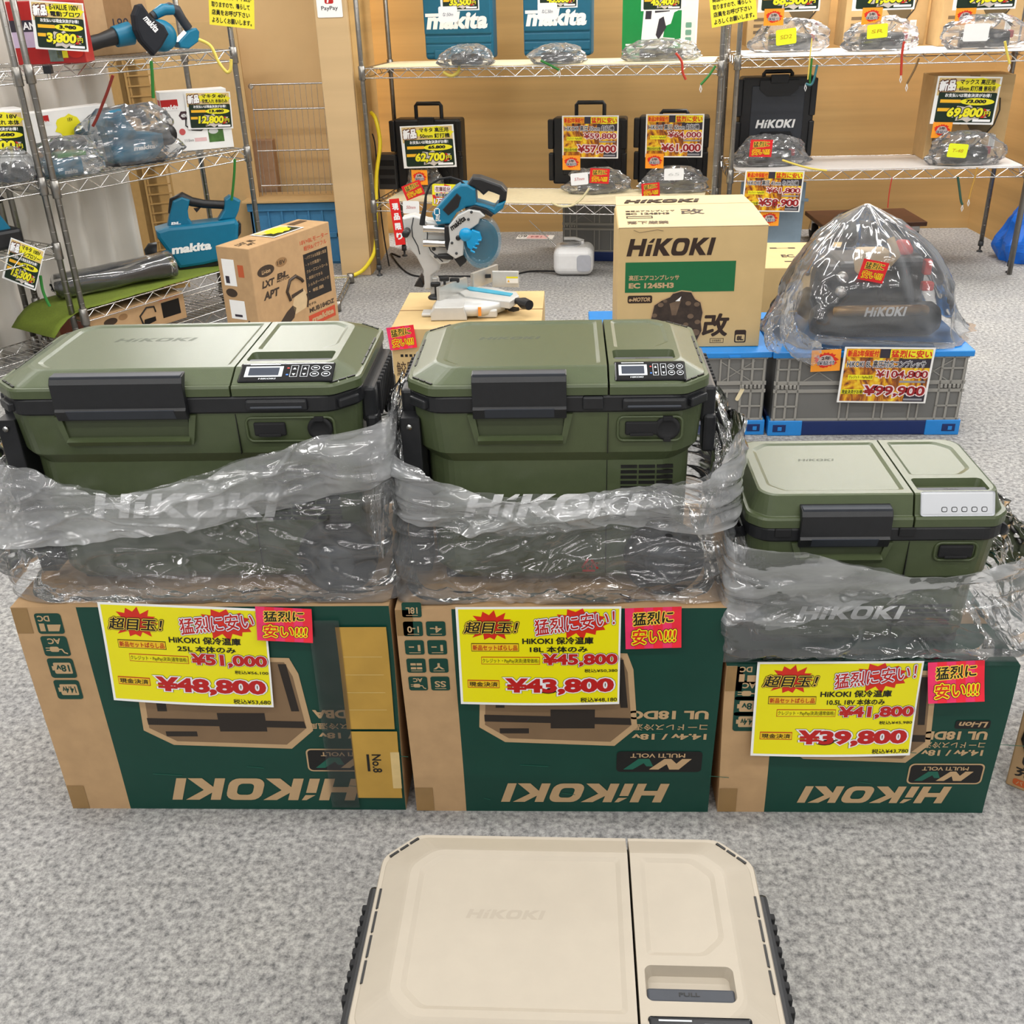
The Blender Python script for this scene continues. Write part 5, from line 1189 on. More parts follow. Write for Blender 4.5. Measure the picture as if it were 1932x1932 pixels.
board('cardboard_sheet', 'darker brown cardboard sheet behind the middle shelf of the left rack', 415, 5.95, .20, 1.10, .02, KRAFT_IN, radians(8)) if False else None
t = thing('cardboard_box', 'pinkish brown carton standing behind the wire panel', 'cardboard box', (-1.78, 6.268, 0)); b = MB(); b.box(-.20, 0, 0, .125, .07, .66, mat('pinkish_board', (186, 152, 122), .75, var=.04), .003); b.build('board_body', t); b = MB(); b.box(-.02, -.001, .3, -.012, .001, .66, KRAFT_IN); b.build('flap_seam', t)
BLUEC = mat('blue_crate_plastic', (66, 132, 178), .5, var=.05)
t = thing('crate', 'faded blue plastic crate with a cardboard sheet on top, beside the pillar', 'crate', (-1.49, 5.98, 0)); b = MB()
b.box(-.27, 0, .012, .27, .015, .355, BLUEC, .003); b.box(-.27, .255, .012, .27, .27, .355, BLUEC, .003); b.box(-.27, 0, .012, -.255, .27, .355, BLUEC, .003); b.box(.255, 0, .012, .27, .27, .355, BLUEC, .003); b.box(-.26, .01, 0, .26, .26, .02, BLUEC, .002)
for k in range(7): b.box(-.245 + .078 * k, -.010, .03, -.235 + .078 * k, .001, .31, BLUEC)
b.build('crate_wall', t); b = MB(); b.box(-.28, -.014, .31, .28, .284, .355, BLUEC, .004); b.box(-.275, -.010, .155, .275, .28, .185, BLUEC, .003); b.build('crate_rim', t)
b = MB(); b.box(-.30, -.04, .360, .28, .25, .372, KRAFT_L, .002); b.build('cardboard_cover', None, (-1.49, 5.985, 0)); tag(bpy.data.objects['cardboard_cover'], 'tan cardboard sheet lying on the faded blue crate', 'cardboard')
b = MB(); b.tube([(-.21, 0, .005), (-.21, 0, .60)], .0035, CHROME, 6); b.tube([(.21, 0, .005), (.21, 0, .60)], .0035, CHROME, 6)
for z in (.60, .47, .25, .06): b.bar((-.21, -.004, z), (.21, -.004, z), .005, CHROME)
for k in range(13): b.bar((-.19 + .032 * k, 0, .01), (-.19 + .032 * k, 0, .60), .0015, CHROME, 4)
b.lathe([(.012, -.004), (.016, -.004), (.016, .004), (.012, .004)], CHROME, 14, 'y', (-.21, 0, .592))
tag(b.build('wire_grid', None, (-1.49, 6.08, .374), (radians(-6), 0, 0)), 'chrome wire panel leaning on the wall above the blue crate', 'wire panel')
# loose wire shelf lying on the floor
t = thing('wire_shelf', 'spare chrome wire shelf lying on the floor by the tall brown carton', 'wire shelf', (-1.40, 4.98, .008), radians(3)); b = MB()
for y in (0, .54): b.bar((0, y, .0), (.30, y, .0), .004, CHROME); b.bar((0, y, .035), (.30, y, .035), .004, CHROME)
for k in range(18): b.bar((0, .54 * k / 17, .036), (.30, .54 * k / 17, .036), .003, CHROME, 5)
b.tube([(.30, .54 * i / 14, (.003 if i % 2 else .032)) for i in range(15)], .003, CHROME, 5, smooth=False); b.bar((.30, 0, 0), (.30, .54, 0), .004, CHROME); b.bar((.30, 0, .035), (.30, .54, .035), .004, CHROME)
b.build('wires', t)
for y in (0, .54): b = MB(); b.lathe([(.018, -.006), (.019, .045)], POST, 12, 'z', (.305, y, 0)); b.build('collar', t)

# ------------------------------------------------------------------ goods on the left rack
Z1 = lambda L, Y: [(p.x, p.z) for p in (gy(x / 4.025, y / 4.025, Y) for x, y in L)]
Z2 = lambda L, Y: [(p.x, p.z) for p in (gy(x / 2.76, 300 + y / 2.76, Y) for x, y in L)]
def at(root, pts): return [(x - root.location.x, z - root.location.z) for x, z in pts]
def trace(root, pts, y0, y1, m, bev=.004): return MB().prism(at(root, pts), y0, y1, m, bev=bev)
ST = 1.207 + .005; SM_ = .783 + .005; SLo = .265 + .012
# blower with dust bag on the top shelf
Y = 4.62; q = gz(290, 101, ST); Y = q.y + .02
t = thing('leaf_blower', 'teal cordless blower with black intake cloth, top shelf of the left rack', 'leaf blower', (q.x, Y, ST), radians(42))
c = at(t, Z1([(1210, 250)], Y))[0]; r_ = abs(at(t, Z1([(1210, 375)], Y))[0][1] - c[1])
b = MB(); b.lathe([(.004, -.055), (r_ * .55, -.055), (r_ * .92, -.042), (r_, -.02), (r_, .03), (r_ * .85, .05), (.01, .055)], TEAL, 36, 'y', (c[0], 0, r_ + .003)); b.build('fan_housing', t)
dz = r_ + .003 - c[1]
def up(P): return [(x, z + dz) for x, z in P]
b = MB(); P = up(at(t, Z1([(660, 300), (760, 275), (900, 235)], Y))); b.tube([(P[0][0], -.01, P[0][1]), (P[1][0], -.01, P[1][1]), (P[2][0], 0, P[2][1])], [.030, .028, .036], BLACKP, 16); b.build('nozzle', t)
b = MB(); P = up(at(t, Z1([(865, 250), (985, 225)], Y))); b.tube([(P[0][0], -.005, P[0][1]), (P[1][0], 0, P[1][1])], [.041, .046], TEAL, 18); b.build('nozzle_collar', t)
b = MB(); b.prism(up(at(t, Z1([(945, 90), (975, 15), (1010, 5), (1085, 110), (1180, 170), (1215, 235), (1160, 330), (1100, 395), (1000, 285), (960, 200)], Y))), -.10, -.045, mat('black_cloth', (24, 28, 36), .85, var=.1), bev=.012); b.M = face((0, -.1005, 0), (1, 0, 0)); P = up(at(t, Z1([(1075, 150)], Y)))[0]; b.text('makita', P[0] - .035, P[1] - .018, P[0] + .035, P[1] + .012, WHT, .0006, .03, .2, -.9); b.M = Matrix(); tag(b.build('intake_cloth', t), 'black cloth cover')
b = MB(); P = up(at(t, Z1([(1150, 105), (1220, 60), (1290, 40), (1345, 60), (1390, 130), (1440, 200)], Y))); b.tube([(x, .0, z) for x, z in P], [.018, .022, .024, .024, .020, .020], SLATE, 12); b.build('handle', t)
b = MB(); P = up(at(t, Z1([(1170, 88), (1235, 50), (1310, 50)], Y))); b.tube([(x, -.006, z) for x, z in P], [.018, .024, .022], TEAL, 12); b.build('handle_shell', t)
b = MB(); b.prism(up(at(t, Z1([(1335, 300), (1420, 215), (1480, 195), (1505, 225), (1500, 300), (1420, 355), (1350, 345)], Y))), -.035, .035, TEAL, bev=.006); b.build('battery_base', t)
cord('black_cable', 'black power cord hanging over the blower nozzle', [gy(x / 4.025, y / 4.025, Y - .07) for x, y in ((680, -60), (705, 60), (716, 160), (712, 260), (670, 300))], .006, BLACKR)
cord('lanyard', 'yellow lanyard drooping from the blower battery base', [gy(x / 4.025, y / 4.025, Y - .03) for x, y in ((1510, 300), (1600, 350), (1660, 470), (1720, 545), (1750, 530), (1755, 450))], .007, YCORD, 'lanyard')
q = gz(20, 108, ST)
t = thing('blower_carton', 'red and white blower carton on the top shelf behind the 3,800 price sheet', 'cardboard box', (-1.90, 4.27, ST), A1 - radians(48)); b = MB(); RB = mat('red_carton', (176, 32, 30), .4, var=.05)
b.box(-.17, -.0, 0, .085, .14, .22, RB, .003); b.M = face((0, -.0006, 0), (1, 0, 0)); b.rect(-.17, .06, -.02, .155, mat('carton_lilac', (206, 186, 214), .4, var=.04), 0); b.rect(-.17, .115, .085, .155, CHAR, FQ); b.text('HAND', -.145, .122, -.05, .148, WHT, 2 * FQ, .03); b.rect(-.05, .008, .0, .05, mat('carton_grey_picture', (110, 126, 118), .5, var=.3), FQ)
b.poly(ellipse(.05, .04, .030, .022), HOTRED, FQ); b.rect(-.02, .02, .02, .045, SYEL, FQ); b.M = Matrix(); b.box(-.17, .0, .1, -.172, .14, .2, PAPER); b.build('board_body', t)
p = gy(110, 98, 4.16); green_sign('green and yellow price sheet for 3,800 on the red carton', 'E-VALUE 100V', '3,980', '3,800', (-1.862, 4.19, p.z + .004), .192, .165, (0, radians(5), radians(8)), '電動ブロワ')
b = MB(); b.lathe([(.003, 0), (.035, .004), (.05, .03), (.045, .05), (.02, .06), (.003, .062)], mat('red_handle', (186, 50, 44), .4), 18); o = b.build('red_tool', None, (-1.92, 4.33, ST + .222)); tag(o, 'rounded red plastic tool on top of the red carton', 'tool'); o.scale = (2, 1, 1)
t = thing('brown_carton', 'large brown printed carton behind the blower on the top shelf', 'cardboard box', world_(R1, (.60, .275, ST)), A1); b = MB(); b.box(-.20, 0, 0, .20, .065, .42, KRAFT, .003); b.M = face((0, -.0006, 0), (1, 0, 0)); b.rect(-.13, .30, -.10, .36, PAPER, 0); b.rect(-.02, .06, .12, .30, KRAFT_IN, 0); b.text('180', .01, .10, .09, .14, CHAR, FQ); b.build('board_body', t)
# middle shelf
Y = 4.60
q = gz(310, 285, SM_); 
def wcarton(label, x, y, w, d, h, rz, draw):
    t = thing('white_carton', label, 'cardboard box', (x, y, SM_), rz); b = MB(); b.box(0, 0, 0, w, d, h, PAPER, .002); b.M = face((0, -.0006, 0), (1, 0, 0)); draw(b); b.M = face((-.0006, 0, 0), (0, -1, 0)) @ Matrix.Translation((-d, 0, 0)); b.rect(d * .15, h * .62, d * .85, h * .86, RED, 0); b.text('makita', d * .2, h * .64, d * .8, h * .74, WHT, FQ, .05); b.rect(d * .2, h * .1, d * .6, h * .42, DKGREEN, 0); b.build('board_body', t); return t
def d1(b):
    b.rect(.0, .185, .075, .225, RED, 0); b.text('makita', .004, .178, .082, .203, WHT, FQ, .05, .2); b.poly([(.070, .155), (.082, .172), (.105, .172), (.117, .155), (.105, .136), (.082, .136)][::-1], mat('plum_badge', (62, 36, 46), .4, var=0), 0); b.text('40V', .08, .146, .108, .162, WHT, FQ, .04)
    b.tube([(.21, .11, 0), (.16, .085, 0), (.12, .09, 0), (.095, .11, 0), (.10, .14, 0)], .003, BLK, 5); b.rect(.13, .10, .165, .13, TEAL, 0); b.poly(ellipse(.075, .085, .014, .014), mat('pink_seal', (206, 90, 90), .4), FQ); b.rect(.19, .03, .26, .088, mat('grass_picture', (70, 110, 50), .5, var=.3), 0); b.poly(ellipse(.215, .078, .022, .012), LG, FQ); b.rect(.20, .095, .25, .105, mat('pink_seal', (206, 90, 90), .4), 0); b.text('1110mm', .08, .04, .12, .052, CHAR, 0); b.rect(.125, .038, .18, .054, mat('pink_pale', (230, 190, 190), .4), 0)
a, c = gz(325, 288, SM_), gz(448, 277, SM_); W1 = wcarton('white carton with red band and hose picture behind the 12,800 price sheet', a.x - .015, a.y, .30, .10, .258, atan2(c.y - a.y, c.x - a.x), d1)
rzw = atan2(c.y - a.y, c.x - a.x)
def d2(b): b.rect(.055, .195, .105, .22, RED, 0); b.text('makita', .057, .183, .11, .20, WHT, FQ, .05, .2); b.poly(burst(.19, .17, .065, .045, 9, .9, 3), SYEL, FQ); b.text('18V', .19, .185, .215, .20, BLK, 2 * FQ); b.rect(.02, .02, .20, .10, KRAFT_IN, 0)
a2 = gz(126, 300, SM_); wcarton('white carton with red band and yellow splash behind the bagged inflator', *tuple(world_(R1, (.10, .262, 0)))[:2], .40, .075, .235, A1 + .02, d2)
p = gy(390, 233, 4.86); green_sign('green and yellow price sheet for 12,800 on the white carton with hose picture', 'マキタ 40V', '13,480', '12,800', tuple(world_(W1, (.205, -.006, .088))), .205, .160, (0, radians(3), rzw), '空気入れ 本体のみ')
q = gz(250, 306, SM_); Y = q.y + .0
t = thing('inflator', 'teal cordless inflator in a clear bag on the middle shelf of the left rack', 'inflator', (q.x, Y, SM_), radians(42)); bz = at(t, Z1([(1000, 1195)], Y))[0][1]
sh = lambda L: [(x, z - bz) for x, z in at(t, Z1(L, Y))]
b = MB(); b.prism(sh([(745, 900), (790, 790), (880, 780), (930, 870), (1000, 960), (1205, 985), (1215, 1090), (1150, 1170), (980, 1185), (840, 1185), (790, 1000)]), -.05, .05, TEAL, bev=.008); b.M = face((0, -.0506, 0), (1, 0, 0)); P = sh([(980, 1100), (1140, 1060)]); b.text('makita', P[0][0], P[0][1], P[1][0], P[1][1], WHT, .001, .05, .2); b.build('motor_body', t)
b = MB(); P = sh([(830, 800), (930, 805), (1020, 820), (1085, 850), (1110, 920)]); b.tube([(x, 0, z) for x, z in P], [.016, .018, .020, .020, .018], SLATE, 12); b.build('handle', t)
b = MB(); P = sh([(1240, 1000)])[0]; b.lathe([(.01, -.05), (.045, -.045), (.05, 0), (.045, .045), (.01, .05)], BLACKP, 20, 'y', (P[0], 0, P[1])); P = sh([(1200, 1180), (1280, 1190), (1160, 1160), (1210, 1130)]); b.prism(P[::-1] if False else [P[0], P[1], P[3], P[2]], -.03, .03, BLACKP); b.build('hose_drum', t)
b = MB(); b.prism(sh([(830, 1185), (1200, 1185), (1230, 1205), (820, 1205)]), -.055, .055, BLACKP); b.build('base', t)
b = MB(); blob_bag(b, .42, .17, .235, 51, SBAG, 54, 34, (.02, 0), p=3.0); b.build('bag', t)
q = gz(134, 330, SM_); Y = q.y - .01
t = thing('inflator', 'teal and green cordless tool in a clear bag, left end of the middle shelf', 'inflator', (q.x, Y, SM_), radians(48)); b = MB(); b.box(-.09, -.04, 0, .05, .04, .075, TEAL, .014); b.M = face((0, -.041, 0), (1, 0, 0)); b.text('makita', -.035, .012, .02, .03, WHT, 0, .05, .2); b.M = Matrix(); b.build('motor_body', t)
b = MB(); b.tube([(-.09, 0, .10), (-.03, 0, .125), (.05, 0, .11), (.09, 0, .13)], .018, SLATE, 12); b.build('handle', t); b = MB(); b.box(-.05, -.042, .075, .07, .042, .092, mat('lime_band', (70, 140, 50), .4), .004); b.build('band', t)
b = MB(); blob_bag(b, .30, .13, .155, 52, SBAG, 44, 26); b.build('bag', t)
hang('dark red lanyard tied to the bagged inflator', [(213, 142), (203, 172), (192, 200), (184, 220), (175, 238)], .006, mat('cord_dark_red', (130, 40, 30), .5), 4.36)
hang('green lanyard hanging from the top shelf to the bagged inflator', [(285, 115), (287, 140), (288, 165), (289, 185)], .007, GCORD, 4.55)
b = MB(); b.box(-.016, -.01, -.03, .016, .012, .0, BLACKP, .003); b.box(-.008, -.002, -.048, -.005, .002, -.03, CHROME); b.box(.005, -.002, -.048, .008, .002, -.03, CHROME); p = gy(82, 124, 4.13); tag(b.build('power_plug', None, (p.x, 4.16, p.z)), 'black two pin plug dangling under the top shelf', 'plug')
# second rack at the photo edge: white carton, bag, teal vacuum
def w_(x, y, z): return world_(R2_, (x, y, z))
P = w_(.76, .10, .805); t = thing('white_carton', 'white carton behind the 7,300 price sheet at the left photo edge', 'cardboard box', P, radians(42)); W3 = t; b = MB(); b.box(-.15, 0, 0, .185, .16, .255, PAPER, .002); b.M = face((0, -.0006, 0), (1, 0, 0)); b.rect(-.15, 0, .185, .045, CHAR, 0); b.text('18V', .06, .058, .10, .07, CHAR, 0); b.rect(-.1, .075, .03, .083, CHAR, 0); b.M = Matrix(); b.build('board_body', t)
p = gy(8, 310, P.y - .03); green_sign('green and yellow price sheet for 7,300 at the left photo edge', 'マキタ 18V', '7,680', '7,300', tuple(world_(W3, (.035, -.008, .095))), .235, .165, (0, radians(5), radians(42)), '空気入れ 本体')
P = w_(.84, .07, .805); bagged_tool('clear bag with black hose part beside the 7,300 price sheet', tuple(P), .15, .12, .13, 61, 0, knot=False)
P = w_(.60, .16, .555); t = thing('garden_blower', 'teal and black corded tool cut by the left photo edge', 'power tool', P, A1 - radians(8)); b = MB(); b.box(-.25, -.08, 0, .12, .08, .11, TEAL, .03, 3); b.prism([(-.1, .09), (.10, .09), (.16, .03), (.20, .05), (.16, .13), (.04, .17), (-.1, .16)], -.05, .05, TEAL, bev=.01); b.build('motor_body', t); b = MB(); b.box(.08, -.07, 0, .22, .07, .075, BLACKP, .014); b.build('base', t)
b = MB(); b.tube([(-.25, -.05, .15), (-.1, -.09, .145), (.06, -.09, .15), (.18, -.05, .19), (.19, .03, .20), (.10, .03, .185)], .009, BLACKR, 8); b.build('cable', t); b = MB(); b.tube([(-.2, .0, .18), (.0, .0, .195), (.14, .0, .205)], .018, BLACKP, 10); b.build('handle', t)
p = gy(55, 542, 3.98); green_sign('tilted green and yellow price sheet for 15,300 at the left photo edge', 'マキタ 100V', '15,900', '15,300', (p.x - .045, 3.99, p.z + .01), .135, .170, (radians(-6), radians(24), 0), 'レシプロソー')
hang('green lanyard below the tilted price sheet at the left', [(76, 520), (80, 545), (86, 562), (94, 578)], .006, GCORD, 4.02)
# blower on the moss cloth
q = gz(385, 500, SLo); Y = q.y + .03
t = thing('leaf_blower', 'teal cordless leaf blower with white lettering on the moss green cloth', 'leaf blower', (q.x, Y, SLo), radians(22)); bz = at(t, Z2([(1040, 552)], Y))[0][1]
sh = lambda L: [(x, z - bz + .001) for x, z in at(t, Z2(L, Y))]
b = MB(); b.prism(sh([(822, 352), (885, 338), (1000, 336), (1150, 330), (1215, 325), (1232, 350), (1228, 470), (1205, 515), (1160, 530), (1060, 545), (940, 553), (905, 500), (830, 390)]), -.065, .065, TEAL, bev=.016); b.M = face((0, -.0656, 0), (1, 0, 0)); P = sh([(905, 478), (1092, 425)]); b.text('makita', P[0][0], P[0][1] + .004, P[1][0], P[1][1], WHT, .001, .05, .2, .03); b.build('fan_housing', t)
b = MB(); b.prism(sh([(880, 345), (890, 285), (905, 215), (950, 197), (990, 215), (980, 270), (985, 310), (1010, 345)]), -.03, .03, TEAL, bev=.008); b.M = face((0, -.0306, 0), (1, 0, 0)); P = sh([(900, 335), (945, 320)]); b.text('BL', P[0][0], P[0][1], P[1][0], P[1][1], WHT, .001, .05, .3); b.build('handle_front', t)
b = MB(); b.prism(sh([(1130, 330), (1160, 280), (1165, 225), (1190, 208), (1245, 238), (1235, 290), (1218, 330)]), -.03, .03, TEAL, bev=.008); b.build('battery_base', t)
b = MB(); P = sh([(905, 285), (915, 225), (955, 205), (1000, 230), (1060, 245), (1165, 258)]); b.tube([(x, 0, z) for x, z in P], [.02, .026, .026, .022, .020, .020], BLACKP, 12); P2 = sh([(1010, 265), (1025, 285), (1045, 262)]); b.prism(P2, -.012, .012, BLACKP); b.build('grip', t)
b = MB(); P = sh([(830, 470), (785, 462), (772, 452)]); b.tube([(x, 0, z) for x, z in P], [.045, .035, .006], BLACKP, 14); b.build('nozzle_stub', t)
b = MB(); P = sh([(1225, 370), (1245, 350), (1245, 400), (1228, 425)]); b.prism(P, -.05, .05, BLACKP, bev=.004); b.build('intake_cap', t)
b = MB(); P = sh([(925, 540), (1160, 530), (1200, 515), (1230, 480), (1235, 500), (1200, 545), (1060, 562), (940, 563)]); b.prism(P[::-1] if False else P, -.05, .05, BLACKP); b.build('skid', t)
a, c = world_(R1, (.05, .24, SLo)), world_(R1, (.545, .125, SLo)); d = (c - a); L = d.length; ang = atan2(d.y, d.x)
t = thing('blower_tube', 'long black blower tube in a clear sleeve on the moss green cloth', 'tube', (a.x, a.y, SLo), ang); b = MB(); b.tube([(0, 0, .038), (L * .65, 0, .038), (L * .85, 0, .046), (L, 0, .052)], [.034, .034, .045, .050], BLACKP, 20); b.build('tube_body', t)
b = MB(); n = 26; vs = []; fs = []; rw = 50
for j in range(rw + 1):
    for k in range(n):
        s_ = -.02 + (L + .06) * j / rw; aa = 2 * pi * k / n; e = 1 if 1 < j < rw - 1 else .35; r = (.044 + .016 * max(0, (j / rw - .6)) * 2 + .016 * crumple(Vector((s_ * 5, cos(aa) * 1.5, sin(aa) * 1.5)))) * e; vs.append((s_, cos(aa) * r * 1.25, max(.001, .05 + sin(aa) * r)))
for j in range(rw):
    for k in range(n): k2 = (k + 1) % n; fs.append((j * n + k, j * n + k2, (j + 1) * n + k2, (j + 1) * n + k))
b.add(vs, fs, film('sleeve_film', body=.05, fold=.30, rough=.08, scale=12), True); b.build('sleeve', t)
b = MB(); b.box(-.04, -.03, 0, .05, .03, .004, PAPER); b.M = Matrix(); P = w_(.83, .05, .40); q = gz(128, 560, .25); tag(b.build('paper_tag', None, (-2.02, 4.14, .155), (radians(70), radians(-6), radians(20))), 'white paper tag hanging at the end of the moss green cloth', 'tag')
hang('green lanyard holding the blower to the middle shelf', [(443, 300), (442, 325), (440, 350), (437, 378)], .006, GCORD, gz(385, 500, SLo).y + .03)
# brown cartons below and beside the left rack
def mub(b, W, H, side=False):
    K = ink((60, 46, 34)); RD = ink((196, 76, 44)); BKX = ink((30, 26, 24))
    U = lambda f: f * W; V = lambda f: f * H
    b.poly(ellipse(U(.16), V(.74), U(.10), V(.055)), K, 0); b.text('Li-ion', U(.11), V(.715), U(.21), V(.755), KR_PRINT, FQ, .03, .2); b.poly(ellipse(U(.35), V(.77), U(.07), V(.045)), KRAFT_IN, 0); b.text('18V', U(.30), V(.75), U(.40), V(.79), K, FQ)
    b.text('LXT', U(.10), V(.58), U(.24), V(.65), K, 0, .05, .3); b.text('BL', U(.28), V(.61), U(.42), V(.67), K, 0, .05, .3); b.text('MOTOR', U(.27), V(.585), U(.43), V(.605), K, 0, .03, .3); b.text('APT', U(.10), V(.46), U(.28), V(.54), K, 0, .05, .3)
    b.text('18V×BLモーター', U(.60), V(.86), U(.97), V(.91), RD, 0, .01); b.text('軽快&パワフル', U(.64), V(.79), U(.94), V(.84), RD, 0, .01)
    b.rect(U(.62), V(.28), U(.94), V(.76), BKX, 0)
    for k, s in enumerate(('・パワフルな風量と風速', '・トリガ風速＋', '　クルーズコントロール', '・肩掛けできる', '　ショルダーベルト付', '・軽量')): b.text(s, U(.64), V(.70 - .07 * k), U(.92 if len(s) > 8 else .84), V(.735 - .07 * k), KR_PRINT, FQ)
    b.tube([(U(x), V(y), 0) for x, y in ((.40, .36), (.37, .46), (.42, .56), (.50, .58), (.56, .53), (.58, .50))], W * .014, K, 6); b.poly([(U(x), V(y)) for x, y in ((.44, .20), (.58, .22), (.62, .34), (.58, .42), (.46, .40), (.42, .30))], mat('printed_pale_tool', (206, 180, 140), .6), 0); b.poly([(U(x), V(y)) for x, y in ((.42, .37), (.57, .40), (.57, .43), (.42, .41))], K, FQ)
    b.poly([(U(x), V(y)) for x, y in ((.14, .02), (.42, .17), (.46, .26), (.42, .30), (.34, .26), (.12, .08))], K, 0); b.tube([(U(.60), V(.22), 0), (U(.62), V(.3), 0), (U(.61), V(.36), 0)], W * .008, K, 5)
    b.text('モデル', U(.62), V(.22), U(.72), V(.25), K, 0, .03); b.text('MUB184DZ', U(.62), V(.145), U(.96), V(.195), K, 0, .04)
    b.rect(U(.60), V(.0), U(.96), V(.12), RD, 0); b.text('makita', U(.64), V(.035), U(.94), V(.095), KR_PRINT, FQ, .05, .2)
A_ = gz(468, 470, .52); B_ = gz(620, 418, .52); dd = B_ - A_; W = dd.length; rz = atan2(dd.y, dd.x)
t = thing('blower_carton', 'tall brown blower carton standing in front of the left rack', 'cardboard box', (A_.x, A_.y, 0), rz); b = MB(); b.box(0, 0, 0, W, .17, .52, KRAFT, .003); b.M = face((0, -.0006, 0), (1, 0, 0)) @ Matrix.Translation((0, .10, 0)); mub(b, W, .42)
b.M = face((-.0006, .17, 0), (0, -1, 0)); b.rect(.02, .36, .085, .47, PAPER, 0); b.rect(.03, .37, .05, .40, CHAR, FQ); b.rect(.10, .40, .13, .45, ink((190, 90, 50)), 0); b.rect(.03, .22, .11, .30, PAPER, 0); b.rect(.05, .23, .09, .24, CHAR, FQ); b.poly(ellipse(.05, .33, .03, .018), ink((60, 46, 34)), 0); b.poly([(.02, .14), (.08, .13), (.14, .20), (.12, .22), (.08, .17), (.02, .17)], ink((60, 46, 34)), 0)
b.M = face((0, 0, .5212), (1, 0, 0), v=(0, 1, 0)); b.text('LXT  BL', .03, .07, .14, .10, ink((70, 54, 40)), 0, .04, .2); b.text('APT', .05, .035, .10, .06, ink((70, 54, 40)), 0, .04, .2); b.rect(W - .12, .10, W - .02, .14, ink((90, 70, 52)), 0); b.M = Matrix(); b.build('board_body', t)
b = MB(); b.M = face((0, 0, 0), (1, 0, 0)); b.rect(0, 0, .21, .13, PAPER, 0); b.rect(.01, .01, .20, .12, DKGREEN, FQ); b.rect(.01, .075, .20, .12, TAN, 2 * FQ); b.poly(burst(.11, .07, .075, .05, 10, .8, 3), SYEL, 3 * FQ); q = world_(t, (W * .36, .025, .5225)); tag(b.build('price_sign', None, q, (radians(-90), 0, rz)), 'price sheet lying flat on top of the tall brown blower carton', 'price sign')
t = thing('blower_carton', 'brown blower carton lying under the low shelf of the left rack', 'cardboard box', world_(R1, (.03, .0, .098)), A1); b = MB(); b.box(0, .02, 0, .50, .31, .125, KRAFT, .003); b.M = face((0, .0194, 0), (1, 0, 0)); b.poly(ellipse(.10, .085, .035, .016), ink((60, 46, 34)), 0); b.poly(ellipse(.165, .09, .024, .014), KRAFT_IN, 0); b.rect(.37, .03, .47, .10, BLK, 0); b.text('18V×BLモーター', .36, .106, .48, .118, ink((196, 76, 44)), 0); b.tube([(.26, .03, 0), (.25, .07, 0), (.29, .10, 0), (.33, .095, 0), (.335, .07, 0)], .004, BLK, 5); b.poly([(.26, .02), (.33, .03), (.33, .05), (.27, .05)], BLK, 0)
b.M = face((0, .02, .1256), (1, 0, 0), v=(0, 1, 0)); b.text('LXT BL', .32, .03, .46, .10, ink((110, 84, 60)), 0, .03); b.M = face((-.0006, .31, 0), (0, -1, 0)); b.rect(.05, .02, .26, .11, ink((150, 76, 50)), 0); b.M = Matrix(); b.build('board_body', t)

# ------------------------------------------------------------------ yellow hose, cords, radio, floor pieces
HOSE = mat('hose_yellow', (238, 214, 40), .4, var=.03)
cord('air_hose', 'yellow air hose coming off the pillar and curving along the floor', [Vector((-1.0, 5.93, .83)), Vector((-.97, 5.88, .80)), Vector((-.955, 5.86, .68)), Vector((-.985, 5.84, .52)), Vector((-.995, 5.80, .36)), Vector((-1.0, 5.71, .18)), Vector((-1.025, 5.685, .10)), Vector((-1.10, 5.66, .025)), Vector((-1.22, 5.62, .010)), Vector((-1.45, 5.60, .010))], .011, HOSE, 'hose')
cord('black_cable', 'thin black cord running down the pillar side', [Vector((-1.005, 5.94, .72)), Vector((-.985, 5.88, .66)), Vector((-.982, 5.85, .45)), Vector((-.975, 5.85, .2)), Vector((-.96, 5.86, .01))], .004, BLACKR)
cord('black_cable', 'black cord lying across the carpet to the white radio', [Vector((-.93, 6.1, .005)), gz(738, 480, .005), gz(775, 518, .005), gz(850, 521, .005), gz(905, 521, .005), gz(960, 520, .005), gz(1000, 512, .005), gz(1048, 512, .02)], .005, BLACKR)
q0 = gz(1047, 524, 0); q1 = gz(1121, 527, 0); W = (q1 - q0).length
t = thing('radio', 'rounded white radio player with raised antenna on the carpet', 'radio', ((q0.x + q1.x) / 2, q0.y + .105, 0), radians(-4)); b = MB(); b.box(-W / 2, -.10, .004, W / 2, .10, .155, WHITEP, .042, 5); b.build('case', t)
GREYP = mat('grey_mesh', (176, 178, 186), .5, var=.04)
b = MB(); b.prism(rrect(.02, .03, W / 2 - .012, .12, .02), -.1035, -.095, GREYP, bev=.002); b.build('speaker_grille', t); b = MB(); b.lathe([(.002, .154), (.055, .154), (.058, .157), (.048, .160), (.022, .1605), (.018, .164), (.002, .164)], mat('cd_lid_grey', (190, 192, 196), .25, metal=.4), 28, 'z', (-.02, -.0, 0)); b.build('disc_lid', t)
b = MB(); b.tube([(.05, .08, .155), (.0, .085, .168), (-.06, .085, .168)], .010, WHITEP, 8); b.lathe([(.010, .150), (.010, .170)], WHITEP, 12, 'z', (.045, .02, 0)); b.build('handle', t); b = MB(); b.tube([(-W / 2 + .01, .06, .13), (-W / 2 - .145, .10, .265)], [.004, .002], CHROME, 6); b.build('antenna', t)
b = MB(); b.box(-.115, -.055, 0, .115, .055, .006, PAPER); b.M = face((0, 0, .0064), (1, 0, 0), v=(0, 1, 0)); b.rect(-.08, -.05, .05, .05, mat('flyer_pink', (236, 190, 190), .5, var=.06), 0); b.text('164', -.04, -.02, .03, .02, ink((170, 70, 80)), FQ); b.text('60', .055, -.045, .11, .02, BLK, FQ); q = gz(1010, 449, 0); tag(b.build('flyer', None, (q.x, q.y, .001), (0, 0, radians(172))), 'pink printed flyer lying on the carpet under the rack', 'flyer')
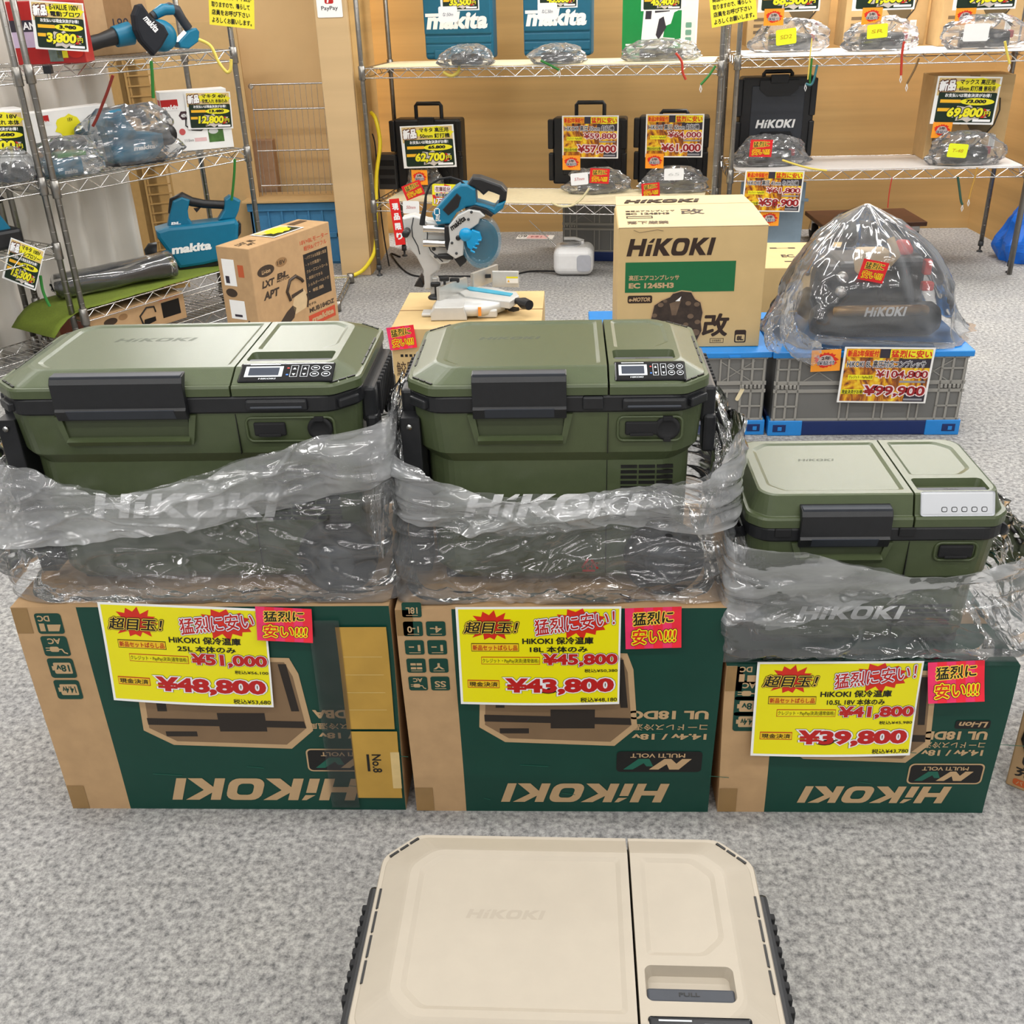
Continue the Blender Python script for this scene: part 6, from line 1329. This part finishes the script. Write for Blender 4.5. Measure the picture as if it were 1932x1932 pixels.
# ------------------------------------------------------------------ folding crates
CLEARP = mat('smoky_clear_plastic', (150, 148, 142), .3, var=.04, scale=10); CLEARD = mat('smoky_clear_panel', (112, 112, 110), .28, var=.04, scale=8); BLUEL = mat('bright_blue_lid', (34, 134, 214), .38, var=.03); NAVYP = mat('navy_plastic', (18, 42, 98), .4, var=.04)
def crate(label, x0, y0, w, d, h, rz=0.0, base=True, lid=True):
    t = thing('folding_crate', label, 'crate', (x0, y0, 0), rz); zb, zt = .055, h - .022
    b = MB(); b.box(0, 0, 0, w, d, zb, NAVYP, .004); bs = b.build('base', t)
    for x in (0, w - .115):
        b = MB(); b.box(x - .001, -.003, .0, x + .116, .05, zb + .001, BLUEL, .003); b.box(x + (.015 if x == 0 else .055), -.0045, .015, x + (.06 if x == 0 else .10), -.002, .042, NAVYP, .001); b.frame if False else None; b.box(x + (.032 if x == 0 else .075), -.0065, .02, x + (.046 if x == 0 else .089), -.004, .034, BLUEL, .001); b.build('base_corner', bs)
    b = MB(); th = .012; b.box(.008, .006, zb, w - .008, .006 + th, zt, CLEARD, .001); b.box(.008, d - .018, zb, w - .008, d - .006, zt, CLEARD); b.box(.008, .01, zb, .020, d - .01, zt, CLEARD); b.box(w - .020, .01, zb, w - .008, d - .01, zt, CLEARD); b.build('panel', t)
    b = MB(); zm = (zb + zt) / 2 + .01
    for z, hh in ((zb, .008), (zm - .022, .012), (zm + .006, .014), (zt - .006, .006)): b.box(.006, 0, z, w - .006, .008, z + hh, CLEARP, .001)
    for u in (.012, .048, .085, w - .095, w - .060, w - .020): b.box(u, 0, zb, u + .008, .008, zt, CLEARP, .001)
    for u in (w * .36, w * .36 + .028, w * .54, w * .54 + .028, w * .72, w * .72 + .028): b.box(u, 0, zb, u + .006, .008, zm - .02, CLEARP, .001); b.box(u, 0, zm + .02, u + .006, .008, zt, CLEARP, .001)
    for z in (zb + .05, zm + .06):
        for u in (.012, w - .095): b.box(u, 0, z, u + .08, .008, z + .006, CLEARP, .001)
    for u in (.016, w - .09):
        for k in range(5): b.box(u + .014 * k, -.006, zm - .006, u + .014 * k + .009, .002, zm + .008, CLEARP, .002)
    b.M = face((0, .004, 0), (1, 0, 0))
    for s1 in (0, 1):
        c0_ = (w * .235 if s1 == 0 else w * .82, (zm + zt) / 2)
        for dx, dy in ((-.06, -.04), (.06, -.04), (-.06, .04), (.06, .04)): b.add([(c0_[0], c0_[1] - .002, .001), (c0_[0] + dx, c0_[1] + dy - .002, .001), (c0_[0] + dx, c0_[1] + dy + .002, .001), (c0_[0], c0_[1] + .002, .001)], [(0, 1, 2, 3) if dx > 0 else (3, 2, 1, 0)], CLEARP)
    b.M = Matrix(); b.build('ribs', t)
    if lid: b = MB(); b.box(-.006, -.008, h - .022, w + .006, d + .006, h, BLUEL, .004); [b.box(w * f - .02, -.011, h - .020, w * f + .02, -.006, h - .012, BLUEL, .001) for f in (.2, .5, .8)]; b.build('lid', t)
    return t
crate('clear folding crate with blue lid under the covered compressor', .738, 3.362, .655, .46, .308, radians(-.8))
crate('clear folding crate with blue lid under the tall compressor carton', .125, 3.375, .600, .50, .308, radians(-.3))
t = crate('grey folding crate standing under the middle rack', .03, 5.955, .52, .34, .34, radians(-9), lid=False)
p = gy(1391, 748, 3.36); note('small cream tape piece on the crate under the tall carton', (p.x, 3.372, p.z - .02), .014, .05, (0, radians(24), 0), CREAM, '', BLK, 'tape_piece')
# compressor carton
c0_ = gz(1163, 655, .309); c1_ = gz(1430, 651, .309); W = (c1_ - c0_).length; H = .408; D = .345; Yc = 3.425
t = thing('compressor_carton', 'tall tan compressor carton with green band on the blue lidded crate', 'cardboard box', (c0_.x, Yc, .309), radians(-.4)); b = MB(); CK = mat('tan_carton', (204, 176, 126), .7, var=.04, scale=14, spec=.25); CKL = mat('tan_carton_light', (206, 182, 142), .7, var=.04, scale=14, spec=.25)
b.box(0, 0, 0, W, D, H, CK, .003); KB = ink((48, 32, 24)); b.M = face((0, -.0006, 0), (1, 0, 0)); U = lambda f: f * W; V = lambda f: f * H
logo(b, U(.055), V(.775), U(.655), V(.915), KB, 0, .28); b.rect(U(.05), V(.475), U(.80), V(.725), mat('band_green', (14, 104, 60), .45, var=.03), 0); b.text('高圧エアコンプレッサ', U(.075), V(.575), U(.42), V(.62), KR_PRINT, FQ, .03); b.text('EC 1245H3', U(.075), V(.51), U(.385), V(.555), KR_PRINT, FQ, .05)
b.poly(rrect(U(.07), V(.385), U(.24), V(.45), .006), KB, 0); b.text('e-MOTOR', U(.08), V(.40), U(.23), V(.435), KR_PRINT, FQ, .04, .2)
pts = [(.24, .06), (.23, .25), (.25, .37), (.30, .41), (.36, .44), (.38, .47), (.44, .49), (.51, .48), (.54, .42), (.58, .39), (.60, .30), (.59, .22), (.60, .14), (.56, .03), (.40, .01)]
b.poly([(U(x) , V(y)) for x, y in pts][::-1], KR_PRINT, FQ); b.poly([(U(.42 + (x - .42) * .96), V(.25 + (y - .25) * .96)) for x, y in pts][::-1], mat('printed_compressor', (54, 42, 34), .6, var=.35, scale=45), 2 * FQ)
for x, y, r in ((.30, .37, .02), (.33, .40, .014), (.49, .38, .02), (.55, .37, .02), (.26, .28, .018), (.51, .27, .022), (.56, .22, .02), (.55, .13, .03), (.48, .20, .018)): b.poly(ellipse(U(x), V(y), W * r, W * r * .8), mat('printed_compressor_light', (108, 88, 70), .6, var=.2), 3 * FQ)
b.poly([(U(x), V(y)) for x, y in ((.36, .38), (.44, .41), (.41, .28), (.38, .28))], mat('printed_compressor_light', (108, 88, 70), .6), 3 * FQ); b.poly([(U(x), V(y)) for x, y in ((.40, .40), (.44, .44), (.43, .40))], WHT, 4 * FQ)
b.text('改', U(.60), V(.09), U(.78), V(.29), KB, 0, .035, .1); b.frame(U(.655), V(.035), U(.75), V(.075), .0015, KB, 0); b.text('日本製高圧', U(.67), V(.045), U(.735), V(.065), KB, 0)
b.poly(rrect(U(.825), V(.035), U(.905), V(.145), .006), KB, 0); b.poly(rrect(U(.833), V(.045), U(.897), V(.105), .004), CK, FQ); b.text('8L', U(.842), V(.055), U(.888), V(.095), KB, 2 * FQ, .05)
b.tube([(U(.10), V(.985), 0), (U(.14), V(.965), 0), (U(.2), V(.975), 0), (U(.26), V(.985), 0), (U(.30), V(.975), 0)], .0008, ink((120, 104, 80)), 4); b.M = Matrix(); b.build('board_body', t)
b = MB(); b.add([(0, 0, H), (W, 0, H), (W * .955, D * .62, H + .030), (0, D * .62, H + .030)], [(0, 1, 2, 3)], CKL); b.add([(0, D * .62, H + .031), (W * .95, D * .62, H + .031), (W * .93, D, H + .034), (.004, D, H + .036)], [(0, 1, 2, 3)], CKL); b.add([(0, 0, H), (0, D * .62, H + .03), (0, D * .62, H)], [(0, 1, 2)], CK); b.add([(W, 0, H), (W * .955, D * .62, H), (W * .955, D * .62, H + .03)], [(0, 1, 2)], CK)
b.M = face((0, 0, H + .001), (1, 0, 0), v=(0, 1, .030 / (D * .62))); b.text('高圧エアコンプレッサ', U(.06), D * .42, U(.40), D * .46, KB, 0, .02); b.text('EC 1245H3', U(.06), D * .34, U(.36), D * .39, KB, 0, .04); b.frame(U(.06), D * .24, U(.24), D * .30, .004, KB, 0); b.text('落下厳禁', U(.06), D * .08, U(.34), D * .16, mat('ink_soft', (96, 78, 60), .6, var=0), 0, .02); b.text('改', U(.44), D * .33, U(.60), D * .48, KB, 0, .02); b.M = face((0, 0, H + .0325), (1, 0, 0), v=(0, 1, .01)); logo(b, U(.06), D * .68, U(.60), D * .82, KB, 0); b.M = Matrix(); fl = b.build('top_flap', t)
sm = fl.modifiers.new('thick', 'SOLIDIFY'); sm.thickness = .003; sm.offset = 1
t = thing('compressor_carton', 'low tan carton behind the crates, partly hidden by the tall compressor carton', 'cardboard box', (.86, 4.28, 0), radians(-3)); b = MB(); b.box(0, 0, 0, .50, .46, .36, CK, .003); b.M = face((0, 0, .3606), (1, 0, 0), v=(0, 1, 0)); b.text('EC 1245', .10, .18, .26, .23, KB, 0, .04); b.rect(.10, .10, .26, .115, KB, 0); b.rect(.07, .34, .10, .36, KB, 0); b.rect(.15, .34, .18, .36, KB, 0); b.rect(.10, .347, .15, .352, KB, 0); b.poly([(.20, .24), (.36, .20), (.40, .36), (.24, .38)], PAPER, FQ); b.M = face((-.0006, .46, 0), (0, -1, 0)); b.text('HiKOKI', .06, .22, .34, .30, KB, 0, .05, .2); b.rect(.36, .14, .40, .22, PAPER, 0); b.M = Matrix(); b.build('board_body', t)

# ------------------------------------------------------------------ compressor under its bag
GOLDP = mat('bronze_tube', (150, 118, 72), .3, metal=.5, var=.05)
t = thing('air_compressor', 'black air compressor with red cap and bronze bar under a clear bag', 'air compressor', (1.10, 3.60, .309)); b = MB()
b.box(-.17, -.02, .07, .15, .20, .19, BLACKP, .03, 3); b.box(-.14, -.06, .16, .06, .16, .25, BLACKP, .03, 3); b.box(.02, -.08, .10, .16, .10, .27, BLACKP, .03, 3); b.box(-.19, -.06, .10, -.08, .10, .24, BLACKP, .03, 3); b.build('motor_cover', t)
for y in (-.09, .12):
    b = MB(); b.lathe([(.01, -.22), (.04, -.215), (.058, -.19), (.060, 0), (.058, .19), (.04, .215), (.01, .22)], BLACKP, 20, 'x', (0, y, .062)); b.build('air_tank', t)
b = MB(); b.tube([(-.15, -.14, .105), (-.12, -.165, .115), (.12, -.165, .115), (.15, -.14, .105)], .018, GOLDP, 12); b.M = face((0, -.185, 0), (1, 0, 0)); logo(b, -.065, .100, .075, .132, WHT, 0, .25); b.M = Matrix(); tag(b.build('front_bar', t), 'bronze bar with white lettering')
b = MB(); b.lathe([(.038, .26), (.036, .285), (.02, .31), (.004, .312)], mat('red_cap', (222, 60, 50), .4), 18, 'z', (.09, .0, 0)); tag(b.build('cap', t), 'red cap')
b = MB(); b.box(-.08, -.10, .22, .02, -.03, .30, mat('tan_part', (196, 170, 130), .5), .008); b.tube([(.02, -.06, .23), (.05, -.08, .28), (.03, -.05, .33)], .014, mat('tan_part', (196, 170, 130)), 8); b.build('regulator', t)
for z in (.17, .22): b = MB(); b.lathe([(.016, -.14), (.018, -.115), (.008, -.10)], ALU, 12, 'y', (-.135, .0, z)); b.build('coupling', t)
b = MB(); b.box(.13, -.14, .17, .17, -.11, .20, mat('red_cap', (222, 60, 50)), .006); b.box(.135, -.12, .22, .16, -.09, .27, mat('red_cap', (222, 60, 50)), .004); b.build('valve', t)
CBAG = film('compressor_bag_film', body=.10, fold=.42, rough=.09, scale=12)
PX = [(395, 1648, 1656), (420, 1600, 1700), (450, 1568, 1740), (480, 1545, 1770), (515, 1520, 1790), (550, 1500, 1805), (585, 1490, 1808), (620, 1470, 1815), (650, 1455, 1830), (668, 1460, 1832)]
b = MB(); n = 120; rings = []; sub = 5
prof = []
for i in range(len(PX) - 1):
    for k in range(sub): f = k / sub; prof.append([PX[i][j] + (PX[i + 1][j] - PX[i][j]) * f for j in range(3)])
prof.append(PX[-1])
for ri, (py, xl, xr) in enumerate(prof):
    Yd = 3.46 - .10 * ri / len(prof) + .0; a, c = gy(xl, py, 3.5), gy(xr, py, 3.5); z = max(.312, (a.z + c.z) / 2 if ri < len(prof) - 1 else .312); cx, hw = (a.x + c.x) / 2, (c.x - a.x) / 2
    ring = []
    for k in range(n):
        aa = 2 * pi * k / n; ca, sa = cos(aa), sin(aa); q = (abs(ca) ** 2.3 + abs(sa) ** 2.3) ** (-1 / 2.3); hd = min(.235, hw * .85)
        P = Vector((ca * 1.6, sa * 1.6, z * 3)); r = .88 + .34 * crumple(P * 1.1 + Vector((5, 3, 1))) + .08 * noise.noise(P * 3) + .05 * crumple(Vector((ca * 4, sa * 4, z * 9))) + .06 * max(0, ridged(Vector((ca * 2 + z * 3, sa * 2, z * 5)), 1) - .8) * 5
        y = 3.60 + sa * q * hd * r; ring.append((cx + ca * q * hw * (1 + .6 * (r - 1)), max(y, 3.362), z + (.012 * noise.noise(P * 5) if .33 < z < .70 else 0)))
    rings.append(ring)
b.loft(rings[::-1], CBAG, cap0=False, cap1=True, smooth=True)
# loose tail hanging to the left over the crate edge and crumple along the front
def tail(P0, P1, P2, w0, w1, seed):
    vs = []; fs = []; nu, nv = 34, 26
    for i in range(nu + 1):
        s_ = i / nu; A = Vector(P0) * (1 - s_) ** 2 + Vector(P1) * 2 * s_ * (1 - s_) + Vector(P2) * s_ * s_; w = w0 + (w1 - w0) * s_
        for j in range(nv): aa = 2 * pi * j / nv; r = w * (1 + .45 * ridged(Vector((s_ * 5, cos(aa) * 2, sin(aa) * 2 + seed)), 3)); vs.append((A.x + .4 * r * cos(aa), A.y + .35 * r * cos(aa + 1), A.z + r * sin(aa)))
    for i in range(nu):
        for j in range(nv): j2 = (j + 1) % nv; fs.append((i * nv + j, i * nv + j2, (i + 1) * nv + j2, (i + 1) * nv + j))
    b.add(vs, fs, CBAG, False)
tail(gy(1500, 560, 3.36), gy(1455, 640, 3.29), gy(1540, 668, 3.30), .05, .035, 2)
tail(gy(1470, 590, 3.37), gy(1430, 640, 3.31), gy(1470, 655, 3.31), .04, .02, 5)
tail(gy(1540, 640, 3.36), gy(1620, 650, 3.338), gy(1800, 653, 3.338), .014, .010, 9)
tag(b.build('plastic_bag'), 'tent shaped clear plastic bag pulled over the black air compressor', 'plastic bag')
p = gy(1640, 530, 3.36); pink_card('red bargain card stuck on the bag over the compressor', (p.x, 3.355, p.z), .085, .068, (0, radians(12), 0), REDCARD, 0)
p = gy(1670, 760, 3.33); flame_sign('flame patterned price sheet for 99,900 on the crate under the compressor', 'HiKOKI 8L 高圧対応コンプレッサ', '¥104,800', '¥99,900', (1.106, 3.333, .130), .300, .198, (0, radians(1.5), 0))
p = gy(1560, 700, 3.34); warranty_card('orange warranty card on the crate under the covered compressor', (.907, 3.343, .243), .098, (0, radians(-2), 0))

# ------------------------------------------------------------------ saw on its carton
t = thing('saw_carton', 'tan carton under the silver mitre saw', 'cardboard box', (-.59, 3.505, 0), radians(-1)); b = MB(); b.box(0, 0, 0, .535, .48, .365, CK, .003); b.box(-.001, .225, .3655, .536, .231, .3662, KRAFT_IN); b.M = face((0, -.0006, 0), (1, 0, 0)); b.text('鮫肌', .012, .19, .085, .245, ink((80, 62, 44)), 0, .01); [b.rect(.03 + .016 * k, .262, .040 + .016 * k, .272, BLK, 0) for k in range(4)]; b.rect(.045, .125, .12, .175, BLK, 0); b.M = Matrix(); b.build('board_body', t)
pink_card('pink bargain card on the front of the tan saw carton', (-.545, 3.497, .296), .098, .082, (0, radians(-6), 0))
SY = 3.70; SZ = .3665
t = thing('mitre_saw', 'teal and silver sliding mitre saw with clear blue blade guard', 'mitre saw', (-.33, SY, SZ))
def z6(L, Y=SY): return [(p.x + .33, p.z - SZ) for p in (gy(700 + x / 3.864, 330 + y / 3.864, Y) for x, y in L)]
def g6(x, y, z): p = gz(700 + x / 3.864, 330 + y / 3.864, SZ + z); return Vector((p.x + .33, p.y - SY, z))
def pr6(name, L, y0, y1, m, bev=.003, parent=None, label=None):
    b = MB(); b.prism(z6(L), y0, y1, m, bev=bev); o = b.build(name, parent or t)
    if label: o['label'] = label
    return o
pr6('rear_arm', [(215, 335), (300, 315), (395, 350), (410, 460), (430, 560), (500, 640), (485, 720), (435, 760), (430, 860), (380, 860), (372, 720), (320, 620), (258, 545), (232, 450)], .045, .11, ALU_P, .006)
pr6('arm_casting', [(395, 345), (545, 365), (600, 500), (612, 590), (560, 650), (500, 660), (420, 590), (395, 480)], .015, .10, ALU_P, .006)
for y6 in (385, 490): b = MB(); P = z6([(385, y6), (580, y6 + 10)]); b.tube([(P[0][0], -.01, P[0][1]), (P[1][0], -.01, P[1][1])], .014, CHROME, 14); b.build('slide_rail', t)
pr6('rail_cap', [(545, 350), (590, 350), (605, 380), (608, 510), (595, 535), (560, 532), (545, 500), (540, 380)], -.04, .03, BLACKP, .006)
pr6('motor_housing', [(450, 275), (505, 205), (610, 90), (660, 60), (710, 62), (765, 95), (772, 190), (830, 205), (900, 230), (918, 205), (985, 180), (965, 235), (905, 280), (860, 262), (770, 218), (700, 225), (630, 265), (580, 345), (490, 352), (462, 312)], -.03, .06, TEAL, .006)
pr6('battery_bay', [(528, 240), (632, 122), (662, 150), (642, 222), (570, 282)], -.034, -.02, BLACKP, .002)
b = MB(); b.M = face((0, -.0315, 0), (1, 0, 0)); P = z6([(487, 255)])[0]; b.frame(P[0] - .010, P[1] - .012, P[0] + .010, P[1] + .012, .003, WHT, 0); P = z6([(480, 325), (515, 280)]); b.text('BL', P[0][0], P[0][1], P[1][0], P[1][1], LG, 0, .04, .2); b.build('switch_plate', t)
pr6('grip', [(690, 78), (740, 8), (800, 12), (955, 68), (992, 112), (985, 182), (930, 198), (940, 142), (900, 126), (858, 112), (822, 142), (790, 112), (745, 84)], -.022, .05, BLACKP, .008)
pr6('blade_case', [(575, 350), (640, 272), (720, 230), (800, 242), (838, 278), (800, 300), (790, 332), (720, 382), (685, 432), (680, 560), (625, 585), (565, 545), (585, 450)], -.055, -.02, ALU_P, .004)
b = MB(); b.M = face((0, -.0556, 0), (1, 0, 0)); P = z6([(642, 325)])[0]; b.text('makita', P[0] - .032, P[1] - .010, P[0] + .032, P[1] + .010, BLK, .0006, .04, .2, .62); b.M = Matrix(); b.build('lettering', t)
pr6('case_band', [(690, 232), (760, 205), (850, 230), (900, 270), (880, 290), (830, 262), (760, 235), (720, 240)], -.045, .0, BLACKP, .003)
BG = bpy.data.materials.new('clear_blue_guard'); BG.use_nodes = True; nt = BG.node_tree; pb = nt.nodes['Principled BSDF']; pb.inputs['Base Color'].default_value = lin((28, 140, 178)); pb.inputs['Roughness'].default_value = .08; pb.inputs['Alpha'].default_value = .38; pb.inputs['Coat Weight'].default_value = .6
C = z6([(805, 480), (950, 480), (805, 668)]); gx, gzv = C[0]; rx = C[1][0] - gx; rz_ = gzv - C[2][1]
def disc(name, sx, sz, prof, m, n=44, parent=t, cx=gx, cz=gzv, label=None):
    vs = []; fs = []; k = len(prof)
    for r, y in prof:
        for j in range(n): aa = 2 * pi * j / n; vs.append((cx + sx * r * cos(aa), y + .10 * sx * r * cos(aa), cz + sz * r * sin(aa)))
    for i in range(k - 1):
        for j in range(n): fs.append((i * n + j, i * n + (j + 1) % n, (i + 1) * n + (j + 1) % n, (i + 1) * n + j))
    b = MB(); b.add(vs, fs, m, True); b.add(vs[-n:], [tuple(range(n))], m); o = b.build(name, parent)
    if label: o['label'] = label
    return o
disc('saw_blade', rx * .86, rz_ * .86, [(.05, -.012), (.97, -.012), (1, -.010), (.97, -.008), (.05, -.008)], mat('blade_steel', (120, 118, 112), .35, metal=.8, var=.05))
disc('blade_guard', rx, rz_, [(1.0, .012), (1.0, -.028), (.95, -.036), (.70, -.038), (.66, -.034)], BG, label='clear blue plastic guard')
b = MB(); P = z6([(700, 410)])[0]; b.lathe([(.004, -.068), (.018, -.066), (.024, -.058), (.022, -.045)], mat('bright_blue_hub', (10, 150, 206), .2), 20, 'y', (P[0], 0, P[1]))
for k in range(5): P = z6([(740 + 14 * k, 400 + 22 * k), (800 + 5 * k, 420 + 14 * k)]); 
P = z6([(745, 372), (800, 392), (816, 440), (790, 470), (740, 520), (712, 500), (700, 450)]); b.prism(P, -.062, -.045, mat('bright_blue_hub', (10, 150, 206)), bev=.003)
for k in range(4): P = z6([(735 + 18 * k, 520 - 24 * k), (765 + 16 * k, 535 - 30 * k)]); b.bar((P[0][0], -.064, P[0][1]), (P[1][0], -.064, P[1][1]), .004, mat('bright_blue_hub', (10, 150, 206)))
b.build('guard_hub', t)
b = MB()
for L6 in ([(298, 330), (285, 400), (292, 470), (330, 540), (345, 600)], [(400, 370), (408, 440), (405, 500), (432, 560), (520, 640)]):
    b.tube([(x, .0445 if L6[0][0] < 350 else .0145, z) for x, z in z6(L6)], .0022, DARKG, 5)
for x6, y6 in ((455, 545), (530, 520), (470, 600), (540, 600)):
    P = z6([(x6, y6)])[0]; b.lathe([(.004, .008), (.007, .010), (.007, .02)], DARKG, 12, 'y', (P[0], 0, P[1]))
b.build('casting_seam', t)
b = MB()
for x6, y6 in ((740, 248), (718, 300), (632, 545), (600, 470)):
    P = z6([(x6, y6)])[0]; b.lathe([(.002, -.058), (.005, -.057), (.005, -.05)], DARKG, 10, 'y', (P[0], 0, P[1]))
b.build('case_bolt', t)
pr6('lower_stop', [(610, 600), (680, 545), (700, 620), (655, 660)], -.03, .02, BLACKP, .003)
pr6('release_lever', [(490, 572), (560, 568), (605, 578), (603, 605), (560, 605), (492, 595)], -.03, .0, BLACKP, .003)
b = MB(); P = z6([(253, 428)])[0]; b.lathe([(.004, -.012), (.013, -.01), (.013, .05)], BLACKP, 14, 'y', (P[0], 0, P[1])); P = z6([(645, 434)])[0]; b.lathe([(.004, -.060), (.009, -.058), (.009, -.04)], BLACKP, 12, 'y', (P[0], 0, P[1])); b.build('knob', t)
b = MB(); P = z6([(372, 365), (378, 310), (392, 240), (400, 150), (430, 70), (500, 30), (580, 18), (650, 40), (690, 75)]); b.tube([(x, .0, z) for x, z in P], [.010, .009, .007, .004, .004, .004, .004, .004, .004], BLACKR, 8); b.build('cable', t)
# base
b = MB(); q = g6(640, 985, .03); b.prism([(q.x - .10, .0), (q.x + .03, .0), (q.x + .03, .015), (q.x + .02, .05), (q.x - .085, .05), (q.x - .10, .03)], q.y - .03, q.y + .08, ALU_P, bev=.004)
c_ = g6(745, 930, .03); b.lathe([(.01, .012), (.135, .012), (.138, .03), (.135, .048), (.01, .048)], ALU_P, 36, 'z', (c_.x, c_.y + .02, 0))
q = g6(920, 985, .0); b.box(c_.x + .02, c_.y - .10, 0, q.x + .005, c_.y + .10, .03, ALU_P, .006); q = g6(380, 1030, 0); b.box(q.x - .005, q.y - .01, 0, q.x + .07, q.y + .05, .012, ALU_P, .004); b.build('base', t)
b = MB(); P = [g6(x, y, .055) for x, y in ((640, 850), (700, 815), (1060, 850), (1080, 880), (1010, 925), (680, 880))]; b.prism([(p.x, p.y) for p in P], .028, .055, ALU_P, axis='z', bev=.003); b.build('mitre_arm', t)
b = MB(); P = [g6(x, y, .058) for x, y in ((690, 822), (720, 812), (1035, 862), (1015, 880), (720, 838))]; b.prism([(p.x, p.y) for p in P], .054, .058, mat('kerf_blue', (60, 160, 190), .4), axis='z'); tag(b.build('kerf_board', t), 'light blue strip')
a = g6(500, 900, .06); c = g6(930, 735, .06); d_ = (c - a).normalized(); nn_ = Vector((-d_.y, d_.x, 0)); b = MB()
for s0, s1, hh in ((0, .46, .045), (.56, 1.0, .05)):
    A = a + (c - a) * s0; B = a + (c - a) * s1; b.prism([(A.x, A.y), (B.x, B.y), (B.x + nn_.x * .014, B.y + nn_.y * .014), (A.x + nn_.x * .014, A.y + nn_.y * .014)], .045, .055 + hh, ALU, axis='z', bev=.002)
A = a + (c - a) * .8; b.box(A.x - .02, A.y - .012, .07, A.x + .015, A.y - .004, .085, BLACKP, .002); b.build('fence', t)
b = MB(); A = g6(880, 790, .06); B = g6(1070, 835, .06); b.prism([(A.x, A.y + .04), (B.x, A.y + .03), (B.x, A.y + .044), (A.x, A.y + .054)], .035, .095, ALU_P, axis='z', bev=.002); b.M = face((A.x + .055, A.y + .030, .052), (B.x - A.x, -.01, 0)); b.rect(0, 0, .045, .026, PAPER, .003); b.rect(0, .019, .045, .026, SYEL, .0034); b.poly([(.004, .004), (.013, .004), (.0085, .014)], SORG, .0034); b.M = Matrix(); b.build('rear_fence', t)
b = MB(); A = g6(1000, 915, .04); B = g6(1075, 920, .045); Cc = g6(1155, 950, .045); b.tube([A, B, (B + Cc) / 2, Cc], [.008, .012, .021, .018], BLACKP, 14); b.build('handle_grip', t)
b = MB(); A = g6(950, 940, .03); b.box(A.x - .02, A.y - .02, .012, A.x + .03, A.y + .02, .032, BLACKP, .004); A = g6(1040, 975, .02); b.prism([(A.x - .02, A.y), (A.x, A.y - .015), (A.x + .02, A.y), (A.x, A.y + .012)], .012, .024, BLACKP, axis='z'); b.build('mitre_lock', t)
for x6, y6, z in ((470, 800, .10), (535, 760, .12), (610, 770, .10)):
    A = g6(x6, y6, z); b = MB(); b.bar((A.x, A.y, .05), (A.x, A.y, z), .005, BLACKP, 8); b.box(A.x - .018, A.y - .007, z - .008, A.x + .018, A.y + .007, z + .010, BLACKP, .005); b.build('clamp_knob', t)
A = g6(470, 900, .05); b = MB(); b.lathe([(.004, .050), (.026, .050), (.028, .056), (.022, .062), (.004, .062)], BLACKP, 20, 'z', (A.x, A.y, 0)); b.build('vice_pad', t)
b = MB(); A = g6(465, 850, .06); b.box(A.x - .016, A.y - .01, .045, A.x + .016, A.y + .02, .115, ALU_P, .005); A = g6(412, 775, .09); b.box(A.x - .012, A.y - .006, .08, A.x + .016, A.y + .008, .094, mat('orange_tag', (240, 146, 50), .4), .002); A = g6(812, 905, .03); b.box(A.x - .005, c_.y - .125, .015, A.x + .006, c_.y - .115, .046, mat('orange_tag', (240, 146, 50)), .001); b.build('vice_post', t)
pr6('anti_tip_foot', [(300, 840), (345, 770), (372, 835), (368, 850)], .05, .12, BLACKP, .003)
